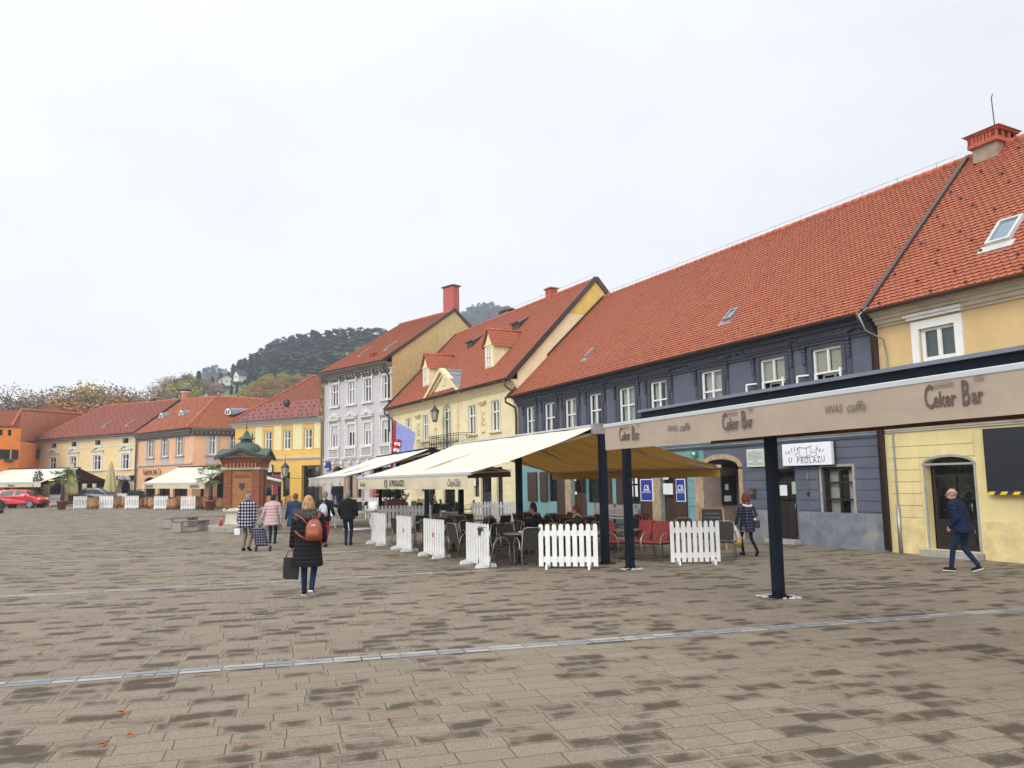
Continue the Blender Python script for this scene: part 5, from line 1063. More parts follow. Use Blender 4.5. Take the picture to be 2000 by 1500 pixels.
T['bare']=treeproto('autumn_tree','x','bare',LMS['brown'],14,41,n=4500,leaf=.09); T['pine']=treeproto('pine_tree','x','conifer',LMS['pine'],13,9,n=1500,leaf=.42)
LB_={'rust':'rusty orange','gold':'golden yellow','brown':'brownish grey thinning','olive':'olive green','yg':'yellow green','bare':'nearly bare purple brown','pine':'dark green conifer'}
USED={}; TC=[0]
def plant(kind,px,ytop,Y,where,grp='autumn trees on the slope behind the roofs'):
    a=AT(px,ytop,Y); g=hh(a.x,Y); h=a.z-g; pt,zt=T[kind]; s=max(.25,h/zt); loc=Vector((a.x,Y,g-.2)); rz=random.random()*6; lab='%s tree %s'%(LB_[kind],where)
    if kind not in USED: USED[kind]=1; pt.location=loc; pt.rotation_euler=(0,0,rz); pt.scale=(s,s,s); pt['label']=lab; pt['group']=grp; o=pt
    else: o=dup(pt,loc,rz,lab,grp,s)
    o.scale=(s*random.uniform(1.0,1.25),s*random.uniform(1.0,1.25),s)
random.seed(5)
named=[('olive',5,772,118,'at the left edge above the orange roof'),('bare',68,745,105,'with spreading crown behind the antenna'),('brown',30,765,112,'left of the wide spreading tree behind the orange house'),('brown',112,758,110,'directly right of the wide spreading bare tree'),('brown',135,752,125,'tall and thin, between the bare tree and the golden one'),('gold',163,741,112,'rounded, above the left end of the hotel roof'),('brown',190,748,130,'behind and right of the rounded golden tree'),('rust',180,765,105,'low, under the rounded golden tree'),('brown',212,748,112,'dark, above the middle of the hotel roof'),('olive',237,758,118,'squat, right of the dark tree above the hotel'),('bare',250,747,116,'open and slender above the hotel ridge'),('brown',272,762,120,'small, left of the grassy slope'),('pine',300,775,115,'small and dark on the grassy slope above the skylights'),('brown',322,747,150,'tall, left of the peach chimney'),('yg',345,738,170,'above the peach chimney'),('brown',335,730,190,'behind the yellow green tree'),('olive',372,725,190,'on the skyline right of the peach chimney'),('pine',388,722,210,'on the skyline above the red shed roof'),('brown',398,738,175,'left of the hillside sheds')]
for k,px,yt,Y,wh in named: plant(k,px,yt,Y,wh)
cols=['rust','brown','gold','olive','brown','yg','rust','brown']
pos=['lowest row','second row','third row','top row']
for r,(y0,Y) in enumerate(((778,150),(757,165),(741,182),(728,200))):
    n=9
    for i in range(n):
        px=478+ (i+.5*(r%2))*17.5+random.uniform(-4,4)
        if r==3 and i<1: continue
        k=cols[(i*3+r*5)%8] if r<3 else ['gold','yg','yg','gold','yg','brown','gold','rust','gold'][i]
        plant(k,px,y0+random.uniform(-6,5)+(0 if r else (i-4)*-1.0)+ (6 if i<2 else 0),Y,'in the %s of the autumn grove, %s from left'%(pos[r],['first','second','third','fourth','fifth','sixth','seventh','eighth','ninth'][i]),'trees of the autumn grove on the slope')
for i,(px,yt) in enumerate(((415,735),(432,728),(447,722),(456,712),(467,704),(478,698),(490,696),(503,688),(463,750),(452,765))): plant('pine',px,yt+random.uniform(-3,2),300 if i<8 else 205,('on the rising skyline, number %d from the left'%(i+1) if i<8 else ('beside the small white houses' if i==8 else 'below the white hillside house')),'conifers climbing the skyline')
# the far conifer wood, read as one mass
def wood(name,label,rows,seed,c):
    rr=random.Random(seed); src=[MB() for _ in range(3)]
    me=MB()
    for (px0,px1,Y,dy,hgt,num,prof) in rows:
        for i in range(num):
            px=px0+(px1-px0)*(i+rr.random())/num; Yv=Y+rr.uniform(-dy,dy); zt=AT(px,prof(px)+rr.uniform(-3,6),Yv).z; x=AT(px,800,Yv).x; H=hgt*rr.uniform(.8,1.15); R=H*.26
            for j in range(30):
                f=rr.random()**.7; a=rr.random()*2*pi; r=R*(.12+.88*(1-f)**.7)*rr.uniform(.5,1.1) if f>.2 else R*rr.uniform(.4,.9); cc=Vector((x+r*cos(a),Yv+r*sin(a),zt-H+H*f)); s=H*.085*rr.uniform(.7,1.4); u=Vector((cos(a),sin(a),-.3)); v=Vector((-sin(a),cos(a),rr.uniform(-.5,.5)))
                me.add([cc-u*s-v*s,cc+u*s-v*s*.7,cc+u*s+v*s*.8,cc-u*s*.8+v*s],[(0,1,2,3)])
            me.tube([(x,Yv,zt-H*1.3),(x,Yv,zt-H*.1)],[.25,.08],3,cap=False)
    me.nofix=1; o=me.build(name,LMS['pine']); tag(o,label,'forest',kind='stuff'); return o
def sky1(px):
    K=[(395,745),(430,733),(460,712),(480,700),(520,672),(545,660),(560,656),(600,649),(640,645),(700,642),(745,641),(800,642),(900,650)]
    for (a,b_),(c,d) in zip(K,K[1:]):
        if px<=c: return b_+(d-b_)*(px-a)/(c-a)
    return 645
R_=[]
for k in range(8): R_.append((455+k*4,800,350-k*16,8,13,62,(lambda k: lambda px: sky1(px)+k*12)(k)))
wood('pine_forest','dark bluish pine forest covering the hill behind the autumn grove',R_,3,0)
def sky2(px): return 598+abs(px-958)**1.6*.035
wood('far_forest','pale misty wooded hilltop fading into cloud behind the chimneys',[(905,1030,640+k*14,10,17,30,(lambda k: lambda px: sky2(px)+k*9)(3-k)) for k in range(5)],4,0)
def sky3(px): return 712+abs(px-415)**1.5*.08
wood('misty_forest','small pale misty wooded knoll above the hillside houses',[(390,445,620+k*12,8,12,16,(lambda k: lambda px: sky3(px)+k*8)(3-k)) for k in range(4)],8,0)
# hillside houses
def hillhouse(label,px,py,Y,w,d,h,rh,rz,WM,RM,wn=2):
    a=AT(px,py,Y); t=thing('hillside_house',label,'house',(a.x,a.y,a.z),rz,'small houses on the green hillside'); m=MB(); m.box(-w/2,w/2,-d/2,d/2,-.8,h); m.add([(-w/2,-d/2,h),(w/2,-d/2,h),(0,-d/2,h+rh),(-w/2,d/2,h),(w/2,d/2,h),(0,d/2,h+rh)],[(0,1,2),(3,5,4)]); m.build('wall',WM,t)
    for s in (-1,1): m=MB(); m.prism([(s*(w/2+.4),-d/2-.5,h-.4),(0,-d/2-.5,h+rh+.15),(0,d/2+.5,h+rh+.15),(s*(w/2+.4),d/2+.5,h-.4)],(0,0,.2)); m.build('roof_slope',RM,t)
    for i in range(wn):
        x=-w/2+w*(i+.5)/wn; m=MB(); m.box(x-.25,x+.25,-d/2-.04,-d/2,.5,1.3); m.build('window',IRON,t)
HW=mat('house_white',(.62,.60,.57),.9,.06); HR=mat('hill_roof',(.16,.055,.045),.8,.2); HR2=mat('hill_roof_red',(.30,.06,.06),.8,.2)
hillhouse('white gabled house with brown roof among conifers on the hillside',440,751,300,5.2,6,1.7,1.7,.5,HW,HR,3)
hillhouse('narrow white house with dark roof half hidden by the autumn grove',469,742,295,2.6,4,1.9,1.5,-.5,HW,mat('dark_roof',(.05,.04,.045),.8,.2),1)
hillhouse('low pinkish shed with a red roof left of the white hillside house',396,762,290,8,5,1.2,1.5,1.3,mat('house_pink',(.34,.27,.25),.9,.1),HR2,2)
hillhouse('long low brown roofed outbuilding between the red shed and the white house',421,761,295,6.5,5,1.1,1.1,1.4,mat('house_pink',(.34,.27,.25),.9,.1),HR,2)
hillhouse('small grey roofed hut left of the red roofed shed',378,757,290,4.5,4,1.1,1.1,1.2,HW,mat('pale_roof',(.25,.22,.22),.8,.1),1)
# the air: one even box of mist
m=MB(); m.box(-960,660,-31,715,-9,190); hz=m.build('haze',[]); hz.data.materials.clear(); tag(hz,'thin grey autumn mist filling the valley','haze',kind='stuff')
hm=bpy.data.materials.new('mist'); hm.use_nodes=True; t=hm.node_tree; t.nodes.clear(); o_=t.nodes.new('ShaderNodeOutputMaterial'); v=t.nodes.new('ShaderNodeVolumePrincipled'); v.inputs['Density'].default_value=.00062; v.inputs['Color'].default_value=(.82,.89,1,1); v.inputs['Anisotropy'].default_value=0; t.links.new(v.outputs[0],o_.inputs['Volume']); hz.data.materials.append(hm)
# ------------------------------------------------------------------ awnings over the cafe terraces
POST=mat('dark_steel',(.006,.010,.018),.55,.1,3,spec=.1); BEAM=mat('blue_grey_beam',(.13,.15,.19),.4,.08); WBAR=mat('white_bar',(.42,.43,.44),.35,.04,spec=.5); ARM=mat('awning_arm',(.42,.37,.30),.4,.08)
def fabric(name,col,tr=.25,und=None):
    m=bpy.data.materials.new(name); m.use_nodes=True; t=m.node_tree; b=t.nodes['Principled BSDF']; b.inputs['Roughness'].default_value=.85; b.inputs['Specular IOR Level'].default_value=.15
    tc=t.nodes.new('ShaderNodeTexCoord'); n=t.nodes.new('ShaderNodeTexNoise'); n.inputs['Scale'].default_value=1.3; n.inputs['Detail'].default_value=7; t.links.new(tc.outputs['Object'],n.inputs['Vector'])
    mr=t.nodes.new('ShaderNodeMapRange'); mr.inputs[1].default_value=.3; mr.inputs[2].default_value=.7; mr.inputs[3].default_value=.9; mr.inputs[4].default_value=1.06; t.links.new(n.outputs[0],mr.inputs[0])
    v=t.nodes.new('ShaderNodeVectorMath'); v.operation='SCALE'; v.inputs[0].default_value=col; t.links.new(mr.outputs[0],v.inputs['Scale']); t.links.new(v.outputs[0],b.inputs['Base Color'])
    n2=t.nodes.new('ShaderNodeTexNoise'); n2.inputs['Scale'].default_value=2.6; n2.inputs['Detail'].default_value=3; n2.inputs['Distortion'].default_value=1.2; t.links.new(tc.outputs['Object'],n2.inputs['Vector']); bp=t.nodes.new('ShaderNodeBump'); bp.inputs['Strength'].default_value=.25; bp.inputs['Distance'].default_value=.05; t.links.new(n2.outputs[0],bp.inputs['Height']); t.links.new(bp.outputs[0],b.inputs['Normal'])
    if tr:
        o=[x for x in t.nodes if x.type=='OUTPUT_MATERIAL'][0]; tl=t.nodes.new('ShaderNodeBsdfTranslucent'); tl.inputs[0].default_value=(*(und or col),1); mx=t.nodes.new('ShaderNodeMixShader'); mx.inputs[0].default_value=tr; t.links.new(b.outputs[0],mx.inputs[1]); t.links.new(tl.outputs[0],mx.inputs[2]); t.links.new(mx.outputs[0],o.inputs[0])
    MATS[name]=m; return m
CRF=fabric('cream_canvas',(.70,.665,.56),.16,(.55,.32,.08)); OCH=fabric('ochre_canvas',(.36,.20,.045),.2,(.45,.24,.04)); TAU=fabric('taupe_canvas',(.38,.31,.245),.08); BRN=fabric('brown_canvas',(.12,.040,.015),.1); WHF=fabric('white_canvas',(.70,.69,.66),.2,(.5,.4,.28)); OCV=fabric('cream_valance',(.56,.50,.36),.1)
def sheet(m,A,B,Cc,D,nu=18,nv=8,sag=.05,mi=0,wr=0,seams=None):
    A,B,Cc,D=[Vector(x) for x in (A,B,Cc,D)]; vs=[]
    for i in range(nu+1):
        for j in range(nv+1):
            u=i/nu; v=j/nv; p=A.lerp(B,u).lerp(D.lerp(Cc,u),v); p.z-=sag*sin(pi*v)*(.6+.4*sin(pi*u)); p.z+=wr*mnoise.noise(Vector((u*9,v*3,A.x))); vs.append(p)
    k=nv+1; m.add(vs,[(i*k+j,i*k+j+1,(i+1)*k+j+1,(i+1)*k+j) for i in range(nu) for j in range(nv)],mi,True)
def valance(m,A,B,h,mi=0,amp=.02,n=40,scal=0):
    A=Vector(A);B=Vector(B); d=(B-A).normalized(); nrm=Vector((d.y,-d.x,0)); vs=[]; nv=5
    for i in range(n+1):
        for j in range(nv+1):
            u=i/n; v=j/nv; p=A.lerp(B,u)+Vector((0,0,-h*v-(scal*abs(sin(u*14)) if j==nv else 0)))+nrm*(amp*v*(sin(u*31)+.7*sin(u*57+1))+amp*1.2*v*mnoise.noise(Vector((u*12,v*2,A.y)))); vs.append(p)
    k=nv+1; m.add(vs,[(i*k+j,i*k+j+1,(i+1)*k+j+1,(i+1)*k+j) for i in range(n) for j in range(nv)],mi,True)
def awning(name,label,O,ang,Ln,wf,wb,zr,zf,zb_,top,und,val,beam,posts,texts=(),group=None,hf=.2,hb=.2,armm=ARM):
    """local frame: x along the ridge (away from camera), y towards the houses; front slope is -y"""
    t=thing(name,label,'awning',O,ang,group); g=0
    m=MB(); m.box(-.05,Ln,-.09,.09,zr-.13,zr+.02); m.build('ridge_beam',beam,t)
    m=MB(); m.box(-.08,Ln+.03,-.16,.16,zr+.02,zr+.05); m.build('beam_cover',WBAR if top is not TAU else beam,t)
    for s,w,z,nm in ((-1,wf,zf,'front'),(1,wb,zb_,'rear')):
        m=MB(); sheet(m,(0,s*.08,zr-.04),(Ln,s*.08,zr-.04),(Ln,s*w,z),(0,s*w,z),nu=24,sag=.06 if w>2 else .03,wr=.012); m.build('canopy',top if s<0 else und,t)
        m=MB(); m.tube([(-.04,s*w,z),(Ln+.04,s*w,z)],.04,8); m.build('front_bar',WBAR if s<0 else armm,t)
        m=MB(); valance(m,(0,s*(w+.02),z-.03),(Ln,s*(w+.02),z-.03),hf if s<0 else hb); m.build('valance',val if s<0 else und,t)
        n=max(2,int(Ln/3)); 
        for i in range(n+1):
            x=.15+(Ln-.3)*i/n; 
            if w>2:
                xe=x+(.9 if i<n else -.9); m=MB(); e=Vector((xe,s*w*.5,(zr+z)/2-.16)); m.bar((x,s*.1,zr-.14),e,.06,.05); m.bar(e,(x+.1*(1 if i<n else -1),s*(w-.05),z-.03),.05,.04); m.sph(e,.045,6); m.build('folding_arm',armm,t)
    for i,(x,y) in enumerate(posts):
        zg=gz(*(Vector(O)+Vector((cos(ang)*x-sin(ang)*y,sin(ang)*x+cos(ang)*y,0)))[:2])
        zz=O[2]; m=MB(); m.box(x-.075,x+.075,y-.075,y+.075,zg-zz,zr-.13); 
        m.box(x-.2,x+.2,y-.2,y+.2,zg-zz-.01,zg-zz+.015)
        for a in range(4): dx,dy=cos(a*pi/2),sin(a*pi/2); m.prism([(x+dx*.07-dy*.008,y+dy*.07+dx*.008,zg-zz),(x+dx*.19-dy*.008,y+dy*.19+dx*.008,zg-zz),(x+dx*.07-dy*.008,y+dy*.07+dx*.008,zg-zz+.16)],(dy*.016,-dx*.016,0))
        m.build('post',POST,t)
    return t
SEAMD=mat('dark_seam',(.12,.06,.015),.9,.1); SEAML=mat('pale_seam',(.50,.46,.36),.9,.1)
# B: the cream awning with the ochre underside
pB=G(1183,1101); OB=Vector((pB.x,pB.y,0)); eB=AT(897,866,25.9); angB=atan2(eB.y-pB.y,eB.x-pB.x); LnB=hypot(eB.x-pB.x,eB.y-pB.y)
zr=3.30
A_B=awning('cream_awning','large double pitched cream awning with ochre underside and U PROLAZU printed on its valance',OB,angB+0,LnB,0,0,zr,0,0,CRF,OCH,OCV,POST,[]) if False else None
def axes(ang): return Vector((cos(ang),sin(ang),0)),Vector((-sin(ang),cos(ang),0))
# ridge runs away to the left; houses are on the right of that direction, so mirror y: front is +y in this frame
def awn(name,label,O,E,zr,zf,zb_,wf,wb,top,und,val,beam,cover,posts,hf,hb,group=None,arms=3,bar=WBAR,texts=(),cz=.02,ch=.045):
    O=Vector((O[0],O[1],0)); E=Vector((E[0],E[1],0)); d=E-O; Ln=d.length; ang=atan2(d.y,d.x); t=thing(name,label,'awning',O,ang,group)
    m=MB(); m.box(-.06,Ln,-.08,.08,zr-.14,zr+.0); m.build('ridge_beam',beam,t)
    m=MB(); m.box(-.1,Ln+.03,-.15,.15,zr+.0,zr+ch); m.build('beam_cover',cover,t)
    for s,w,z,hv,tp,vl in ((1,wf,zf,hf,top,val),(-1,wb,zb_,hb,und,und)):
        if not w: continue
        m=MB(); sg_=.13 if w>2 else .03; sheet(m,(0,s*.16,zr-cz),(Ln,s*.16,zr-cz),(Ln,s*w,z),(0,s*w,z),nu=24,sag=sg_,wr=.02)
        if w>2:
            for k in range(1,int(Ln/1.2)+1):
                x=Ln*k/(int(Ln/1.2)+1)
                for dz in (-.006,.006):
                    vs=[]
                    for j in range(17):
                        v=j/16; u=x/Ln
                        for xx in (x-.014,x+.014): vs.append((xx,s*.16+(s*w-s*.16)*v,(zr-cz)+(z-zr+cz)*v-sg_*sin(pi*v)*(.6+.4*sin(pi*u))+dz*2.5+.004))
                    m.add(vs,[(2*i,2*i+1,2*i+3,2*i+2) for i in range(16)],1,True)
        m.build('canopy',[tp,mat('seam_thread',(.25,.16,.06) if s<0 else (.52,.48,.38),.9,.1) if False else (SEAMD if s<0 else SEAML)],t)
        m=MB(); m.box(-.05,Ln+.05,s*w-.045,s*w+.045,z-.05,z+.03); m.build('front_bar',bar if s>0 else ARM,t,bevel=.012)
        m=MB(); valance(m,(0,s*(w+.03),z-.05),(Ln,s*(w+.03),z-.05),hv); m.build('valance',vl,t)
        if w>1.5:
            n=arms
            for i in range(n):
                x=.1+(Ln-.2)*i/(n-1); sg=1 if i<n-1 else -1; xe=x+sg*.75; m=MB(); e=Vector((xe,s*w*.52,(zr+z)/2-.12)); m.bar((x,s*.1,zr-.16),e,.07,.05); m.bar(e,(x+.05*sg,s*(w-.06),z-.04),.05,.04); m.build('folding_arm',ARM,t)
    for x,y in posts:
        P=O+Vector((cos(ang)*x-sin(ang)*y,sin(ang)*x+cos(ang)*y,0)); zg=gz(P.x,P.y); m=MB(); m.box(x-.075,x+.075,y-.075,y+.075,zg,zr-.14 if abs(y)<.5 else zb_); m.box(x-.17,x+.17,y-.17,y+.17,zg-.01,zg+.02)
        for a in range(4): dx,dy=cos(a*pi/2),sin(a*pi/2); m.prism([(x+dx*.07-dy*.01,y+dy*.07+dx*.01,zg),(x+dx*.17-dy*.01,y+dy*.17+dx*.01,zg),(x+dx*.07-dy*.01,y+dy*.07+dx*.01,zg+.13)],(dy*.02,-dx*.02,0))
        m.build('post',POST,t)
    for (s,x,zc,size,sx,bold,shear,M) in texts:
        y=wf+.055; addtext('lettering',s,t,(x,y,zc),size,M,sx=sx,bold=bold,shear=shear,rot=(pi/2,0,pi)); 
    return t,Ln,ang
def zat(px,py,P): return AT(px,py,P.y).z
zrB=AT(1160,832,pB.y).z
GR=mat('print_dark',(.05,.045,.04),.8,.1); 
def pt(O,ang,x,y): return Vector((O[0]+cos(ang)*x-sin(ang)*y,O[1]+sin(ang)*x+cos(ang)*y,0))
d=Vector((eB.x-pB.x,eB.y-pB.y,0)); ln=d.length; u_=d/ln; nn_=Vector((-u_.y,u_.x,0))
wfB=3.45; wbB=3.55
fr=Vector((pB.x,pB.y,0))+nn_*wfB; zfB=AT(910,924,fr.y).z; bk=Vector((pB.x,pB.y,0))-nn_*wbB; zbB=AT(1417,910,bk.y).z
tB,LnB,aB=awn('cream_awning','large cream awning with ochre underside and U PROLAZU printed on its valance',pB,eB,zrB,zfB,zbB,wfB,wbB,CRF,OCH,OCV,POST,WBAR,[(0,0),(ln*.5,0),(ln-.1,0)],.30,.22,arms=3,
   texts=(('U PROLAZU',ln*.55,zfB-.2,.24,.95,.004,0,GR),('Coca-Cola',.75,zfB-.21,.24,.7,0,.5,GR),('Coca-Cola',ln-.6,zfB-.21,.2,.6,0,.5,GR)))
m=MB(); m.tube([(ln*.66+.1*cos(k*pi/6),wfB+.05,zfB-.2+.11*sin(k*pi/6)) for k in range(13)],.012,4); m.build('cup_print',GR,tB)
m=MB(); m.prism([(-.1,-.3,zrB-.2),(-.1,.3,zrB-.2),(-.1,.3,zrB+.05),(-.1,-.3,zrB+.05)],(.1,0,0)); m.build('end_plate',METAL,tB)
# A: the taupe awning, front slope nearly rolled in
p1=G(1521,1166); p2=G(1231,1111); dA=(Vector((p2.x-p1.x,p2.y-p1.y,0))).normalized(); nA=Vector((-dA.y,dA.x,0))
Oa=Vector((p1.x,p1.y,0))-dA*8.5; Ea=Oa+dA*9
q=Vector((p1.x,p1.y,0)); 
zrA=AT(1505,768,12.92).z; wA=.95; fb=q+nA*wA; zfA=AT(1500,797,fb.y).z
LA=(Ea-Oa).length; CB=mat('print_brown',(.10,.062,.055),.8,.1); GB=mat('print_grey',(.16,.12,.10),.8,.1)
def xa(px,y=wA): # distance along the awning for a photo column on its front bar
    o=Oa+nA*y; dd=ray(px,850); return (dd.x*o.y-dd.y*o.x)/(dA.x*dd.y-dA.y*dd.x)
hA=.46
tx=[]
for px in (1868,1443,1231): tx+= [('C',xa(px)+.27*1,zfA-.235,.40,.48,.005,0,CB),('eker',xa(px)+.075,zfA-.27,.25,.62,.005,0,CB),('B',xa(px)-.19,zfA-.235,.40,.48,.005,0,CB),('ar',xa(px)-.325,zfA-.27,.25,.62,.005,0,CB)]
for px in (1656,1329): tx+= [('VIVAS',xa(px)+.17,zfA-.23,.15,.8,.0,.1,GB),('caffe',xa(px)-.20,zfA-.23,.19,.9,0,.3,GB)]
for px in (1868,1443,1231): 
    pass
Ea=Oa+dA*(xa(1184)); LA=(Ea-Oa).length
tA,_,aA=awn('taupe_awning','long taupe cafe awning printed Ceker Bar and VIVAScaffe on two dark steel posts',Oa,Ea,zrA,zfA,2.45,wA,0,TAU,BRN,TAU,POST,BEAM,[((Vector((p1.x,p1.y,0))-Oa).length,0),((Vector((p2.x,p2.y,0))-Oa).length,0)],hA,.2,texts=tx,cz=.15,ch=.055)
rbk=q-nA*.77; zRB=AT(1560,853,(Oa+dA*xa(1560,-.77)-nA*.77).y).z
m=MB()
sheet(m,(0,-.12,zrA-.2),(LA-1.2,-.12,zrA-.2),(LA-1.2,-.75,zRB+.2),(0,-.75,zRB+.2),nu=20); valance(m,(0,-.77,zRB+.2),(LA-1.2,-.77,zRB+.2),.20,amp=.008); m.build('rear_canopy',BRN,tA)
m=MB(); m.box(0,LA,-.14,.16,zrA-.26,zrA-.14); m.build('cassette',POST,tA)
for k,px in enumerate((1868,1443,1231)):
    x=xa(px)
    for j in range(3): m=MB(); m.box(x-.42,x-.3,wA+.05,wA+.056,zfA-.06-j*.02,zfA-.056-j*.02); m.box(x-.05,x+.2,wA+.05,wA+.056,zfA-.08-j*.02,zfA-.076-j*.02); m.build('print_line',CB,tA)
# rubble of broken concrete round the two post feet
rr=random.Random(4)
for k,p in enumerate((p1,p2)):
    m=MB()
    for i in range(26): a=rr.random()*6.3; r=rr.uniform(.16,.34)*(1 if k==0 else .8); s=rr.uniform(.02,.05); x,y=p.x+r*cos(a),p.y+r*sin(a)*.8; m.sph((x,y,gz(x,y)+.004),s,5,sx=1.6,sz=.45,sy=rr.uniform(.7,1.5))
    o=m.build('concrete_rubble',mat('pale_concrete',(.42,.41,.39),.9,.3,20,.4,30)); tag(o,['pale broken concrete patch round the foot of the nearest awning post','pale broken concrete crumbs round the foot of the second awning post'][k],'rubble',kind='stuff')
# C: white awning further along
eC0=AT(846,876,28.9); eC1=AT(741,893,37.3)
d=Vector((eC1.x-eC0.x,eC1.y-eC0.y,0)); ln=d.length; u_=d/ln; nC=Vector((-u_.y,u_.x,0)); fr=Vector((eC0.x,eC0.y,0))+nC*3.3; zfC=AT(677,930,fr.y).z; zrC=eC0.z
tC,LnC,aC=awn('white_awning','white awning with plain grey valance in front of the lilac house',eC0,eC1,zrC,zfC,2.35,3.3,3.1,WHF,BRN,mat('grey_valance',(.46,.42,.36),.9,.1),POST,POST,[(.9,0),(ln*.6,0),(ln-.2,0)],.30,.2,arms=3,
   texts=[('1',ln*(.07+.2*i),zfC-.12,.15,.8,0,0,GR) for i in range(5)]+[('bar',ln*(.07+.2*i),zfC-.27,.15,.8,.004,0,GR) for i in range(5)])
# D: cream awning in front of the peach house; E: by the hotel; F: brown one
def awn2(name,label,pxs,Ys,und,val,posts,rear=None,group=None,texts=()):
    """pxs: ridge right/left pixel and front right/left pixel ; Ys: their distances"""
    P=[AT(*q,Y) for q,Y in zip(pxs,Ys)]; t=thing(name,label,'awning',(P[0].x,P[0].y,0),0,group); o=Vector((P[0].x,P[0].y,0)); P=[p-o for p in P]; m=MB(); sheet(m,P[0],P[1],P[3],P[2],sag=.06); m.build('canopy',CRF,t)
    m=MB(); m.bar(P[0]+Vector((0,.05,.0)),P[1]+Vector((0,.05,.0)),.2,.16); m.build('ridge_beam',POST,t); m=MB(); m.bar(P[2],P[3],.1,.1); m.build('front_bar',WBAR,t); m=MB(); valance(m,P[2]+Vector((0,-.03,0)),P[3]+Vector((0,-.03,0)),.38,amp=.01); m.build('valance',val,t)
    if rear: 
        R=[AT(*q,Y)-o for q,Y in rear]; m=MB(); sheet(m,P[0],P[1],R[1],R[0],sag=.05); m.build('rear_canopy',und,t); m=MB(); valance(m,R[0],R[1],.3); m.build('rear_valance',und,t)
    for k in posts: p=P[0].lerp(P[1],k); m=MB(); zg=gz(p.x+o.x,p.y+o.y); m.box(p.x-.09,p.x+.09,p.y-.09,p.y+.09,zg,p.z-.1); m.build('post',POST,t)
    dd=(P[2]-P[3]).normalized(); az=atan2(dd.y,dd.x)
    for (s,f,sz) in texts: q=P[3].lerp(P[2],f); addtext('lettering',s,t,(q.x,q.y-.08,q.z-.22),sz,GR,rot=(pi/2,0,az),sx=.9,bold=.006)
    return t
awn2('cream_awning','cream awning over wicker chairs in front of the peach house behind the brick well',((447,910),(349,913),(400,944),(278,944)),(61,65.5,53.5,58),BRN,OCV,(.05,.5,.95),(((470,938),66),((372,938),70)),texts=(('KAVANA',.12,.3),('KAVANA',.85,.3)))
awn2('cream_awning','cream awning with brown underside at the left edge behind the red car',((155,914),(12,917),(80,942),(-60,944)),(69,77,63,70),BRN,OCV,(.02,.5,.98),(((208,938),75),((62,941),83)),texts=(('Restaurant',.3,.28),('Restaurant',.62,.28)))
awn2('brown_awning','low dark brown awning beside the bright yellow house right of the brick well',((552,937),(500,925),(550,940),(500,930)),(54,60,51,55),BRN,BRN,(.1,.9))
# ------------------------------------------------------------------ white picket fences
def fence_proto(w,label,group,h=.98):
    t=thing('picket_fence',label,'fence',(0,0,0),0,group); n=9; 
    m=MB(); 
    for z in (.14,h-.27): m.box(-w/2,w/2,.0,.028,z,z+.12)
    m.build('rail',WHITE,t)
    for i in range(n):
        x=-w/2+.045+(w-.09)*i/(n-1); m=MB(); pr=[(x-.05,-.022,.05),(x+.05,-.022,.05),(x+.05,-.022,h-.05),(x+.034,-.022,h-.015),(x,-.022,h),(x-.034,-.022,h-.015),(x-.05,-.022,h-.05)]; m.prism(pr,(0,.022,0)); m.build('picket',WHITE,t)
    for x in (-w*.36,w*.36): m=MB(); m.prism([(x-.02,-.26,0),(x-.02,.26,0),(x-.02,.24,.08),(x-.02,.1,.11),(x-.02,-.1,.11),(x-.02,-.24,.08)],(.04,0,0)); m.build('foot',WHITE,t)
    return t
FG='white picket fence panels round the near terrace'
def putfence(pA,pB_,label,group,proto=None,w=1.3,ang=None):
    a,b_=G(*pA),G(*pB_); c=(a+b_)/2; c.z=gz(c.x,c.y); 
    if ang is None: ang=atan2(b_.y-a.y,b_.x-a.x)
    if proto is None: t=fence_proto(w,label,group); t.location=c; t.rotation_euler=(0,0,ang); return t
    t=dup(proto,c,ang,label,group); t.scale=(((b_-a).length/1.3 if ang else 1),1,1); return t
aW=atan2(-u_.y,-u_.x)   # parallel to the terrace edge, left to right
f0=putfence((1055,1110),(1167,1111),'white picket fence panel directly left of the thick dark awning posts',FG)
putfence((1311,1102),(1407,1101),'white picket fence panel in front of the chalkboard stand',FG,f0)
FE=[(905,1099,962,1107,'nearest panel of the slanted row beside the metal chairs'),(822,1083,874,1088,'second nearest panel of the slanted row, with a small red sticker'),(766,1070,813,1076,'third panel of the slanted row, with a small red mark'),(722,1060,757,1063,'farthest panel of the slanted row, next to the white table')]
dW=Vector((cos(aB),sin(aB),0))
for i,(a,b0,c,d_,lb) in enumerate(FE):
    P=G((a+c)/2,(b0+d_)/2+2); t=dup(f0,P,aB+pi+.06*(i%2)-.02,'white picket fence panel, '+lb,FG)
    if i in(1,2): m=MB(); m.box(-.04,.04,-.03,-.024,.5,.62); m.build('sticker',mat('sticker_red',(.5,.05,.03),.5),t)
for (px,py,lb,rz) in ((768,1034,'behind the slanted row under the cream awning',aB+1.45),(812,1034,'behind the slanted row, right neighbour of another',aB+1.5),(948,1022,'at the rear of the terrace between the chairs',aB+1.5),(985,1022,'at the rear of the terrace left of the seated couple',aB+1.5),(742,1004,'far back near the red planter, left one',aB+1.5),(775,1004,'far back near the red planter, right one',aB+1.5)):
    dup(f0,G(px,py),rz+pi,'white picket fence panel '+lb,FG)
far=[(156,994,'between the closed parasol and the dark car, front left'),(207,994,'below the closed parasol by the hotel'),(257,994,'right of the arched hotel door'),(314,995,'under the left half of the peach house awning'),(367,996,'left of the potted palm by the brick well'),(178,986,'behind the wicker chairs near the dark car'),(237,985,'behind the wicker chairs near the hotel door'),(583,985,'behind the walking women, right of the brick well'),(108,988,'beside the potted palm behind the red car')]
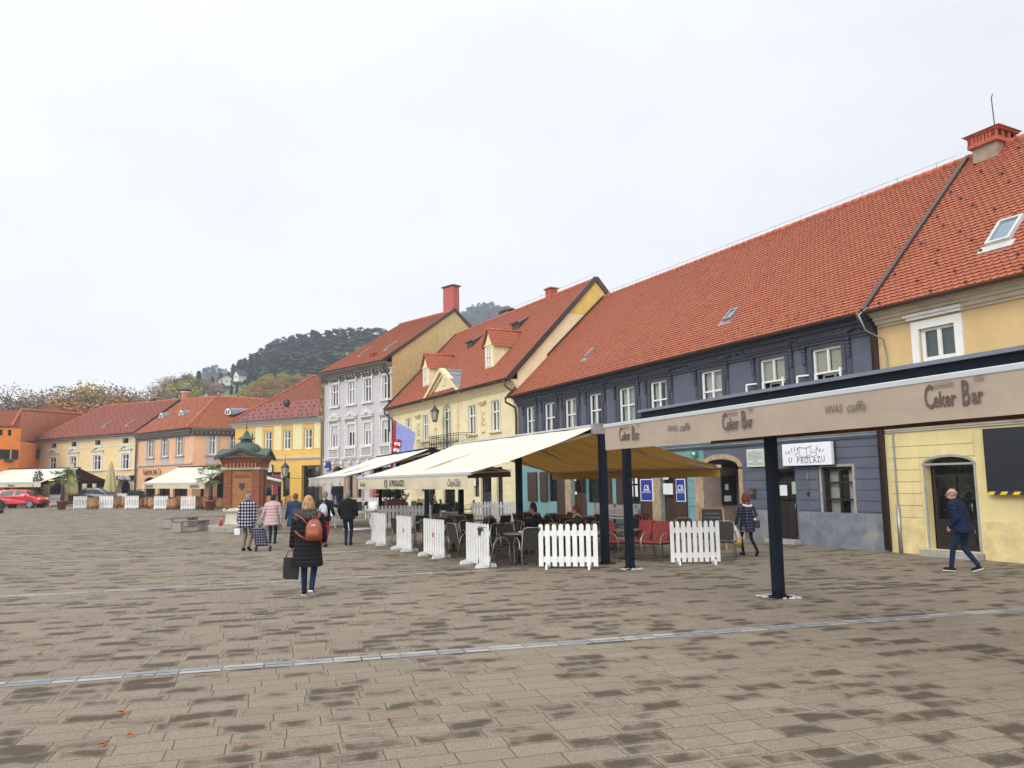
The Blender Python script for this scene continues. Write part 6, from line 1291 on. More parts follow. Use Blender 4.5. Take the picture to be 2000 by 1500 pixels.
for px,py,lb in far: t=dup(f0,G(px,py),.12,'white picket fence panel '+lb,'white picket fence panels of the far terraces'); t.scale=(.74 if px!=583 else .9,1,1)
# ------------------------------------------------------------------ chairs and tables
TUBE=mat('brushed_tube',(.30,.28,.24),.35,.1,metal=.7); MESHM=mat('chair_mesh',(.022,.021,.019),.8,.3,60); STR=None
def stripemat():
    m=bpy.data.materials.new('striped_cushion'); m.use_nodes=True; t=m.node_tree; b=t.nodes['Principled BSDF']; b.inputs['Roughness'].default_value=.9; tc=t.nodes.new('ShaderNodeTexCoord'); w=t.nodes.new('ShaderNodeTexWave'); w.bands_direction='X'; w.inputs['Scale'].default_value=3.0; w.inputs['Distortion'].default_value=.2; t.links.new(tc.outputs['Object'],w.inputs['Vector']); r=t.nodes.new('ShaderNodeValToRGB'); r.color_ramp.interpolation='CONSTANT'; r.color_ramp.elements[0].color=(.22,.010,.012,1); r.color_ramp.elements[1].position=.55; r.color_ramp.elements[1].color=(.40,.15,.13,1); e=r.color_ramp.elements.new(.8); e.color=(.10,.01,.012,1); t.links.new(w.outputs[0],r.inputs[0]); t.links.new(r.outputs[0],b.inputs['Base Color']); return m
STR=stripemat()
def metal_chair(label,group,cushion=False):
    t=thing('cafe_chair',label,'chair',(0,0,0),0,group); W=.26   # faces +y
    for s in (-1,1):
        m=MB(); p=[(s*W,.27,0),(s*W*1.02,.24,.35)]+[(s*W*1.06,.02+.23*cos(a),.43+.24*sin(a)) for a in [pi*k/8 for k in range(0,9)]]+[(s*W,-.22,.40)]; m.tube(p,.013,6); m.build('arm_frame',TUBE,t)
        m=MB(); m.tube([(s*W*.96,-.30,0),(s*W*.9,-.20,.40),(s*W*.85,-.30,.86),(s*W*.6,-.315,.9)],.013,6); m.build('rear_leg',TUBE,t)
    m=MB(); m.tube([(-W*.6,-.315,.9),(W*.6,-.315,.9)],.013,6); m.build('top_rail',TUBE,t)
    m=MB(); m.box(-W,W,-.2,.24,.40,.43); m.build('seat',MESHM,t)
    m=MB(); m.prism([(-W*.88,-.21,.44),(W*.88,-.21,.44),(W*.82,-.31,.87),(-W*.82,-.31,.87)],(0,.015,.003)); m.build('backrest',MESHM,t)
    if cushion:
        m=MB(); m.box(-W*.95,W*.95,-.18,.25,.432,.475); m.build('seat_cushion',STR,t,bevel=.015)
        m=MB(); m.prism([(-W*.9,-.185,.47),(W*.9,-.185,.47),(W*.88,-.30,.93),(-W*.88,-.30,.93)],(0,.04,.01)); m.prism([(-W*.9,-.35,.93),(W*.9,-.35,.93),(W*.9,-.33,.72),(-W*.9,-.33,.72)],(0,-.012,0)); m.build('back_cushion',STR,t)
    return t
def table(label,group,r=.36,h=.72,top=None):
    t=thing('cafe_table',label,'table',(0,0,0),0,group); m=MB(); m.lathe([(r-.01,h-.03),(r,h-.02),(r,h),(r-.01,h+.003)],20); m.build('table_top',top or mat('worn_table',(.20,.15,.11),.5,.3,8),t); m=MB(); m.lathe([(.035,.03),(.03,h-.03)],10); m.build('pedestal',IRON,t); m=MB(); m.lathe([(.22,0),(.2,.02),(.05,.05)],14); m.build('base',IRON,t); return t
chairs0=metal_chair('x','metal chairs on the near terrace'); red0=metal_chair('x','red striped chairs on the near terrace',True); tab0=table('x','round tables on the near terrace')
def TB(a,c): p=pt((pB.x,pB.y),aB,a,c); p.z=gz(p.x,p.y); return p
first={}
def put(p0,key,loc,rz,lab,grp,scale=1):
    if key not in first: first[key]=1; p0.location=loc; p0.rotation_euler=(0,0,rz); p0['label']=lab; p0['group']=grp; return p0
    return dup(p0,loc,rz,lab,grp,scale)
GC='metal chairs on the near terrace'
rowsx=['nearest','second','third','fourth']; rowsy=['by the fences','mid terrace','house side']
rr=random.Random(21)
sides=['front side','left side','far side','right side']
for i,a in enumerate((1.0,3.0,5.0,7.2)):
    for j,c in enumerate((1.75,-.3,-2.3)):
        if i==0 and j>0: continue
        c0=TB(a+.15*(j%2),c); put(tab0,'tab',c0,0,'round table in the %s row at %s'%(rowsx[i],rowsy[j]),'round tables on the near terrace')
        for k in range(4):
            th=aB+k*pi/2+pi+rr.uniform(-.25,.25)+(.3 if j%2 else 0); r=rr.uniform(.62,.78); L_=c0+Vector((cos(th)*r,sin(th)*r,0)); L_.z=gz(L_.x,L_.y)
            if (i,j,k) in ((1,2,2),(2,1,0),(1,1,2),(3,1,1)): continue
            put(chairs0,'ch',L_,th+pi/2,'grey metal armchair, %s of the table in the %s row, %s'%(sides[k],rowsx[i],rowsy[j]),GC)
tR=TB(.7,-1.1); put(tab0,'tab',tR,0,'round table between the dark posts with the red striped chairs','round tables on the near terrace')
tR2=TB(.9,-2.9); put(tab0,'tab',tR2,0,'round table behind the picket panel near the chalkboard','round tables on the near terrace')
GRD='red striped chairs on the near terrace'
for (px,py,rz,lb) in ((1206,1094,.78,'with its seat showing between the two dark posts'),(1250,1093,-.94,'just right of the second dark post'),(1284,1096,-.80,'nearest the picket panel in front of the chalkboard'),(1150,1078,aB+.2,'partly hidden behind the thick dark post'),(1112,1066,aB+.4,'behind the left picket panel'),(1246,1070,-.7,'at the table behind the second dark post')):
    put(red0,'red',G(px,py),rz+pi,'metal chair with red striped cushion '+lb,GRD)
for (px,py,rz,lb) in ((1312,1088,aB-2.4,'right of the red striped chairs'),(1415,1092,aB+.7,'beside the picket panel near the walking red haired woman'),(1345,1079,aB+1.2,'behind the picket panel near the chalkboard'),(1058,1068,aB+3.0,'behind the left end of the large picket panel')):
    put(chairs0,'ch',G(px,py),rz,'grey metal armchair '+lb,GC)
# small things on the tables
for i,(a,c) in enumerate(((1.0,1.75),(3.0,-.3),(5.0,1.75))):
    c0=TB(a,c); t=thing('ashtray','small white ashtray on the round table in the %s row'%rowsx[i],'ashtray',c0+Vector((.05,.03,.724))); m=MB(); m.lathe([(.04,0),(.06,.035),(.045,.03),(.03,.01)],12); m.build('bowl',WHITE,t)
# slatted benches along the turquoise wall
SL=mat('weathered_slat',(.24,.19,.18),.8,.2,10)
def bench(name,label,cat,loc,rz,w=1.5,M=SL,legs=IRON,group=None):
    t=thing(name,label,cat,loc,rz,group)
    for i in range(4): m=MB(); m.box(-w/2,w/2,-.2+.11*i,-.11+.11*i,.42,.45); m.build('seat_slat',M,t)
    for i in range(4): m=MB(); m.box(-w/2,w/2,.26+.02*i,.28+.02*i,.50+.11*i,.59+.11*i); m.build('back_slat',M,t)
    for s in (-1,1): m=MB(); x=s*w*.42; m.bar((x,-.2,0),(x,-.18,.42),.05); m.bar((x,.28,0),(x,.34,.95),.05); m.bar((x,-.2,.40),(x,.28,.40),.04); m.build('end_frame',legs,t)
    return t
for i,(px) in enumerate((1165,1205)): 
    u=X(px,-.6); p=FW_.W(u,-.55,0); p.z=gz(p.x,p.y); bench('slatted_bench',['weathered slatted bench against the turquoise wall, left of the two','weathered slatted bench against the turquoise wall, right of the two'][i],'bench',p,FW_.a,1.7)
# chalkboard stand
p=G(1393,1072); t=thing('chalkboard_stand','wooden A frame chalkboard with chalk writing beside the passage arch','chalkboard',p,-.15)
CK=mat('chalk',(.35,.38,.42),.9,.3,30); BW=mat('board_wood',(.36,.19,.09),.6,.15)
for s in (-1,1):
    m=MB(); m.bar((-.33,s*.3,0),(-.3,s*.03,1.12),.05,.03); m.bar((.33,s*.3,0),(.3,s*.03,1.12),.05,.03); m.bar((-.3,s*.03,1.12),(.3,s*.03,1.12),.05,.03); m.bar((-.32,s*.24,.25),(.32,s*.24,.25),.05,.03); m.build('frame',BW,t)
    m=MB(); m.prism([(-.29,s*.235,.27),(.29,s*.235,.27),(.28,s*.04,1.09),(-.28,s*.04,1.09)],(0,.012,0)); m.build('slate',mat('slate',(.008,.009,.011),.6,.3),t)
def onb(z): return -.245+(z-.27)*(.195/.82)-.004
rr=random.Random(8)
for k in range(6):
    z=.98-k*.115; w=.16+.06*rr.random(); m=MB(); pts=[(-w+2*w*i/14-(.05 if k>2 else 0),onb(z+.018*sin(i*2.3+k)),z+.018*sin(i*2.3+k)) for i in range(15)]; m.tube(pts,.005,3); m.build('chalk_line',CK,t)
m=MB(); m.tube([(.17,onb(.5),.5),(.17,onb(.72),.72),(.21,onb(.8),.8),(.13,onb(.8),.8),(.17,onb(.72),.72)],.006,3); m.build('chalk_drawing',CK,t)
# white furniture of the second terrace
WP=mat('white_plastic',(.66,.66,.68),.35,.04)
def white_table(label,loc,rz,s=1):
    t=thing('white_table',label,'table',loc,rz); m=MB(); m.lathe([(.55,.68),(.58,.70),(.58,.73),(.55,.745)],24,ex=1.2); m.build('table_top',WP,t)
    m=MB(); 
    for sx in (-1,1):
        pr=[(sx*.62,-.3,0),(sx*.42,-.3,.12),(sx*.36,-.3,.4),(sx*.52,-.3,.7),(sx*.66,-.3,.7),(sx*.46,-.3,.4),(sx*.5,-.3,.14),(sx*.68,-.3,.05)]; m=MB(); m.prism(pr,(0,.6,0)); m.build('side_panel',WP,t)
    m=MB(); m.lathe([(.5,0),(.52,.04),(.3,.06)],20,ex=1.2); m.build('base',WP,t); return t
white_table('big white moulded cafe table with curved side panels beside the walking man',G(704,1034),.1); white_table('white moulded table half hidden left of the walking man',G(655,1026),.6)
white_table('white oval table farther back under the white awning',G(690,1004),.3)
def white_chair(label,loc,rz,group):
    t=thing('white_chair',label,'chair',loc,rz,group)
    for sx in (-1,1):
        for sy in (-1,1): m=MB(); m.bar((sx*.24,sy*.22,0),(sx*.22,sy*.2,.44 if sy>0 else .85),.045); m.build('leg',WP,t)
        m=MB(); m.bar((sx*.25,-.22,.65),(sx*.25,.22,.65),.05,.03); m.bar((sx*.24,.2,.42),(sx*.25,.2,.65),.04); m.build('armrest',WP,t)
    m=MB(); m.box(-.25,.25,-.22,.24,.41,.45); m.build('seat',WP,t); m=MB(); m.prism([(-.22,-.2,.5),(.22,-.2,.5),(.2,-.26,.86),(-.2,-.26,.86)],(0,.03,0)); m.build('backrest',WP,t); return t
wc=white_chair('white armchair left of the walking man beside the white tables',G(640,1031),2.4,'white chairs of the second terrace')
for px,py,rz,lb in ((618,1030,.4,'white armchair half hidden behind the woman with the orange backpack'),(660,1008,1.9,'white armchair farther back under the white awning'),(725,1012,3.0,'white armchair right of the walking man near the far picket panels')): dup(wc,G(px,py),rz,lb,'white chairs of the second terrace')
for i,(px,py,w,h,c,lb) in enumerate(((716,1003,1.3,.7,(.07,.05,.045),'long dark covered table under the white awning'),(775,1006,1.2,.7,(.10,.02,.02),'table with a dark red cloth under the white awning'),(862,1012,1.4,.72,(.06,.055,.06),'dark table by the cream house between the awnings'),(655,1010,1.0,.7,(.02,.02,.022),'black covered table behind the walking man'))):
    P=G(px,py); t=thing('covered_table',lb,'table',P,aB+1.2); m=MB(); m.box(-w/2,w/2,-.4,.4,h-.04,h); m.build('table_top',mat('covered%d'%i,c,.6,.2),t); m=MB(); m.prism([(-w/2-.02,-.42,h+.01),(w/2+.02,-.42,h+.01),(w/2+.04,-.44,h-.35),(-w/2-.04,-.44,h-.35)],(0,.01,0)); m.build('cloth_drop',MATS['covered%d'%i],t)
    for sx in (-1,1):
        for sy in (-1,1): m=MB(); m.box(sx*w*.42-.03,sx*w*.42+.03,sy*.32-.03,sy*.32+.03,0,h-.04); m.build('leg',IRON,t)
rr=random.Random(31)
for i,(px,py) in enumerate(((700,1012),(745,1010),(800,1012),(828,1018),(845,1020),(890,1016),(915,1010),(870,1006))):
    dup(chairs0,G(px,py),rr.random()*6,['grey metal armchair left of the black awning post in the rear terrace','grey metal armchair by the far picket panels','grey metal armchair by the red cloth table','grey metal armchair behind the second panel of the slanted fence row','grey metal armchair behind the slanted fence row, under the Coca valance end','grey metal armchair in front of the cream house door','grey metal armchair by the rear left post of the cream awning','grey metal armchair close to the cream house wall'][i],GC)
# red planter, topiaries, round bench, closed parasols, pots
DG=mat('dark_leaves',(.018,.035,.014),.7,.5,6)
def clump(m,c,R,n,rr,s=.05,sz=1,pointed=0):
    for i in range(n):
        d=Vector((rr.gauss(0,1),rr.gauss(0,1),rr.gauss(0,1))).normalized(); f=rr.random()**.35; h=d.z*f; w=(1-pointed*(h*.5+.5)); p=Vector(c)+Vector((d.x*f*R*w,d.y*f*R*w,h*R*sz)); a=Vector((rr.uniform(-1,1),rr.uniform(-1,1),rr.uniform(-1,1))).normalized()*s; b2=a.cross(d).normalized()*s*.6; m.add([p-a,p+b2,p+a,p-b2],[(0,1,2,3)])
rr=random.Random(2)
P=G(772,1003); P=AT(772,985,34); P.z=gz(P.x,P.y); t=thing('square_planter','tall dark red square planter with a dark green bush under the cream awning','planter',P,.3); m=MB(); m.prism([(-.42,-.42,0),(.42,-.42,0),(.42,.42,0),(-.42,.42,0)],(0,0,1.15)); m.build('box',mat('planter_red',(.16,.012,.012),.4,.1),t,bevel=.02); m=MB(); clump(m,(0,0,1.35),.6,700,rr,.05,.6); m.build('bush',DG,t)
for i,(px,Y,lb) in enumerate(((843,40,'small pointed evergreen in a pale bowl left of the cream house door'),(880,38,'small pointed evergreen in a pale bowl in front of the dark door'))):
    P=AT(px,980,Y); P.z=gz(P.x,P.y); t=thing('topiary',lb,'shrub',P); m=MB(); m.lathe([(.3,0),(.5,.35),(.52,.42),(.45,.42)],14); m.build('bowl',mat('bowl_concrete',(.38,.34,.27),.8,.2),t); m=MB(); clump(m,(0,0,.95),.42,800,rr,.045,1.45,.75); m.build('foliage',DG,t)
bench('wooden_bench','brown slatted bench against the cream house wall behind the terrace','bench',(lambda p:(p.x,p.y,gz(p.x,p.y)))(AT(815,985,42)),FC.a,1.5,mat('bench_brown',(.16,.09,.06),.6,.2))
UF=mat('parasol_cloth',(.42,.36,.17),.9,.12,3,.3,12)
def parasol(label,loc,s=1):
    t=thing('closed_parasol',label,'parasol',loc,0,'closed parasols of the far terraces'); m=MB(); m.tube([(0,0,0),(0,0,3.3*s)],.03,8); m.build('pole',METAL,t); m=MB(); vs=[];pr=[(.04,3.25),(.12,3.0),(.22,2.4),(.32,1.7),(.42,1.05),(.44,.85),(.30,.82)]; n=24
    for r,z in pr:
        for j in range(n): a=2*pi*j/n; q=r*(1+.22*cos(a*6+z)); vs.append((q*cos(a)*s,q*sin(a)*s,z*s))
    m.add(vs,[(i*n+j,i*n+(j+1)%n,(i+1)*n+(j+1)%n,(i+1)*n+j) for i in range(len(pr)-1) for j in range(n)],0,True); m.build('folded_canopy',UF,t); m=MB(); m.lathe([(.35,0),(.33,.08),(.05,.12)],14); m.build('base',GREYST,t); return t
pz=parasol('tall closed beige parasol right of the left awning, in front of the hotel',G(139,987),1.12); 
for px,py,s,lb in ((214,985,1.05,'slimmer closed beige parasol left of the arched hotel door'),(28,985,.8,'closed yellowish parasol behind the red car')): dup(pz,G(px,py),1,lb,'closed parasols of the far terraces',s/1.0)
TERR=mat('terracotta',(.20,.055,.03),.7,.15)
def palm(label,loc,s=1,bare=False,seed=1):
    rr=random.Random(seed); t=thing('potted_palm',label,'palm',loc); t.scale=(s,s,s); m=MB(); m.lathe([(.2,.03),(.26,.45),(.31,.46),(.31,.55),(.25,.55)],16); m.build('pot',TERR,t); m=MB(); m.tube([(0,0,.5),(.03,0,1.2),(0,0,1.75)],[.12,.1,.09],8); m.build('trunk',BARK,t); m=MB(); 
    for k in range(26):
        a=rr.random()*6.28; el=rr.uniform(-.5,1.1); L=rr.uniform(.45,.7); c=Vector((0,0,1.75)); d=Vector((cos(a)*cos(el),sin(a)*cos(el),sin(el))); e=c+d*L; m.tube([c,c+d*L*.6,e],.01,3,cap=False)
        sd=d.cross(Vector((0,0,1))).normalized(); up2=sd.cross(d)
        for j in range(13):
            th=-1.5+3*j/12; f=(d*cos(th)+sd*sin(th)).normalized(); tip=e+f*.42*(1-.15*abs(th))-Vector((0,0,.1+.06*abs(th))); w=up2.cross(f).normalized()*.02; m.add([e,e+f*.2+w,tip,e+f*.2-w],[(0,1,2,3)])
    m.build('fronds',mat('palm_green',(.08,.14,.03),.6,.3,3),t); return t
palm('potted palm in a terracotta tub left of the brick well',G(410,997),1.28,seed=3); palm('potted palm in a terracotta tub behind the red car',G(120,996),1.25,seed=5); palm('leafy palm at the rear of the terrace right of the brick well',G(566,983),.95,seed=8)
# wicker chairs of the far terraces
WK=mat('wicker',(.38,.20,.085),.8,.3,40,.6,50)
def wicker(label,loc,rz):
    t=thing('wicker_chair',label,'chair',loc,rz,'wicker armchairs of the far terraces'); n=14; vs=[]
    for k in range(n+1):
        a=pi*(.02+.96*k/n)+pi; h=.5+.42*sin(pi*k/n)**.8
        for z,f in ((.12,.82),(.4,.95),(h*.75+.1,1.05),(h+.02,1.1)): vs.append((.33*f*cos(a),.33*f*sin(a)+.05,z))
    m=MB(); m.add(vs,[(i*4+j,i*4+j+1,i*4+j+5,i*4+j+4) for i in range(n) for j in range(3)],0,True); m.build('back_shell',WK,t); m=MB(); m.lathe([(.27,.12),(.3,.4),(.3,.44),(.2,.45)],14); m.build('seat',WK,t)
    for sx in (-.2,.2):
        for sy in (-.2,.2): m=MB(); m.box(sx-.02,sx+.02,sy-.02,sy+.02,0,.15); m.build('leg',IRON,t)
    return t
wk0=None; rr=random.Random(17); spots=[]
names=['left of the dark car','below the closed parasol','by the hotel door','below the peach shop lettering','under the peach house awning','left of the potted palm']
for gi,(xa_,xb_) in enumerate(((170,193),(222,245),(271,300),(329,352),(382,406),(416,432))):
    k=5 if xb_-xa_>20 else 3
    for i in range(k): spots.append((xa_+(xb_-xa_)*(i+.5)/k,993+rr.uniform(-5,2),'wicker armchair %s, %s from the left in its cluster'%(names[gi],['first','second','third','fourth','fifth'][i])))
for i,(px,py) in enumerate(((521,990),(529,988),(545,986),(562,987),(574,984),(535,980))): spots.append((px,py,'wicker armchair right of the brick well, %s from the left'%['first','second','fourth','fifth','sixth','third'][i]))
for px,py,lb in spots:
    P=G(px,py); rz=rr.choice((.3,2.9,-.5,3.4,1.2))+rr.uniform(-.3,.3)
    if wk0 is None: wk0=wicker(lb,P,rz); wk0.scale=(.85,)*3
    else: dup(wk0,P,rz,lb,None,rr.uniform(.8,.92))
for i,(px,py) in enumerate(((182,990),(233,990),(286,990),(341,990),(394,990),(550,984))): 
    t=dup(tab0,G(px,py),0,'round table among the wicker chairs '+(names[i] if i<5 else 'right of the brick well'),'round tables of the far terraces'); t.scale=(1.3,1.3,1)
# low planters and hedges behind the far fences, lit strip lamps of the left awning
for i,(px,Y,w,h,lb) in enumerate(((72,64,1.3,3.2,'dark fir behind the red car beside the orange wall'),(258,66,1.0,1.2,'small dark shrub left of the peach house'),(270,64,1.1,1.3,'small dark shrub at the drainpipe of the peach house'),(310,62,2.2,.9,'low dark hedge under the peach house awning'),(12,66,1.6,1.2,'small yellow flowered shrub at the left edge behind the red car'))):
    P=AT(px,990,Y); P.z=gz(P.x,P.y); t=thing('shrub',lb,'shrub',P); m=MB(); clump(m,(0,0,h*.5+.1),w*.5,500,rr,.10,h/w,.5 if h>2 else 0); m.build('foliage',DG,t); m=MB(); m.tube([(0,0,0),(0,0,h*.5)],.05,5); m.build('stem',BARK,t)
for px,py in ((100,938),(125,936)):
    P=AT(px,py,67.5); t=thing('strip_lamp','glowing strip lamp under the left awning, %s of two'%('left' if px==100 else 'right'),'lamp',P); m=MB(); m.box(-.22,.22,-.04,.04,-.03,.03); em=bpy.data.materials.get('lamp_glow') or bpy.data.materials.new('lamp_glow'); em.use_nodes=True; bb=em.node_tree.nodes['Principled BSDF']; bb.inputs['Emission Color'].default_value=(1,.7,.3,1); bb.inputs['Emission Strength'].default_value=1.6; m.build('tube',em,t); m=MB(); m.box(-.24,.24,-.05,.05,.03,.05); m.build('housing',METAL,t)
# ------------------------------------------------------------------ people
def remesh(mb,vox,name,mats,it=3,fac=.5):
    me=bpy.data.meshes.new('tmp'); me.from_pydata(mb.v,[],mb.f); bm=bmesh.new(); bm.from_mesh(me); bmesh.ops.recalc_face_normals(bm,faces=bm.faces); bm.to_mesh(me); bm.free()
    o=bpy.data.objects.new('tmp',me); C.objects.link(o); r=o.modifiers.new('r','REMESH'); r.mode='VOXEL'; r.voxel_size=vox
    s=o.modifiers.new('s','SMOOTH'); s.iterations=it; s.factor=fac; dg=bpy.context.evaluated_depsgraph_get(); q=bpy.data.meshes.new_from_object(o.evaluated_get(dg),depsgraph=dg); bpy.data.objects.remove(o); bpy.data.meshes.remove(me)
    q.name=name; q.materials.clear(); q.materials.append(mats)
    for p in q.polygons: p.use_smooth=True
    return q
def cap(m,p,q,r0,r1,n=10):
    p=Vector(p);q=Vector(q); m.sph(p,r0,n); m.sph(q,r1,n); m.tube([p,q],[r0,r1],n)
def chain(m,ps,rs,n=10):
    for i in range(len(ps)-1): cap(m,ps[i],ps[i+1],rs[i],rs[i+1],n)
def ik(a,b,l1,l2,pole):
    a=Vector(a);b=Vector(b);d=b-a;L_=min(d.length,(l1+l2)*.999);dn=d.normalized();b=a+dn*L_;x=(l1*l1-l2*l2+L_*L_)/(2*L_);h=sqrt(max(0,l1*l1-x*x));po=Vector(pole);po=(po-dn*po.dot(dn)).normalized();return a+dn*x+po*h,b
def plaid(name,c1,c2,c3,s,w):
    m=bpy.data.materials.new(name); m.use_nodes=True; t=m.node_tree; b=t.nodes['Principled BSDF']; b.inputs['Roughness'].default_value=.95; b.inputs['Specular IOR Level'].default_value=.1; tc=t.nodes.new('ShaderNodeTexCoord'); sx=t.nodes.new('ShaderNodeSeparateXYZ'); t.links.new(tc.outputs['Object'],sx.inputs[0])
    def M(op,a,bb=None):
        n=t.nodes.new('ShaderNodeMath'); n.operation=op
        for i,x in enumerate((a,bb)):
            if x is None: continue
            if hasattr(x,'links'): t.links.new(x,n.inputs[i])
            else: n.inputs[i].default_value=x
        return n.outputs[0]
    fx=M('LESS_THAN',M('FRACT',M('MULTIPLY',M('ADD',sx.outputs[0],M('MULTIPLY',sx.outputs[1],.6)),s)),w); fz=M('LESS_THAN',M('FRACT',M('MULTIPLY',sx.outputs[2],s)),w); k=M('ADD',fx,fz)
    r=t.nodes.new('ShaderNodeValToRGB'); r.color_ramp.interpolation='CONSTANT'; r.color_ramp.elements[0].color=(*c1,1); r.color_ramp.elements[1].position=.4; r.color_ramp.elements[1].color=(*c2,1); e=r.color_ramp.elements.new(.8); e.color=(*c3,1); t.links.new(M('MULTIPLY',k,.5),r.inputs[0]); t.links.new(r.outputs[0],b.inputs['Base Color']); return m
def puffer(name,col,s=11,rough=.55):
    m=mat(name,col,rough,.12,8,spec=.2); t=m.node_tree; b=t.nodes['Principled BSDF']; tc=t.nodes.new('ShaderNodeTexCoord'); w=t.nodes.new('ShaderNodeTexWave'); w.bands_direction='Z'; w.wave_profile='SIN'; w.inputs['Scale'].default_value=s/3.14; w.inputs['Distortion'].default_value=1.2; w.inputs['Detail Scale'].default_value=2; t.links.new(tc.outputs['Object'],w.inputs['Vector']); bp=t.nodes.new('ShaderNodeBump'); bp.inputs['Strength'].default_value=1; bp.inputs['Distance'].default_value=.010; t.links.new(w.outputs[0],bp.inputs['Height']); t.links.new(bp.outputs[0],b.inputs['Normal']); return m
SKIN=mat('skin',(.42,.22,.15),.6,.06,6)
def cloth(name,c,r=.9): return mat(name,c,r,.18,7,.3,45,spec=.12)
def person(label,P,rz,H,top,bot,hairc,shoe,feet,hands,lean=.05,topkind='jacket',hem=.80,bulk=1.0,headturn=0,hair='short',vox=.0085,sit=False,hips=None,sole=None,headdrop=0,group=None,leg=(.088,.062,.045)):
    s=H/1.75; t=thing('person',label,'person',P,rz,group); S_=lambda v: Vector(v)*s
    hz=.50 if sit else .92; hz*=1; tz=lambda z:(z-hz)  # heights above the hips follow the lean
    def T(x,y,z): return Vector((x,y+lean*(z-hz)*1.0,z-(lean*lean*.5)*(z-hz)))*s
    up=.53-0; sh=hz+.50; nk=hz+.57; hd=hz+.715-headdrop
    hc=T(0,.02+headdrop*.4,hd); R=.098*s
    body=MB()
    # head: skull, jaw, nose, ears
    ct,st=cos(headturn),sin(headturn)
    def Hd(x,y,z): return hc+Vector((x*ct-y*st,x*st+y*ct,z))*s
    body.sph(Hd(0,-.012,.02),.098*s,14,sx=.80,sy=.97,sz=1.08); body.sph(Hd(0,.03,-.055),.062*s,12,sx=.85,sy=.85,sz=1); cap(body,Hd(0,.088,.012),Hd(0,.108,-.022),.010*s,.014*s,8)
    for sx in (-1,1): body.sph(Hd(sx*.080,-.008,-.005),.022*s,8,sx=.45,sz=1.4)
    body.sph(Hd(0,.075,.038),.03*s,8,sx=2,sz=.5); body.sph(Hd(0,.088,-.058),.016*s,8,sx=1.5,sz=.6)
    chain(body,[Hd(0,-.02,-.06),T(0,0,nk)],[.052*s,.056*s])
    chain(body,[T(0,0,sh),T(0,0,hz+.25),T(0,0,hz)],[.11*s,.105*s,.11*s])
    chain(body,[T(-.14,0,sh-.02),T(.14,0,sh-.02)],[.055*s,.055*s])
    jk=MB(); tr=MB(); sho=[]
    arms=[]
    for i,sx in enumerate((-1,1)):
        S0=T(sx*.185*min(bulk,1.1),-.0,sh-.025); h=Vector(hands[i][:3])*s; el,h=ik(S0,h,.285*s,.25*s,(sx*.35,-1,-.2)); fw=(h-el).normalized(); arms.append((S0,el,h))
        chain(body,[S0,el,h],[.044*s,.034*s,.024*s])
        # hand: palm, four fingers of unequal length, thumb from the side of the palm
        pal=h+fw*.05*s; side=fw.cross(Vector((sx,0,0))).normalized(); 
        if side.y<0: side=-side
        cu=Vector((-sx,0,0)); cu=(cu-fw*cu.dot(fw)).normalized()
        for k in range(4):
            o=(k-1.5)*.019*s; cap(body,h+side*o*.6,pal+side*o+fw*.025*s,.012*s,.0105*s,7)
            Lf=(.068,.078,.072,.055)[k]*s; a=pal+side*o+fw*.03*s; cl=hands[i][3] if len(hands[i])>3 else .5; b1=a+(fw*cos(cl)+cu*sin(cl))*Lf*.5; b2=b1+(fw*cos(cl*2.2)+cu*sin(cl*2.2))*Lf*.5; chain(body,[a,b1,b2],[.0098*s,.009*s,.0075*s],7)
        a=h+side*.022*s+fw*.015*s; b1=a+(side*.8+fw*.6+cu*.3).normalized()*.035*s; b2=b1+(fw+cu*.4+side*.2).normalized()*.028*s; chain(body,[a,b1,b2],[.012*s,.0105*s,.0085*s],7)
    legs=[]
    for i,sx in enumerate((-1,1)):
        f=feet[i]; hp=T(sx*.09,0,hz-.02) if not sit else T(sx*.10,0,hz); an=Vector((f[0],f[1],f[2]+.085))*s; kn,an=ik(hp,an,.43*s,.43*s,(sx*.05,1,0 if not sit else .8)); legs.append((hp,kn,an))
        chain(body,[hp,kn,an],[.07*s,.045*s,.034*s])
        chain(tr,[hp,kn,an+Vector((0,0,.03*s))],[leg[0]*s,leg[1]*s,leg[2]*s*1.1])
        # shoe
        pt_=f[3] if len(f)>3 else 0; dr=Vector((sx*.12,cos(pt_),-sin(pt_))).normalized(); ft=an+Vector((0,0,-.045*s)); b1=ft+dr*.13*s; cap(body,an,b1*.6+ft*.4,.03*s,.025*s)
        sm=MB(); chain(sm,[ft-dr*.035*s,ft+dr*.06*s,b1],[.043*s,.042*s,.034*s]); cap(sm,ft,an+Vector((0,0,.03*s)),.045*s,.046*s); sho.append(remesh(sm,.010,'shoe',shoe)); 
        if sole:
            sm=MB(); dn=Vector((0,0,1)).cross(dr); upn=dr.cross(Vector((1,0,0))).normalized(); 
            if upn.z<0: upn=-upn
            a=ft-dr*.075*s-upn*.036*s; e=b1+dr*.03*s-upn*.030*s; sm.bar(a,e,.082*s,.022*s); sho.append((sm.mesh('sole',sole)))
    obj('body',remesh(body,vox,'body',SKIN,2),t)
    for i,q in enumerate(sho): obj('shoe' if q.name.startswith('shoe') else 'sole',q,t)
    for sx in (-1,1): e=MB(); e.sph(Hd(sx*.032,.082,.018),.009*s,6); e.build('eye',IRON,t)
    # trousers / tights
    chain(tr,[T(-.07,0,hz),T(.07,0,hz)],[.12*s*bulk,.12*s*bulk]); obj('trousers',remesh(tr,.012,'trousers',bot,4),t)
    # jacket or coat
    B=bulk; secs=[]
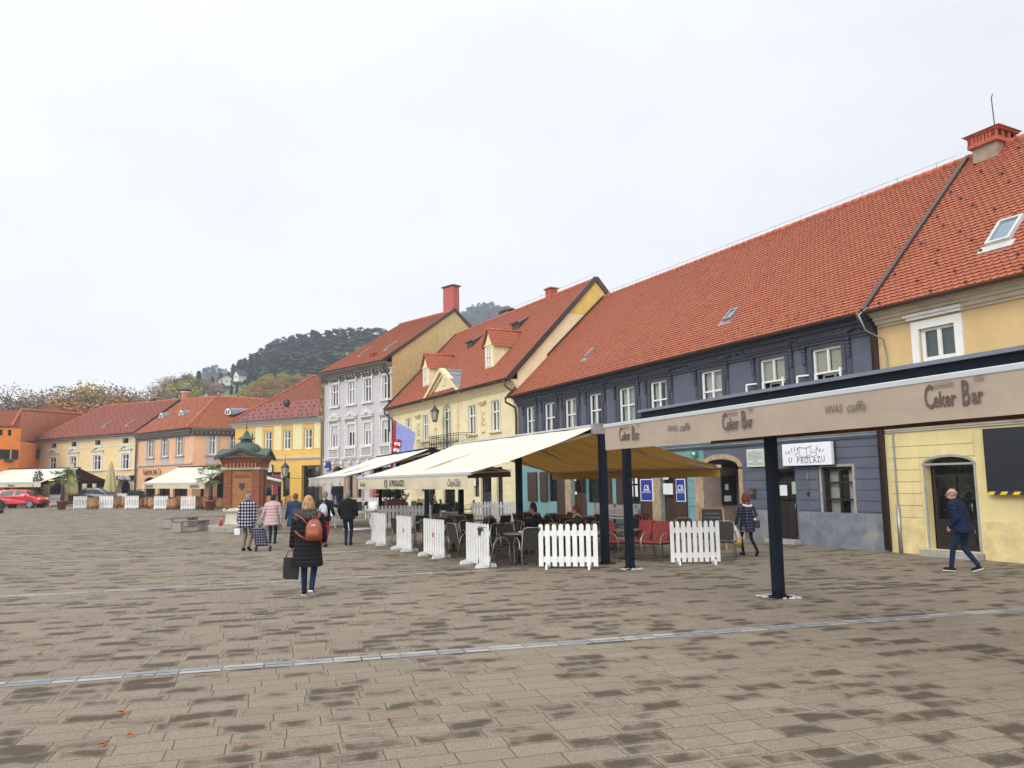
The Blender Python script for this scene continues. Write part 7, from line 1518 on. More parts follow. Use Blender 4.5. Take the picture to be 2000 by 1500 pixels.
    if topkind in('coat','jacket'):
        zs=[hem,hem+.03]+[z for z in (.70,.80,.90,1.0,1.1,1.2,1.3,1.38,1.44,1.475) if z>hem+.05] if not sit else [.46,.52,.62,.72,.84,.94,1.0,1.04]
        for z in zs:
            zz=z; k=(z-.92)/.55 if not sit else (z-.5)/.53
            if k<0: rx,ry=.20+.05*(-k if topkind=='coat' else .2),.145+.04*(-k if topkind=='coat' else .2)
            else: rx=.195-.025*sin(pi*min(k,1))+.012*k; ry=.14+.006*k
            if k>.80: f=(k-.80)/.22; rx*=1-.50*f*f; ry*=1-.35*f
            c=T(0,-.005,zz)/s; secs.append((c.x*s,c.y*s,c.z*s,rx*B*s,ry*B*s))
        jk.rings(secs,20,pw=2.35)
        for (S0,el,h) in arms: chain(jk,[S0,el,h-(h-el).normalized()*.015*s],[.072*s*B,.056*s*B,.043*s*B])
        chain(jk,[T(-.15,0,sh-.03),T(0,-.0,sh+.03),T(.15,0,sh-.03)],[.072*s*B,.08*s*B,.072*s*B])
        chain(jk,[T(-.05,-.0,nk-.03),T(.05,-.0,nk-.03)],[.05*s,.05*s])
        obj('jacket' if topkind=='jacket' else 'coat',remesh(jk,.012,'jacket',top,3),t)
    # hair
    hm_=MB(); hs=(.106 if hair!='bald' else .101)*s; hm_.sph(Hd(0,-.022,.035),hs,14,sx=.86,sy=.95,sz=1.04)
    if hair in('bob','long'):
        for a in range(-4,5): an_=a*.42-pi/2; cap(hm_,Hd(.075*cos(an_),-.015+.085*sin(an_),.0),Hd(.088*cos(an_),-.02+.09*sin(an_),-.10 if hair=='bob' else -.2),.042*s,.034*s,8)
    if hair=='short':
        for a in range(-3,4): an_=a*.42-pi/2; cap(hm_,Hd(.065*cos(an_),-.015+.075*sin(an_),.02),Hd(.068*cos(an_),-.015+.078*sin(an_),-.055),.03*s,.022*s,8)
    if hair=='bun': hm_.sph(Hd(0,-.1,.02),.05*s,8)
    rr=random.Random(int(P[0]*31)); 
    for k in range(26 if hair!='bald' else 0): v=Vector((rr.gauss(0,1),rr.gauss(-.4,1),abs(rr.gauss(.3,1)))).normalized(); hm_.sph(Hd(v.x*.083,-.022+v.y*.092,.035+v.z*.098),.016*s,6)
    q=remesh(hm_,.007,'hair',hairc,1); 
    if hair=='bald':
        bm=bmesh.new(); bm.from_mesh(q); bmesh.ops.delete(bm,geom=[f for f in bm.faces if (f.calc_center_median()-hc).z>.055*s or (f.calc_center_median()-hc).z<-.03*s],context='FACES'); bm.to_mesh(q); bm.free()
    bm=bmesh.new(); bm.from_mesh(q); fr=Vector((-st,ct,0)); bmesh.ops.delete(bm,geom=[f for f in bm.faces if (f.calc_center_median()-hc).dot(fr)>.045*s and (f.calc_center_median()-hc).z<.055*s],context='FACES'); bm.to_mesh(q); bm.free()
    obj('hair',q,t)
    return t,s,arms,T,Hd
def world(t,v): return t.location+Matrix.Rotation(t.rotation_euler.z,3,'Z')@Vector(v)
BLK=puffer('black_puffer',(.006,.006,.008),13,.8); JEAN=cloth('dark_jeans',(.012,.022,.055)); JEANB=cloth('blue_jeans',(.03,.065,.16)); KH=cloth('khaki',(.17,.13,.085)); NAVY=puffer('navy_puffer',(.005,.011,.042),20,.75); PINKP=puffer('pink_puffer',(.42,.29,.28),10,.6); NV2=cloth('navy_coat',(.012,.035,.075),.7); DJ=cloth('dark_bomber',(.010,.010,.012),.8); BT=cloth('black_tights',(.008,.008,.01)); SHOE=cloth('dark_shoe',(.015,.014,.015)); PCO=cloth('salmon_coat',(.38,.15,.13)); RED=cloth('red_trousers',(.50,.02,.015))
def hairmat(name,c):
    m=mat(name,c,.6,.1,30,spec=.25); t=m.node_tree; b=t.nodes['Principled BSDF']; tc=t.nodes.new('ShaderNodeTexCoord'); mp=t.nodes.new('ShaderNodeMapping'); mp.inputs['Scale'].default_value=(95,95,9); n=t.nodes.new('ShaderNodeTexNoise'); n.inputs['Scale'].default_value=1; n.inputs['Detail'].default_value=3; t.links.new(tc.outputs['Object'],mp.inputs[0]); t.links.new(mp.outputs[0],n.inputs['Vector']); r=t.nodes.new('ShaderNodeMapRange'); r.inputs[1].default_value=.35; r.inputs[2].default_value=.65; r.inputs[3].default_value=.35; r.inputs[4].default_value=1.5; t.links.new(n.outputs[0],r.inputs[0]); v=t.nodes.new('ShaderNodeVectorMath'); v.operation='SCALE'; v.inputs[0].default_value=c; t.links.new(r.outputs[0],v.inputs['Scale']); t.links.new(v.outputs[0],b.inputs['Base Color']); bp=t.nodes.new('ShaderNodeBump'); bp.inputs['Strength'].default_value=.8; bp.inputs['Distance'].default_value=.008; t.links.new(n.outputs[0],bp.inputs['Height']); t.links.new(bp.outputs[0],b.inputs['Normal']); return m
BLOND=hairmat('blond_hair',(.36,.22,.095)); GREYH=hairmat('grey_hair',(.20,.19,.18)); AUB=hairmat('auburn_hair',(.15,.045,.018)); DKH=hairmat('dark_hair',(.02,.015,.012)); REDH=hairmat('red_hair',(.12,.020,.01))
SOLE=mat('white_sole',(.55,.53,.5),.6,.1); PL1=plaid('check_jacket',(.012,.013,.03),(.06,.06,.08),(.50,.50,.53),11,.45); PL2=plaid('plaid_coat',(.010,.013,.03),(.045,.05,.065),(.22,.24,.27),13,.22); PL3=plaid('plaid_bag',(.012,.012,.03),(.07,.06,.09),(.28,.24,.30),14,.3)
GP='people crossing the square'
# 1 woman in the foreground
P=G(600,1163); t,s,arms,T_,Hd_=person('person in long black padded coat with fur collar, orange backpack and black handbag',P,.1,1.70,BLK,JEAN,BLOND,SHOE,[(-.07,.10,0,0),(.10,-.16,.05,.7)],[(-.30,.04,.82,.9),(.28,.10,.95,.6)],lean=.05,topkind='coat',hem=.52,bulk=1.18,hair='bob',sole=SOLE)
W1=t
m=MB(); rr=random.Random(3)
for k in range(15): a=pi*k/14+pi; m.sph(T_(.19*cos(a),-.02+.17*sin(a),1.44-.05*abs(sin(a)))+Vector((0,0,0)),.06*s,8)
fur=MB(); m2=remesh(m,.012,'hood',mat('fur_trim',(.05,.045,.045),1,.7,60,1,80),2); obj('hood',m2,t)
for k in range(900): a=rr.uniform(pi,2*pi); c=T_(.2*cos(a),-.02+.18*sin(a),1.45+rr.uniform(-.07,.05)); d=Vector((rr.gauss(0,1),rr.gauss(-.5,1),rr.gauss(0,1))).normalized(); o=c+d*.045*s; e=d.orthogonal().normalized()*.004; fur.add([o-e,o+e,o+d*.05*s],[(0,1,2)])
fur.build('fur_trim',mat('fur_hairs',(.14,.13,.13),1,.4,60),t)
def backpack(name,label,t0,c,w,h,d,M,strap=None,tagp=True):
    loc=world(t0,c); t=thing(name,label,'backpack',loc,t0.rotation_euler.z); m=MB(); m.rings([(0,0,-h/2,w*.40,d*.4),(0,0,-h*.44,w*.48,d*.5),(0,-.01,-h*.1,w*.5,d*.55),(0,0,h*.2,w*.45,d*.48),(0,.01,h*.40,w*.32,d*.36),(0,.02,h*.5,w*.15,d*.2)],18,pw=2.8); m.build('bag',M,t)
    m=MB(); m.rings([(0,-d*.5,-h*.4,w*.34,d*.2),(0,-d*.55,-h*.2,w*.38,d*.22),(0,-d*.5,h*.02,w*.34,d*.2)],14,pw=3); m.build('pocket',M,t)
    m=MB(); m.tube([(-.03,0,h*.47),(-.02,0,h*.62),(.02,0,h*.62),(.03,0,h*.47)],.009,6); m.build('loop',M,t)
    for sx,pts in (strap or {}).items(): m=MB(); m.tube([Vector(p) for p in pts],.014,6); m.build('strap',M,t)
    if tagp: m=MB(); m.box(-.035,.035,-d*.5-.004,-d*.5+.01,h*.2,h*.24); m.build('label',PAPER,t)
    return t
BP=mat('orange_leather',(.24,.055,.018),.5,.15,10,.2,40)
backpack('backpack','orange brown leather backpack on the back of the person in black',W1,(.15,-.30,1.14),.29,.36,.14,BP,{0:[(-.12,.02,.1),(-.22,.07,.2),(-.34,.12,.27)],1:[(-.13,.02,-.16),(-.25,.06,-.1),(-.34,.1,-.02)],2:[(.06,.03,.17),(.08,.1,.28)]})
hnd=arms[0][2]; bl=world(W1,hnd+Vector((0,0,-.08))); t=thing('handbag','flat black bag hanging from the left hand of the person in black','bag',bl,W1.rotation_euler.z+.25); m=MB(); m.prism([(-.14,-.03,-.46),(.12,-.03,-.50),(.15,-.03,-.12),(-.13,-.03,-.10)],(0,.06,0)); m.build('bag',mat('bag_black',(.008,.008,.01),.5,.1),t,bevel=.015)
for y in (-.02,.03): m=MB(); m.tube([(-.09,y,-.11),(-.05,y,.0),(0,y,.02),(.05,y,.0),(.09,y,-.12)],.006,6); m.build('handle',IRON,t)
# 2 man with check jacket
P=G(481,1076); t,s,arms,_,_=person('person with grey hair in a black and white checked jacket and khaki trousers',P,-.15,1.66,PL1,KH,GREYH,SHOE,[(-.10,.0,0,0),(.13,-.1,.04,.5)],[(-.34,.10,.80,1.0),(.30,.0,.82,1.0)],lean=.10,hem=.70,bulk=1.18,headdrop=.03,hair='short')
M2=t; loc=world(M2,arms[0][2]+Vector((-.01,.0,-.07))); t=thing('white_box','small white box carried in the left hand of the person in the checked jacket','box',loc,-.1); m=MB(); m.prism([(-.085,-.06,-.30),(.085,-.06,-.30),(.095,-.06,-.12),(-.095,-.06,-.12)],(0,.12,0)); m.build('box',WP,t,bevel=.008); m=MB(); m.tube([(-.07,0,-.12),(0,0,.02),(.07,0,-.12)],.006,5); m.build('handle',METAL,t)
hw=world(M2,arms[1][2]); P=G(514,1077); t=thing('shopping_trolley','dark plaid two wheeled shopping trolley pulled by the person in the checked jacket','trolley',P,0); hv=hw-P; 
bx=Vector((-.02,0,.16)); dirn=(hv-bx).normalized(); m=MB(); sd_=Vector((.17,0,0)); bk_=Vector((0,.11,0)); a=bx; e=bx+dirn*.56; m.add([a-sd_-bk_,a+sd_-bk_,a+sd_+bk_,a-sd_+bk_,e-sd_*1.05-bk_,e+sd_*1.05-bk_,e+sd_*1.05+bk_,e-sd_*1.05+bk_],[(0,3,2,1),(4,5,6,7),(0,1,5,4),(1,2,6,5),(2,3,7,6),(3,0,4,7)]); m.build('bag',PL3,t,bevel=.03)
m=MB(); m.tube([bx+Vector((-.12,.13,0)),bx+dirn*.6+Vector((-.08,.12,0)),hv+Vector((-.05,0,-.02)),hv+Vector((.06,0,-.02)),bx+dirn*.6+Vector((.1,.12,0)),bx+Vector((.12,.13,0))],.011,6); m.build('handle_frame',METAL,t)
for sx in (-1,1):
    m=MB(); x=sx*.2; vs=[(x,.085*cos(k*pi/8),.085+.085*sin(k*pi/8)) for k in range(17)]; m.tube(vs,.016,6,cap=False); m.tube([(x-.01,0,.085),(x+.01,0,.085)],.04,8); m.build('wheel',IRON,t); m=MB(); m.bar((x*.95,0,.085),(x*.5,.1,.25),.02); m.build('strut',METAL,t)
# 3 pink padded coat, 4 navy coat, hand in hand
P3_=G(531,1062); t,s,arms3,_,_=person('person in pale pink padded coat with dark collar between checked jacket and navy coat',P3_,.05,1.58,PINKP,JEAN,DKH,SHOE,[(-.08,.05,0,0),(.10,.0,0,0)],[(-.42,.05,.80,.6),(.36,.02,.80,.8)],lean=.10,topkind='coat',hem=.66,bulk=1.25,headdrop=.02,hair='short')
m=MB(); m.sph(T_(0,0,0)*0+Vector((0,.08,1.28)),.13,10,sx=1.2,sz=.7); obj('collar',remesh(m,.012,'collar',DJ,2),t)
P4_=G(575,1063); person('person with auburn hair in a navy blue hooded coat beside the pink one',P4_,-.1,1.60,NV2,JEAN,AUB,SHOE,[(-.08,.0,0,0),(.10,.08,0,0)],[(-.36,.05,.84,.6),(.25,.05,.85,.6)],lean=.08,topkind='coat',hem=.62,bulk=1.18,hair='short')
# 5 behind with a silver backpack and red trousers
P=G(632,1068); t5,s,_,_,_=person('person in black jacket and red trousers mostly hidden behind the one with the orange backpack',P,-.1,1.68,DJ,RED,GREYH,SHOE,[(-.09,.1,0,0),(.06,-.05,0,0)],[(-.25,.15,1.0,.6),(.3,.1,1.0,.6)],lean=.12,bulk=1.1,hair='short')
backpack('backpack','silvery grey backpack on the person in red trousers',t5,(.06,-.24,1.12),.28,.38,.12,mat('silver_cloth',(.36,.36,.42),.5,.2,10),None,False)
# 6 man walking with dark bomber jacket
P=G(679,1065); person('person with short grey hair in dark bomber jacket and jeans beside white tables',P,.0,1.68,DJ,JEAN,GREYH,SHOE,[(-.05,-.02,0,0),(.07,.12,0,0)],[(-.26,.14,.95,.8),(.27,.12,.95,.8)],lean=.06,hem=.84,bulk=1.16,hair='short')
# 7 and 8 far ones
P=G(655,987); P=AT(655,987,57); P.z=gz(P.x,P.y); person('person in dark jacket and jeans standing in the lilac house doorway',P,.3,1.85,DJ,JEANB,DKH,SHOE,[(-.1,0,0,0),(.12,.02,0,0)],[(-.25,.1,.9,.6),(.25,.1,.9,.6)],vox=.014)
P=AT(729,985,48); P.z=gz(P.x,P.y); person('person in salmon pink coat with auburn hair looking down at a phone',P,-1.9,1.66,PCO,SKIN,AUB,SHOE,[(-.1,0,0,0),(.1,.02,0,0)],[(-.10,.32,1.12,.9),(.12,.32,1.12,.9)],topkind='coat',hem=.6,vox=.014,headdrop=.03,lean=.1,bulk=1.15,hair='bob')
# seated guests
for (px,py,Y,rz,tp,hr_,lb,ln) in ((1136,1060,19.6,1.35,cloth('olive_dark',(.03,.03,.022)),REDH,'person seated behind the picket panel, ruddy face, dark jacket, looking left',.15),(1056,1060,20.9,1.7,DJ,DKH,'person with dark hair seated leaning forward, right one of the couple',.25),(1040,1050,22.2,-.6,cloth('wine_dark',(.05,.02,.02)),AUB,'person with long auburn hair seated, left one of the couple behind the post',.1)):
    P=AT(px,py,Y); P.z=gz(P.x,P.y); person(lb,P,rz,1.72,tp,JEAN,hr_,SHOE,[(-.14,.42,0,0),(.14,.45,0,0)],[(-.1,.42,.80,.6),(.14,.40,.80,.6)],lean=ln,sit=True,hair='long' if hr_ is AUB else 'short',vox=.012)
    t=dup(chairs0,P+Vector((0,0,.0)),rz,'grey metal armchair under the '+lb.split(',')[0].replace('person','guest'),GC)
# 10 red haired woman in plaid coat
P=G(1462,1085); t,s,arms,T_,_=person('person with red hair in a dark plaid coat with white hood carrying a plastic bag',P,.35,1.56,PL2,BT,REDH,SHOE,[(-.10,.10,0,0),(.06,-.32,.05,.8)],[(-.33,.12,.78,1.0),(.24,.12,.98,.8)],lean=.02,topkind='coat',hem=.66,bulk=1.02,hair='bob',leg=(.075,.05,.038)); W10=t
m=MB(); 
for k in range(11): a=pi*k/10+pi; m.sph(T_(.13*cos(a),-.02+.14*sin(a),1.43-.04*abs(sin(a))),.042*s,8)
obj('hood',remesh(m,.01,'hood',mat('white_fleece',(.52,.48,.42),.95,.15,20,.4,60),2),t)
loc=world(W10,arms[0][2]+Vector((0,0,-.05))); t=thing('plastic_bag','translucent white shopping bag with orange print carried by the red haired person','bag',loc,.2); m=MB(); m.rings([(0,0,-.52,.10,.05),(0,0,-.48,.13,.07),(0,0,-.30,.14,.08),(0,0,-.12,.10,.05),(-.02,0,-.02,.03,.02),(0,0,.02,.015,.012)],16); m.build('bag',mat('thin_plastic',(.50,.42,.38),.4,.25,9),t); m=MB(); m.rings([(0,-.002,-.485,.132,.073),(0,-.002,-.34,.142,.083)],16); m.build('print',mat('orange_print',(.55,.28,.04),.5,.5,12),t)
t=thing('shoulder_bag','small dark shoulder bag with white top at the right hip of the red haired person','bag',world(W10,T_(.24,-.06,.93)),.3); m=MB(); m.box(-.07,.07,-.12,.12,-.14,.05); m.build('bag',IRON,t,bevel=.02); m=MB(); m.sph((0,0,.06),.05,8); m.build('cap',WP,t); m=MB(); m.tube([(0,-.08,.05),(-.1,-.05,.3),(-.12,.05,.42)],.008,5); m.build('strap',METAL,t)
# 11 man with navy padded jacket on the right
P=G(1887,1116); person('balding person in navy padded jacket and jeans walking past the yellow house door',P,.72,1.71,NAVY,JEAN,GREYH,SHOE,[(-.10,.24,0,0),(.10,-.20,.03,.35)],[(-.22,.16,.92,.6),(.30,-.12,.80,.7)],lean=.20,hem=.80,bulk=1.22,hair='bald',sole=SOLE,headdrop=.02,headturn=.35)
# ------------------------------------------------------------------ the brick well house
WB=mat('well_brick',(.30,.075,.025),.85,.35,9,.4,20,dirt=.3); 
def brickmat(name,c1,c2,mor,s=1):
    m=bpy.data.materials.new(name); m.use_nodes=True; t=m.node_tree; b=t.nodes['Principled BSDF']; b.inputs['Roughness'].default_value=.85; tc=t.nodes.new('ShaderNodeTexCoord'); sx=t.nodes.new('ShaderNodeSeparateXYZ'); t.links.new(tc.outputs['Object'],sx.inputs[0]); ad=t.nodes.new('ShaderNodeMath'); ad.operation='ADD'; t.links.new(sx.outputs[0],ad.inputs[0]); t.links.new(sx.outputs[1],ad.inputs[1]); cb=t.nodes.new('ShaderNodeCombineXYZ'); t.links.new(ad.outputs[0],cb.inputs[0]); t.links.new(sx.outputs[2],cb.inputs[1]); br=t.nodes.new('ShaderNodeTexBrick'); br.inputs['Scale'].default_value=1; br.inputs['Brick Width'].default_value=.25*s; br.inputs['Row Height'].default_value=.075*s; br.inputs['Mortar Size'].default_value=.007; br.inputs['Color1'].default_value=(*c1,1); br.inputs['Color2'].default_value=(*c2,1); br.inputs['Mortar'].default_value=(*mor,1); t.links.new(cb.outputs[0],br.inputs['Vector']); t.links.new(br.outputs['Color'],b.inputs['Base Color']); bp=t.nodes.new('ShaderNodeBump'); bp.invert=True; bp.inputs['Strength'].default_value=.6; bp.inputs['Distance'].default_value=.01; t.links.new(br.outputs['Fac'],bp.inputs['Height']); t.links.new(bp.outputs[0],b.inputs['Normal']); return m
RBK=brickmat('red_well_bricks',(.27,.068,.028),(.17,.045,.022),(.16,.10,.07)); YBK=brickmat('ochre_well_bricks',(.38,.16,.055),(.29,.11,.038),(.16,.09,.05))
P=AT(478,1030,32.3); P.z=gz(P.x,P.y); wl=thing('brick_well_house','brick well house with green copper dome on a pale round stone base',"well",P,.10)
h0=.30; CU=mat('copper_patina',(.035,.075,.052),.55,.35,5,.2,20,dirt=.5,dirtcol=(.02,.03,.025)); PSt=mat('pale_worn_stone',(.45,.42,.34),.85,.2,4,.5,14,dirt=.6,dirtcol=(.16,.15,.11))
m=MB(); m.lathe([(1.9,0),(1.9,.26),(1.86,.30),(1.0,.30)],8,sm=False); m.build('platform',mat('platform_stone',(.26,.24,.20),.85,.2,3,.4,15,dirt=.5),wl)
m=MB(); m.lathe([(1.06,h0),(1.0,h0+.1),(.96,h0+.55),(.98,h0+.62),(1.10,h0+.68),(1.12,h0+.78),(1.04,h0+.86),(.6,h0+.88)],28); m.build('stone_ring',PSt,wl)
b0=h0+.87; b1=b0+1.95; a=.82
m=MB(); m.box(-a,a,-a,a,b0,b1); m.build('panel_wall',YBK,wl)
for sx in (-1,1):
    for sy in (-1,1): m=MB(); m.box(sx*a-.16-(.05 if sx>0 else -.05)*0,sx*a+.16*1,sy*a-.16,sy*a+.16,b0,b1) if False else m.box(min(sx*.52,sx*.90),max(sx*.52,sx*.90),min(sy*.52,sy*.90),max(sy*.52,sy*.90),b0,b1); m.build('corner_pier',RBK,wl)
m=MB(); m.box(-.95,.95,-.95,.95,b1,b1+.12); m.build('stone_band',PSt,wl)
for k in range(9):
    for sy in (-1,1):
        m=MB(); x=-.72+k*.18; m.box(x-.05,x+.05,sy*.99-.06,sy*.99+.06,b1+.12,b1+.34); m.build('bracket_brick',YBK,wl); m=MB(); m.box(sy*.99-.06,sy*.99+.06,x-.05,x+.05,b1+.12,b1+.34); m.build('bracket_brick',YBK,wl)
m=MB(); m.box(-.95,.95,-.95,.95,b1+.12,b1+.34)
n1=b1+.34; m.add([(-1.0,-1.0,n1),(1.0,-1.0,n1),(1.0,1.0,n1),(-1.0,1.0,n1),(-1.2,-1.2,n1+.4),(1.2,-1.2,n1+.4),(1.2,1.2,n1+.4),(-1.2,1.2,n1+.4)],[(0,3,2,1),(4,5,6,7),(0,1,5,4),(1,2,6,5),(2,3,7,6),(3,0,4,7)])
z0=n1+.28; z1=n1+.68
for k in range(4): R_=Matrix.Rotation(k*pi/2,4,'Z'); m.xf=R_; m.prism([(-1.17,-1.17,z0+.08),(1.17,-1.17,z0+.08),(0,-1.17,z1)],(0,.4,0)); m.xf=None
m.build('brick_frieze',RBK,wl)
m=MB()
for k in range(4):
    m.xf=Matrix.Rotation(k*pi/2,4,'Z')
    for sx in (-1,1): m.prism([(sx*1.26,-1.26,z0-.04),(0,-1.26,z1+.03),(0,0,z1+.03),(sx*1.26,0,z0+.0)],(0,0,.06)); 
m.xf=None; m.build('gable_roof',CU,wl)
for k in range(4):
    for sx in (-1,1): mm=MB(); mm.xf=Matrix.Rotation(k*pi/2,4,'Z'); mm.bar((sx*1.28,-1.27,z0-.06),(0,-1.27,z1),.05,.14); mm.build('barge_board',mat('green_black_board',(.02,.03,.028),.6,.2),wl)
m=MB(); dz=z1-.25; m.rings([(0,0,dz,.78,.78),(0,0,dz+.2,.80,.80),(0,0,dz+.4,.73,.73),(0,0,dz+.56,.57,.57),(0,0,dz+.66,.36,.36)],28,pw=2.6); m.build('dome',CU,wl)
m=MB(); m.lathe([(.33,dz+.64),(.30,dz+.84)],8,sm=False); m.build('lantern_drum',mat('dark_louver',(.015,.02,.018),.7,.2),wl); m=MB(); m.lathe([(.46,dz+.82),(.44,dz+.87),(.2,dz+1.02),(.07,dz+1.24),(.02,dz+1.3)],4,sm=False); m.build('spire_cap',CU,wl); m=MB(); m.tube([(0,0,dz+1.3),(0,0,dz+1.85)],[.02,.008],6); m.sph((0,0,dz+1.45),.05,8); m.build('finial',IRON,wl)
m=MB(); m.prism([(-.13,-a-.04,b0+1.25),(.13,-a-.04,b0+1.25),(.13,-a-.04,b0+1.05),(0,-a-.04,b0+.88),(-.13,-a-.04,b0+1.05)],(0,.05,0)); m.build('crest',IRON,wl,bevel=.01)
for k in range(6): m=MB(); m.box(-.37+k*.13,-.28+k*.13,-a-.03,-a+.01,b0+1.55,b0+1.7); m.build('terracotta_tile',TERR,wl)
m=MB(); m.box(.3,.42,-a-.02,-a+.01,b0+.78,b0+.83); m.build('name_plate',IRON,wl)
wl.scale=(.79,.79,.80)
P=world(wl,(-.73,-.9,.24)); t=thing('grave_candle','small red lantern candle on the platform of the brick well','candle',P); m=MB(); m.lathe([(.06,0),(.075,.04),(.07,.2),(.05,.24)],12); m.build('glass',mat('candle_red',(.45,.012,.01),.25,.1),t); m=MB(); m.lathe([(.055,.24),(.03,.3)],12); m.build('lid',mat('gold_lid',(.4,.3,.1),.4,.1,metal=.6),t)
# concrete and timber benches by the well
CON=mat('bench_concrete',(.24,.22,.20),.9,.2,8,.4,20,dirt=.4)
def cbench(label,P,rz,w=1.3,slats=True):
    t=thing('concrete_bench',label,'bench',P,rz,'concrete benches round the brick well')
    for s_ in (-1,1): m=MB(); m.prism([(s_*w*.45-.06,-.26,0),(s_*w*.45-.06,.26,0),(s_*w*.45-.06,.26,.40),(s_*w*.45-.06,-.26,.40)],(.12,0,0)); m.build('support',CON,t,bevel=.02); m=MB(); m.lathe([(.04,-.005),(.04,.005)],10); 
    for k in range(7): y=-.24+k*.08; m=MB(); m.box(-w/2,w/2,y-.03,y+.03,.40,.44); m.build('slat',mat('grey_timber',(.19,.15,.13),.8,.3,12),t)
    return t
cb=cbench('grey slatted bench with concrete ends, nearest of the benches left of the brick well',G(372,1038),1.15,1.5); 
for px,py,rz,lb in ((352,1030,1.15,'grey slatted bench with concrete ends, behind the nearest one left of the well'),(410,1026,.1,'low dark slatted bench directly left of the stone ring of the well'),(540,1042,.0,'concrete ended bench right of the well behind the person in pink')): dup(cb,G(px,py),rz,lb,'concrete benches round the brick well')
# ------------------------------------------------------------------ cars
def car(label,P,rz,paint,L_=3.9,Wd=1.68,Hh=1.5,sedan=False,s=1):
    t=thing('parked_car',label,'car',P,rz); t.scale=(s,s,s)   # x is forward
    hl=L_/2
    if not sedan: prof=[(-hl,.35),(-hl,.75),(-hl+.08,1.0),(-hl+.32,1.42),(-hl+.7,Hh),(-.1,Hh),(.55,1.36),(1.05,1.0),(hl-.35,.86),(hl-.05,.66),(hl,.35)]
    else: prof=[(-hl,.35),(-hl,.85),(-hl+.15,.98),(-hl+.7,1.02),(-hl+1.25,Hh-.03),(-.2,Hh),(.35,Hh-.05),(1.05,.98),(hl-.4,.86),(hl-.05,.66),(hl,.35)]
    m=MB(); n=len(prof); ws=[(Wd/2)*(1 if z<1.0 else 1-.28*((z-1.0)/(Hh-1.0))) for x,z in prof]
    vs=[(x,-w,z) for (x,z),w in zip(prof,ws)]+[(x,w,z) for (x,z),w in zip(prof,ws)]; bot=[(-hl+.02,.28),(hl-.02,.28)]
    m.add(vs,[tuple(range(n)),tuple(range(n,2*n))[::-1]]+[(i,(i+1)%n,n+(i+1)%n,n+i) for i in range(n)]); m.build('body',paint,t,bevel=.05)
    gl=mat('car_glass',(.010,.016,.02),.15,.1,spec=.2)
    def side(z): return (Wd/2)*(1-.28*((z-1.0)/(Hh-1.0)))+.012
    W=([(-hl+.42,1.03),(-hl+.62,1.38),(-.25,1.42),(-.25,1.03)],[(-.17,1.03),(-.17,1.42),(.0,1.41),(.50,1.30),(.88,1.03)]) if not sedan else ([(-hl+.95,1.03),(-hl+1.35,1.32),(-.3,1.36),(-.3,1.03)],[(-.22,1.03),(-.22,1.37),(.3,1.32),(.85,1.03)])
    for q in W:
        for sy in (-1,1): m=MB(); m.add([(x,sy*side(z),z) for x,z in q],[tuple(range(len(q)))]); m.build('side_window',gl,t)
    m=MB(); a,b_=((.60,1.345),(1.02,1.03)) if not sedan else ((.42,1.30),(1.0,1.02)); w0,w1=side(a[1])-.1,side(b_[1])-.1; m.quad((a[0]+.03,-w0,a[1]+.01),(a[0]+.03,w0,a[1]+.01),(b_[0]+.03,w1,b_[1]+.01),(b_[0]+.03,-w1,b_[1]+.01)); m.build('windscreen',gl,t)
    m=MB(); a,b_=((-hl+.30,1.40),(-hl+.10,1.05)) if not sedan else ((-hl+1.2,1.36),(-hl+.75,1.05)); m.quad((a[0]-.02,-.55,a[1]+.02),(a[0]-.02,.55,a[1]+.02),(b_[0]-.02,.65,b_[1]+.02),(b_[0]-.02,-.65,b_[1]+.02)); m.build('rear_window',gl,t)
    for x in (-hl+.62,hl-.72):
        for sy in (-1,1):
            m=MB(); r=.30; 
            y=sy*(Wd/2-.08); m.tube([(x,y-.11,r),(x,y+.11,r)],r,20); wh=m.build('wheel',mat('tyre',(.012,.012,.013),.8,.1),t); m=MB(); yy=y+sy*.115; m.tube([(x,yy-.01,r),(x,yy+.01,r)],.075,12)
            for k in range(6): a=k*pi/3; m.bar((x,yy,r),(x+.19*cos(a),yy,r+.19*sin(a)),.05,.03)
            m.tube([(x+.195*cos(k*pi/9),yy,r+.195*sin(k*pi/9)) for k in range(19)],.022,6); m.build('rim',mat('alloy',(.45,.45,.47),.3,.05,metal=.7),wh)
            m=MB(); m.tube([(x,sy*(Wd/2+.004)-.004,r),(x,sy*(Wd/2+.004)+.004,r)],r+.07,20); m.build('wheel_arch',IRON,t)
    for sy in (-1,1):
        m=MB(); m.sph((hl-.16,sy*.6,.72),.13,10,sx=1.0,sy=1.2,sz=.7); m.build('headlight',mat('lamp_clear',(.5,.5,.5),.1,.05,spec=1),t); m=MB(); m.sph((-hl+.05,sy*.68,.95),.12,8,sx=.6,sy=.8,sz=1.5); m.build('tail_light',mat('lamp_red',(.3,.01,.01),.2,.05),t); m=MB(); m.sph((.72,sy*(Wd/2+.07),1.03),.085,8,sx=.8,sz=.7); m.build('mirror',paint,t)
        m=MB(); m.box(-.5,-.36,sy*(Wd/2+.012)-.012,sy*(Wd/2+.012)+.012,.86,.885); m.build('door_handle',paint,t)
        m=MB(); m.box(-.30,-.29,sy*(Wd/2+.002)-.003,sy*(Wd/2+.002)+.003,.4,1.02); m.box(.86,.87,sy*(Wd/2+.002)-.003,sy*(Wd/2+.002)+.003,.4,1.0); m.build('door_gap',IRON,t)
    m=MB(); m.box(hl-.0,hl+.015,-.4,.4,.40,.55); m.build('grille',IRON,t); m=MB(); m.box(-hl-.012,-hl,-.26,.26,.55,.66); m.build('number_plate',PAPER,t)
    return t
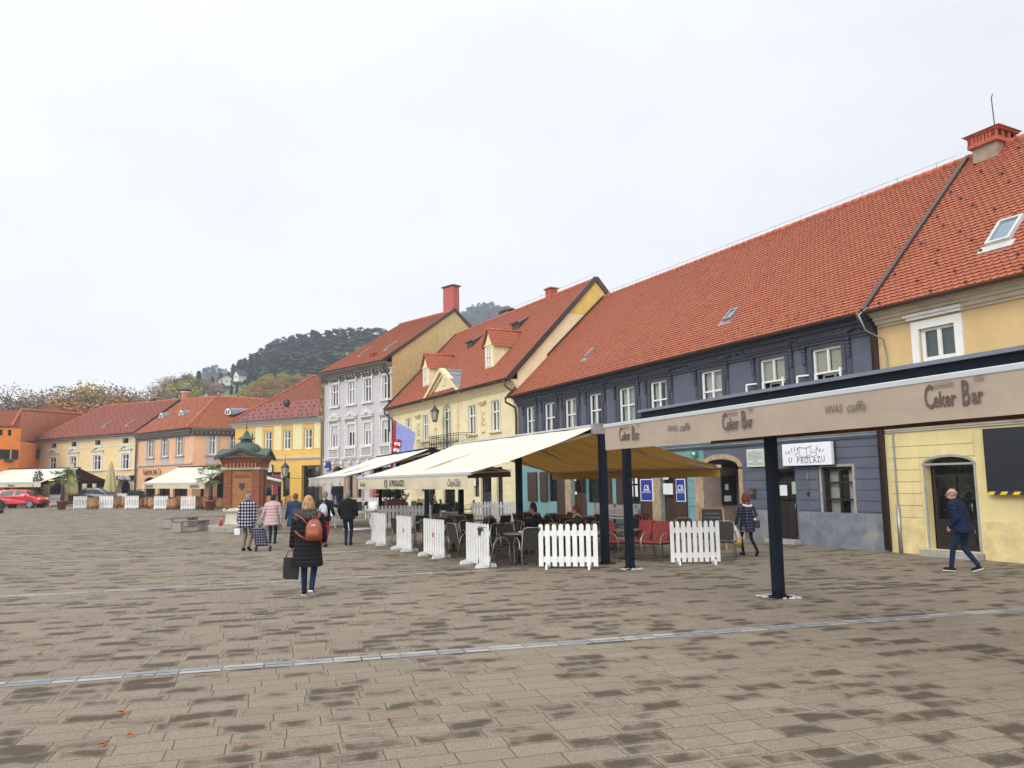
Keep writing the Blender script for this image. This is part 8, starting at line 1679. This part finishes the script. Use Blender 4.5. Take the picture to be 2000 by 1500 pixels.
P=AT(42,993,62); P.z=gz(P.x,P.y)-.02; car('bright red small hatchback parked at the left edge of the square',P,.06,mat('red_paint',(.50,.008,.012),.25,.05,spec=.7),3.6,1.65,1.5)
P=AT(192,985,69); P.z=gz(P.x,P.y); car('dark blue grey saloon car behind the picket panels in front of the hotel',P,.05,mat('blue_grey_paint',(.03,.045,.07),.25,.05,spec=.7),4.4,1.75,1.5,True)
P=AT(-4,999,52); P.z=gz(P.x,P.y); t=thing('shrub','dark green bush cut by the left edge beside the red car','shrub',P); m=MB(); rr=random.Random(4); clump(m,(0,0,.55),.45,500,rr,.05,1.0); m.build('foliage',DG,t); m=MB(); m.lathe([(.3,0),(.34,.25)],12); m.build('tub',IRON,t)
# fallen leaves
LF=mat('fallen_leaf',(.38,.11,.02),.7,.3,20); rr=random.Random(6)
for i,(px,py,w_,lb) in enumerate(((240,1395,1.5,'large curled orange leaf on the near paving, left of centre'),(203,1457,1.3,'flat orange leaf near the lower left corner'),(256,1440,1.0,'yellowish upright leaf right of the lower left leaf'),(480,1461,.9,'small orange leaf near the bottom, second from left at the front'),(763,1410,1.0,'pale tan leaf on the paving left of the picture middle'),(272,1326,.9,'orange leaf just below the pale stone strip'),(80,1281,1.0,'orange leaf on the paving far left above the strip'),(455,1290,.9,'orange leaf lying against the pale stone strip'),(66,1256,.8,'small brown leaf left, above two other leaves'),(1835,1270,.9,'small dark red leaf on the right side paving'),(209,1238,.7,'tiny orange leaf beyond the pale strip on the left'),(1322,1348,.7,'tiny brown leaf on the paving below the two posts'))):
    p=G(px,py); t=thing('fallen_leaf',lb,'leaf',p+Vector((0,0,.006)),rr.random()*6,'fallen autumn leaves on the paving'); m=MB(); s=.034*w_; vs=[(0,0,.01)]
    for k in range(14): a=2*pi*k/14; r=s*(1 if k%2==0 else .5)*(1.3 if k in(0,) else 1); vs.append((r*cos(a),r*sin(a)*.8,.012+.02*rr.random()*w_))
    m.add(vs,[(0,k+1,(k+1)%14+1) for k in range(14)]); m.build('blade',LF,t); m=MB(); m.tube([(s*.9,0,.02),(s*1.7,.01,.01)],.003,4); m.build('stalk',LF,t)
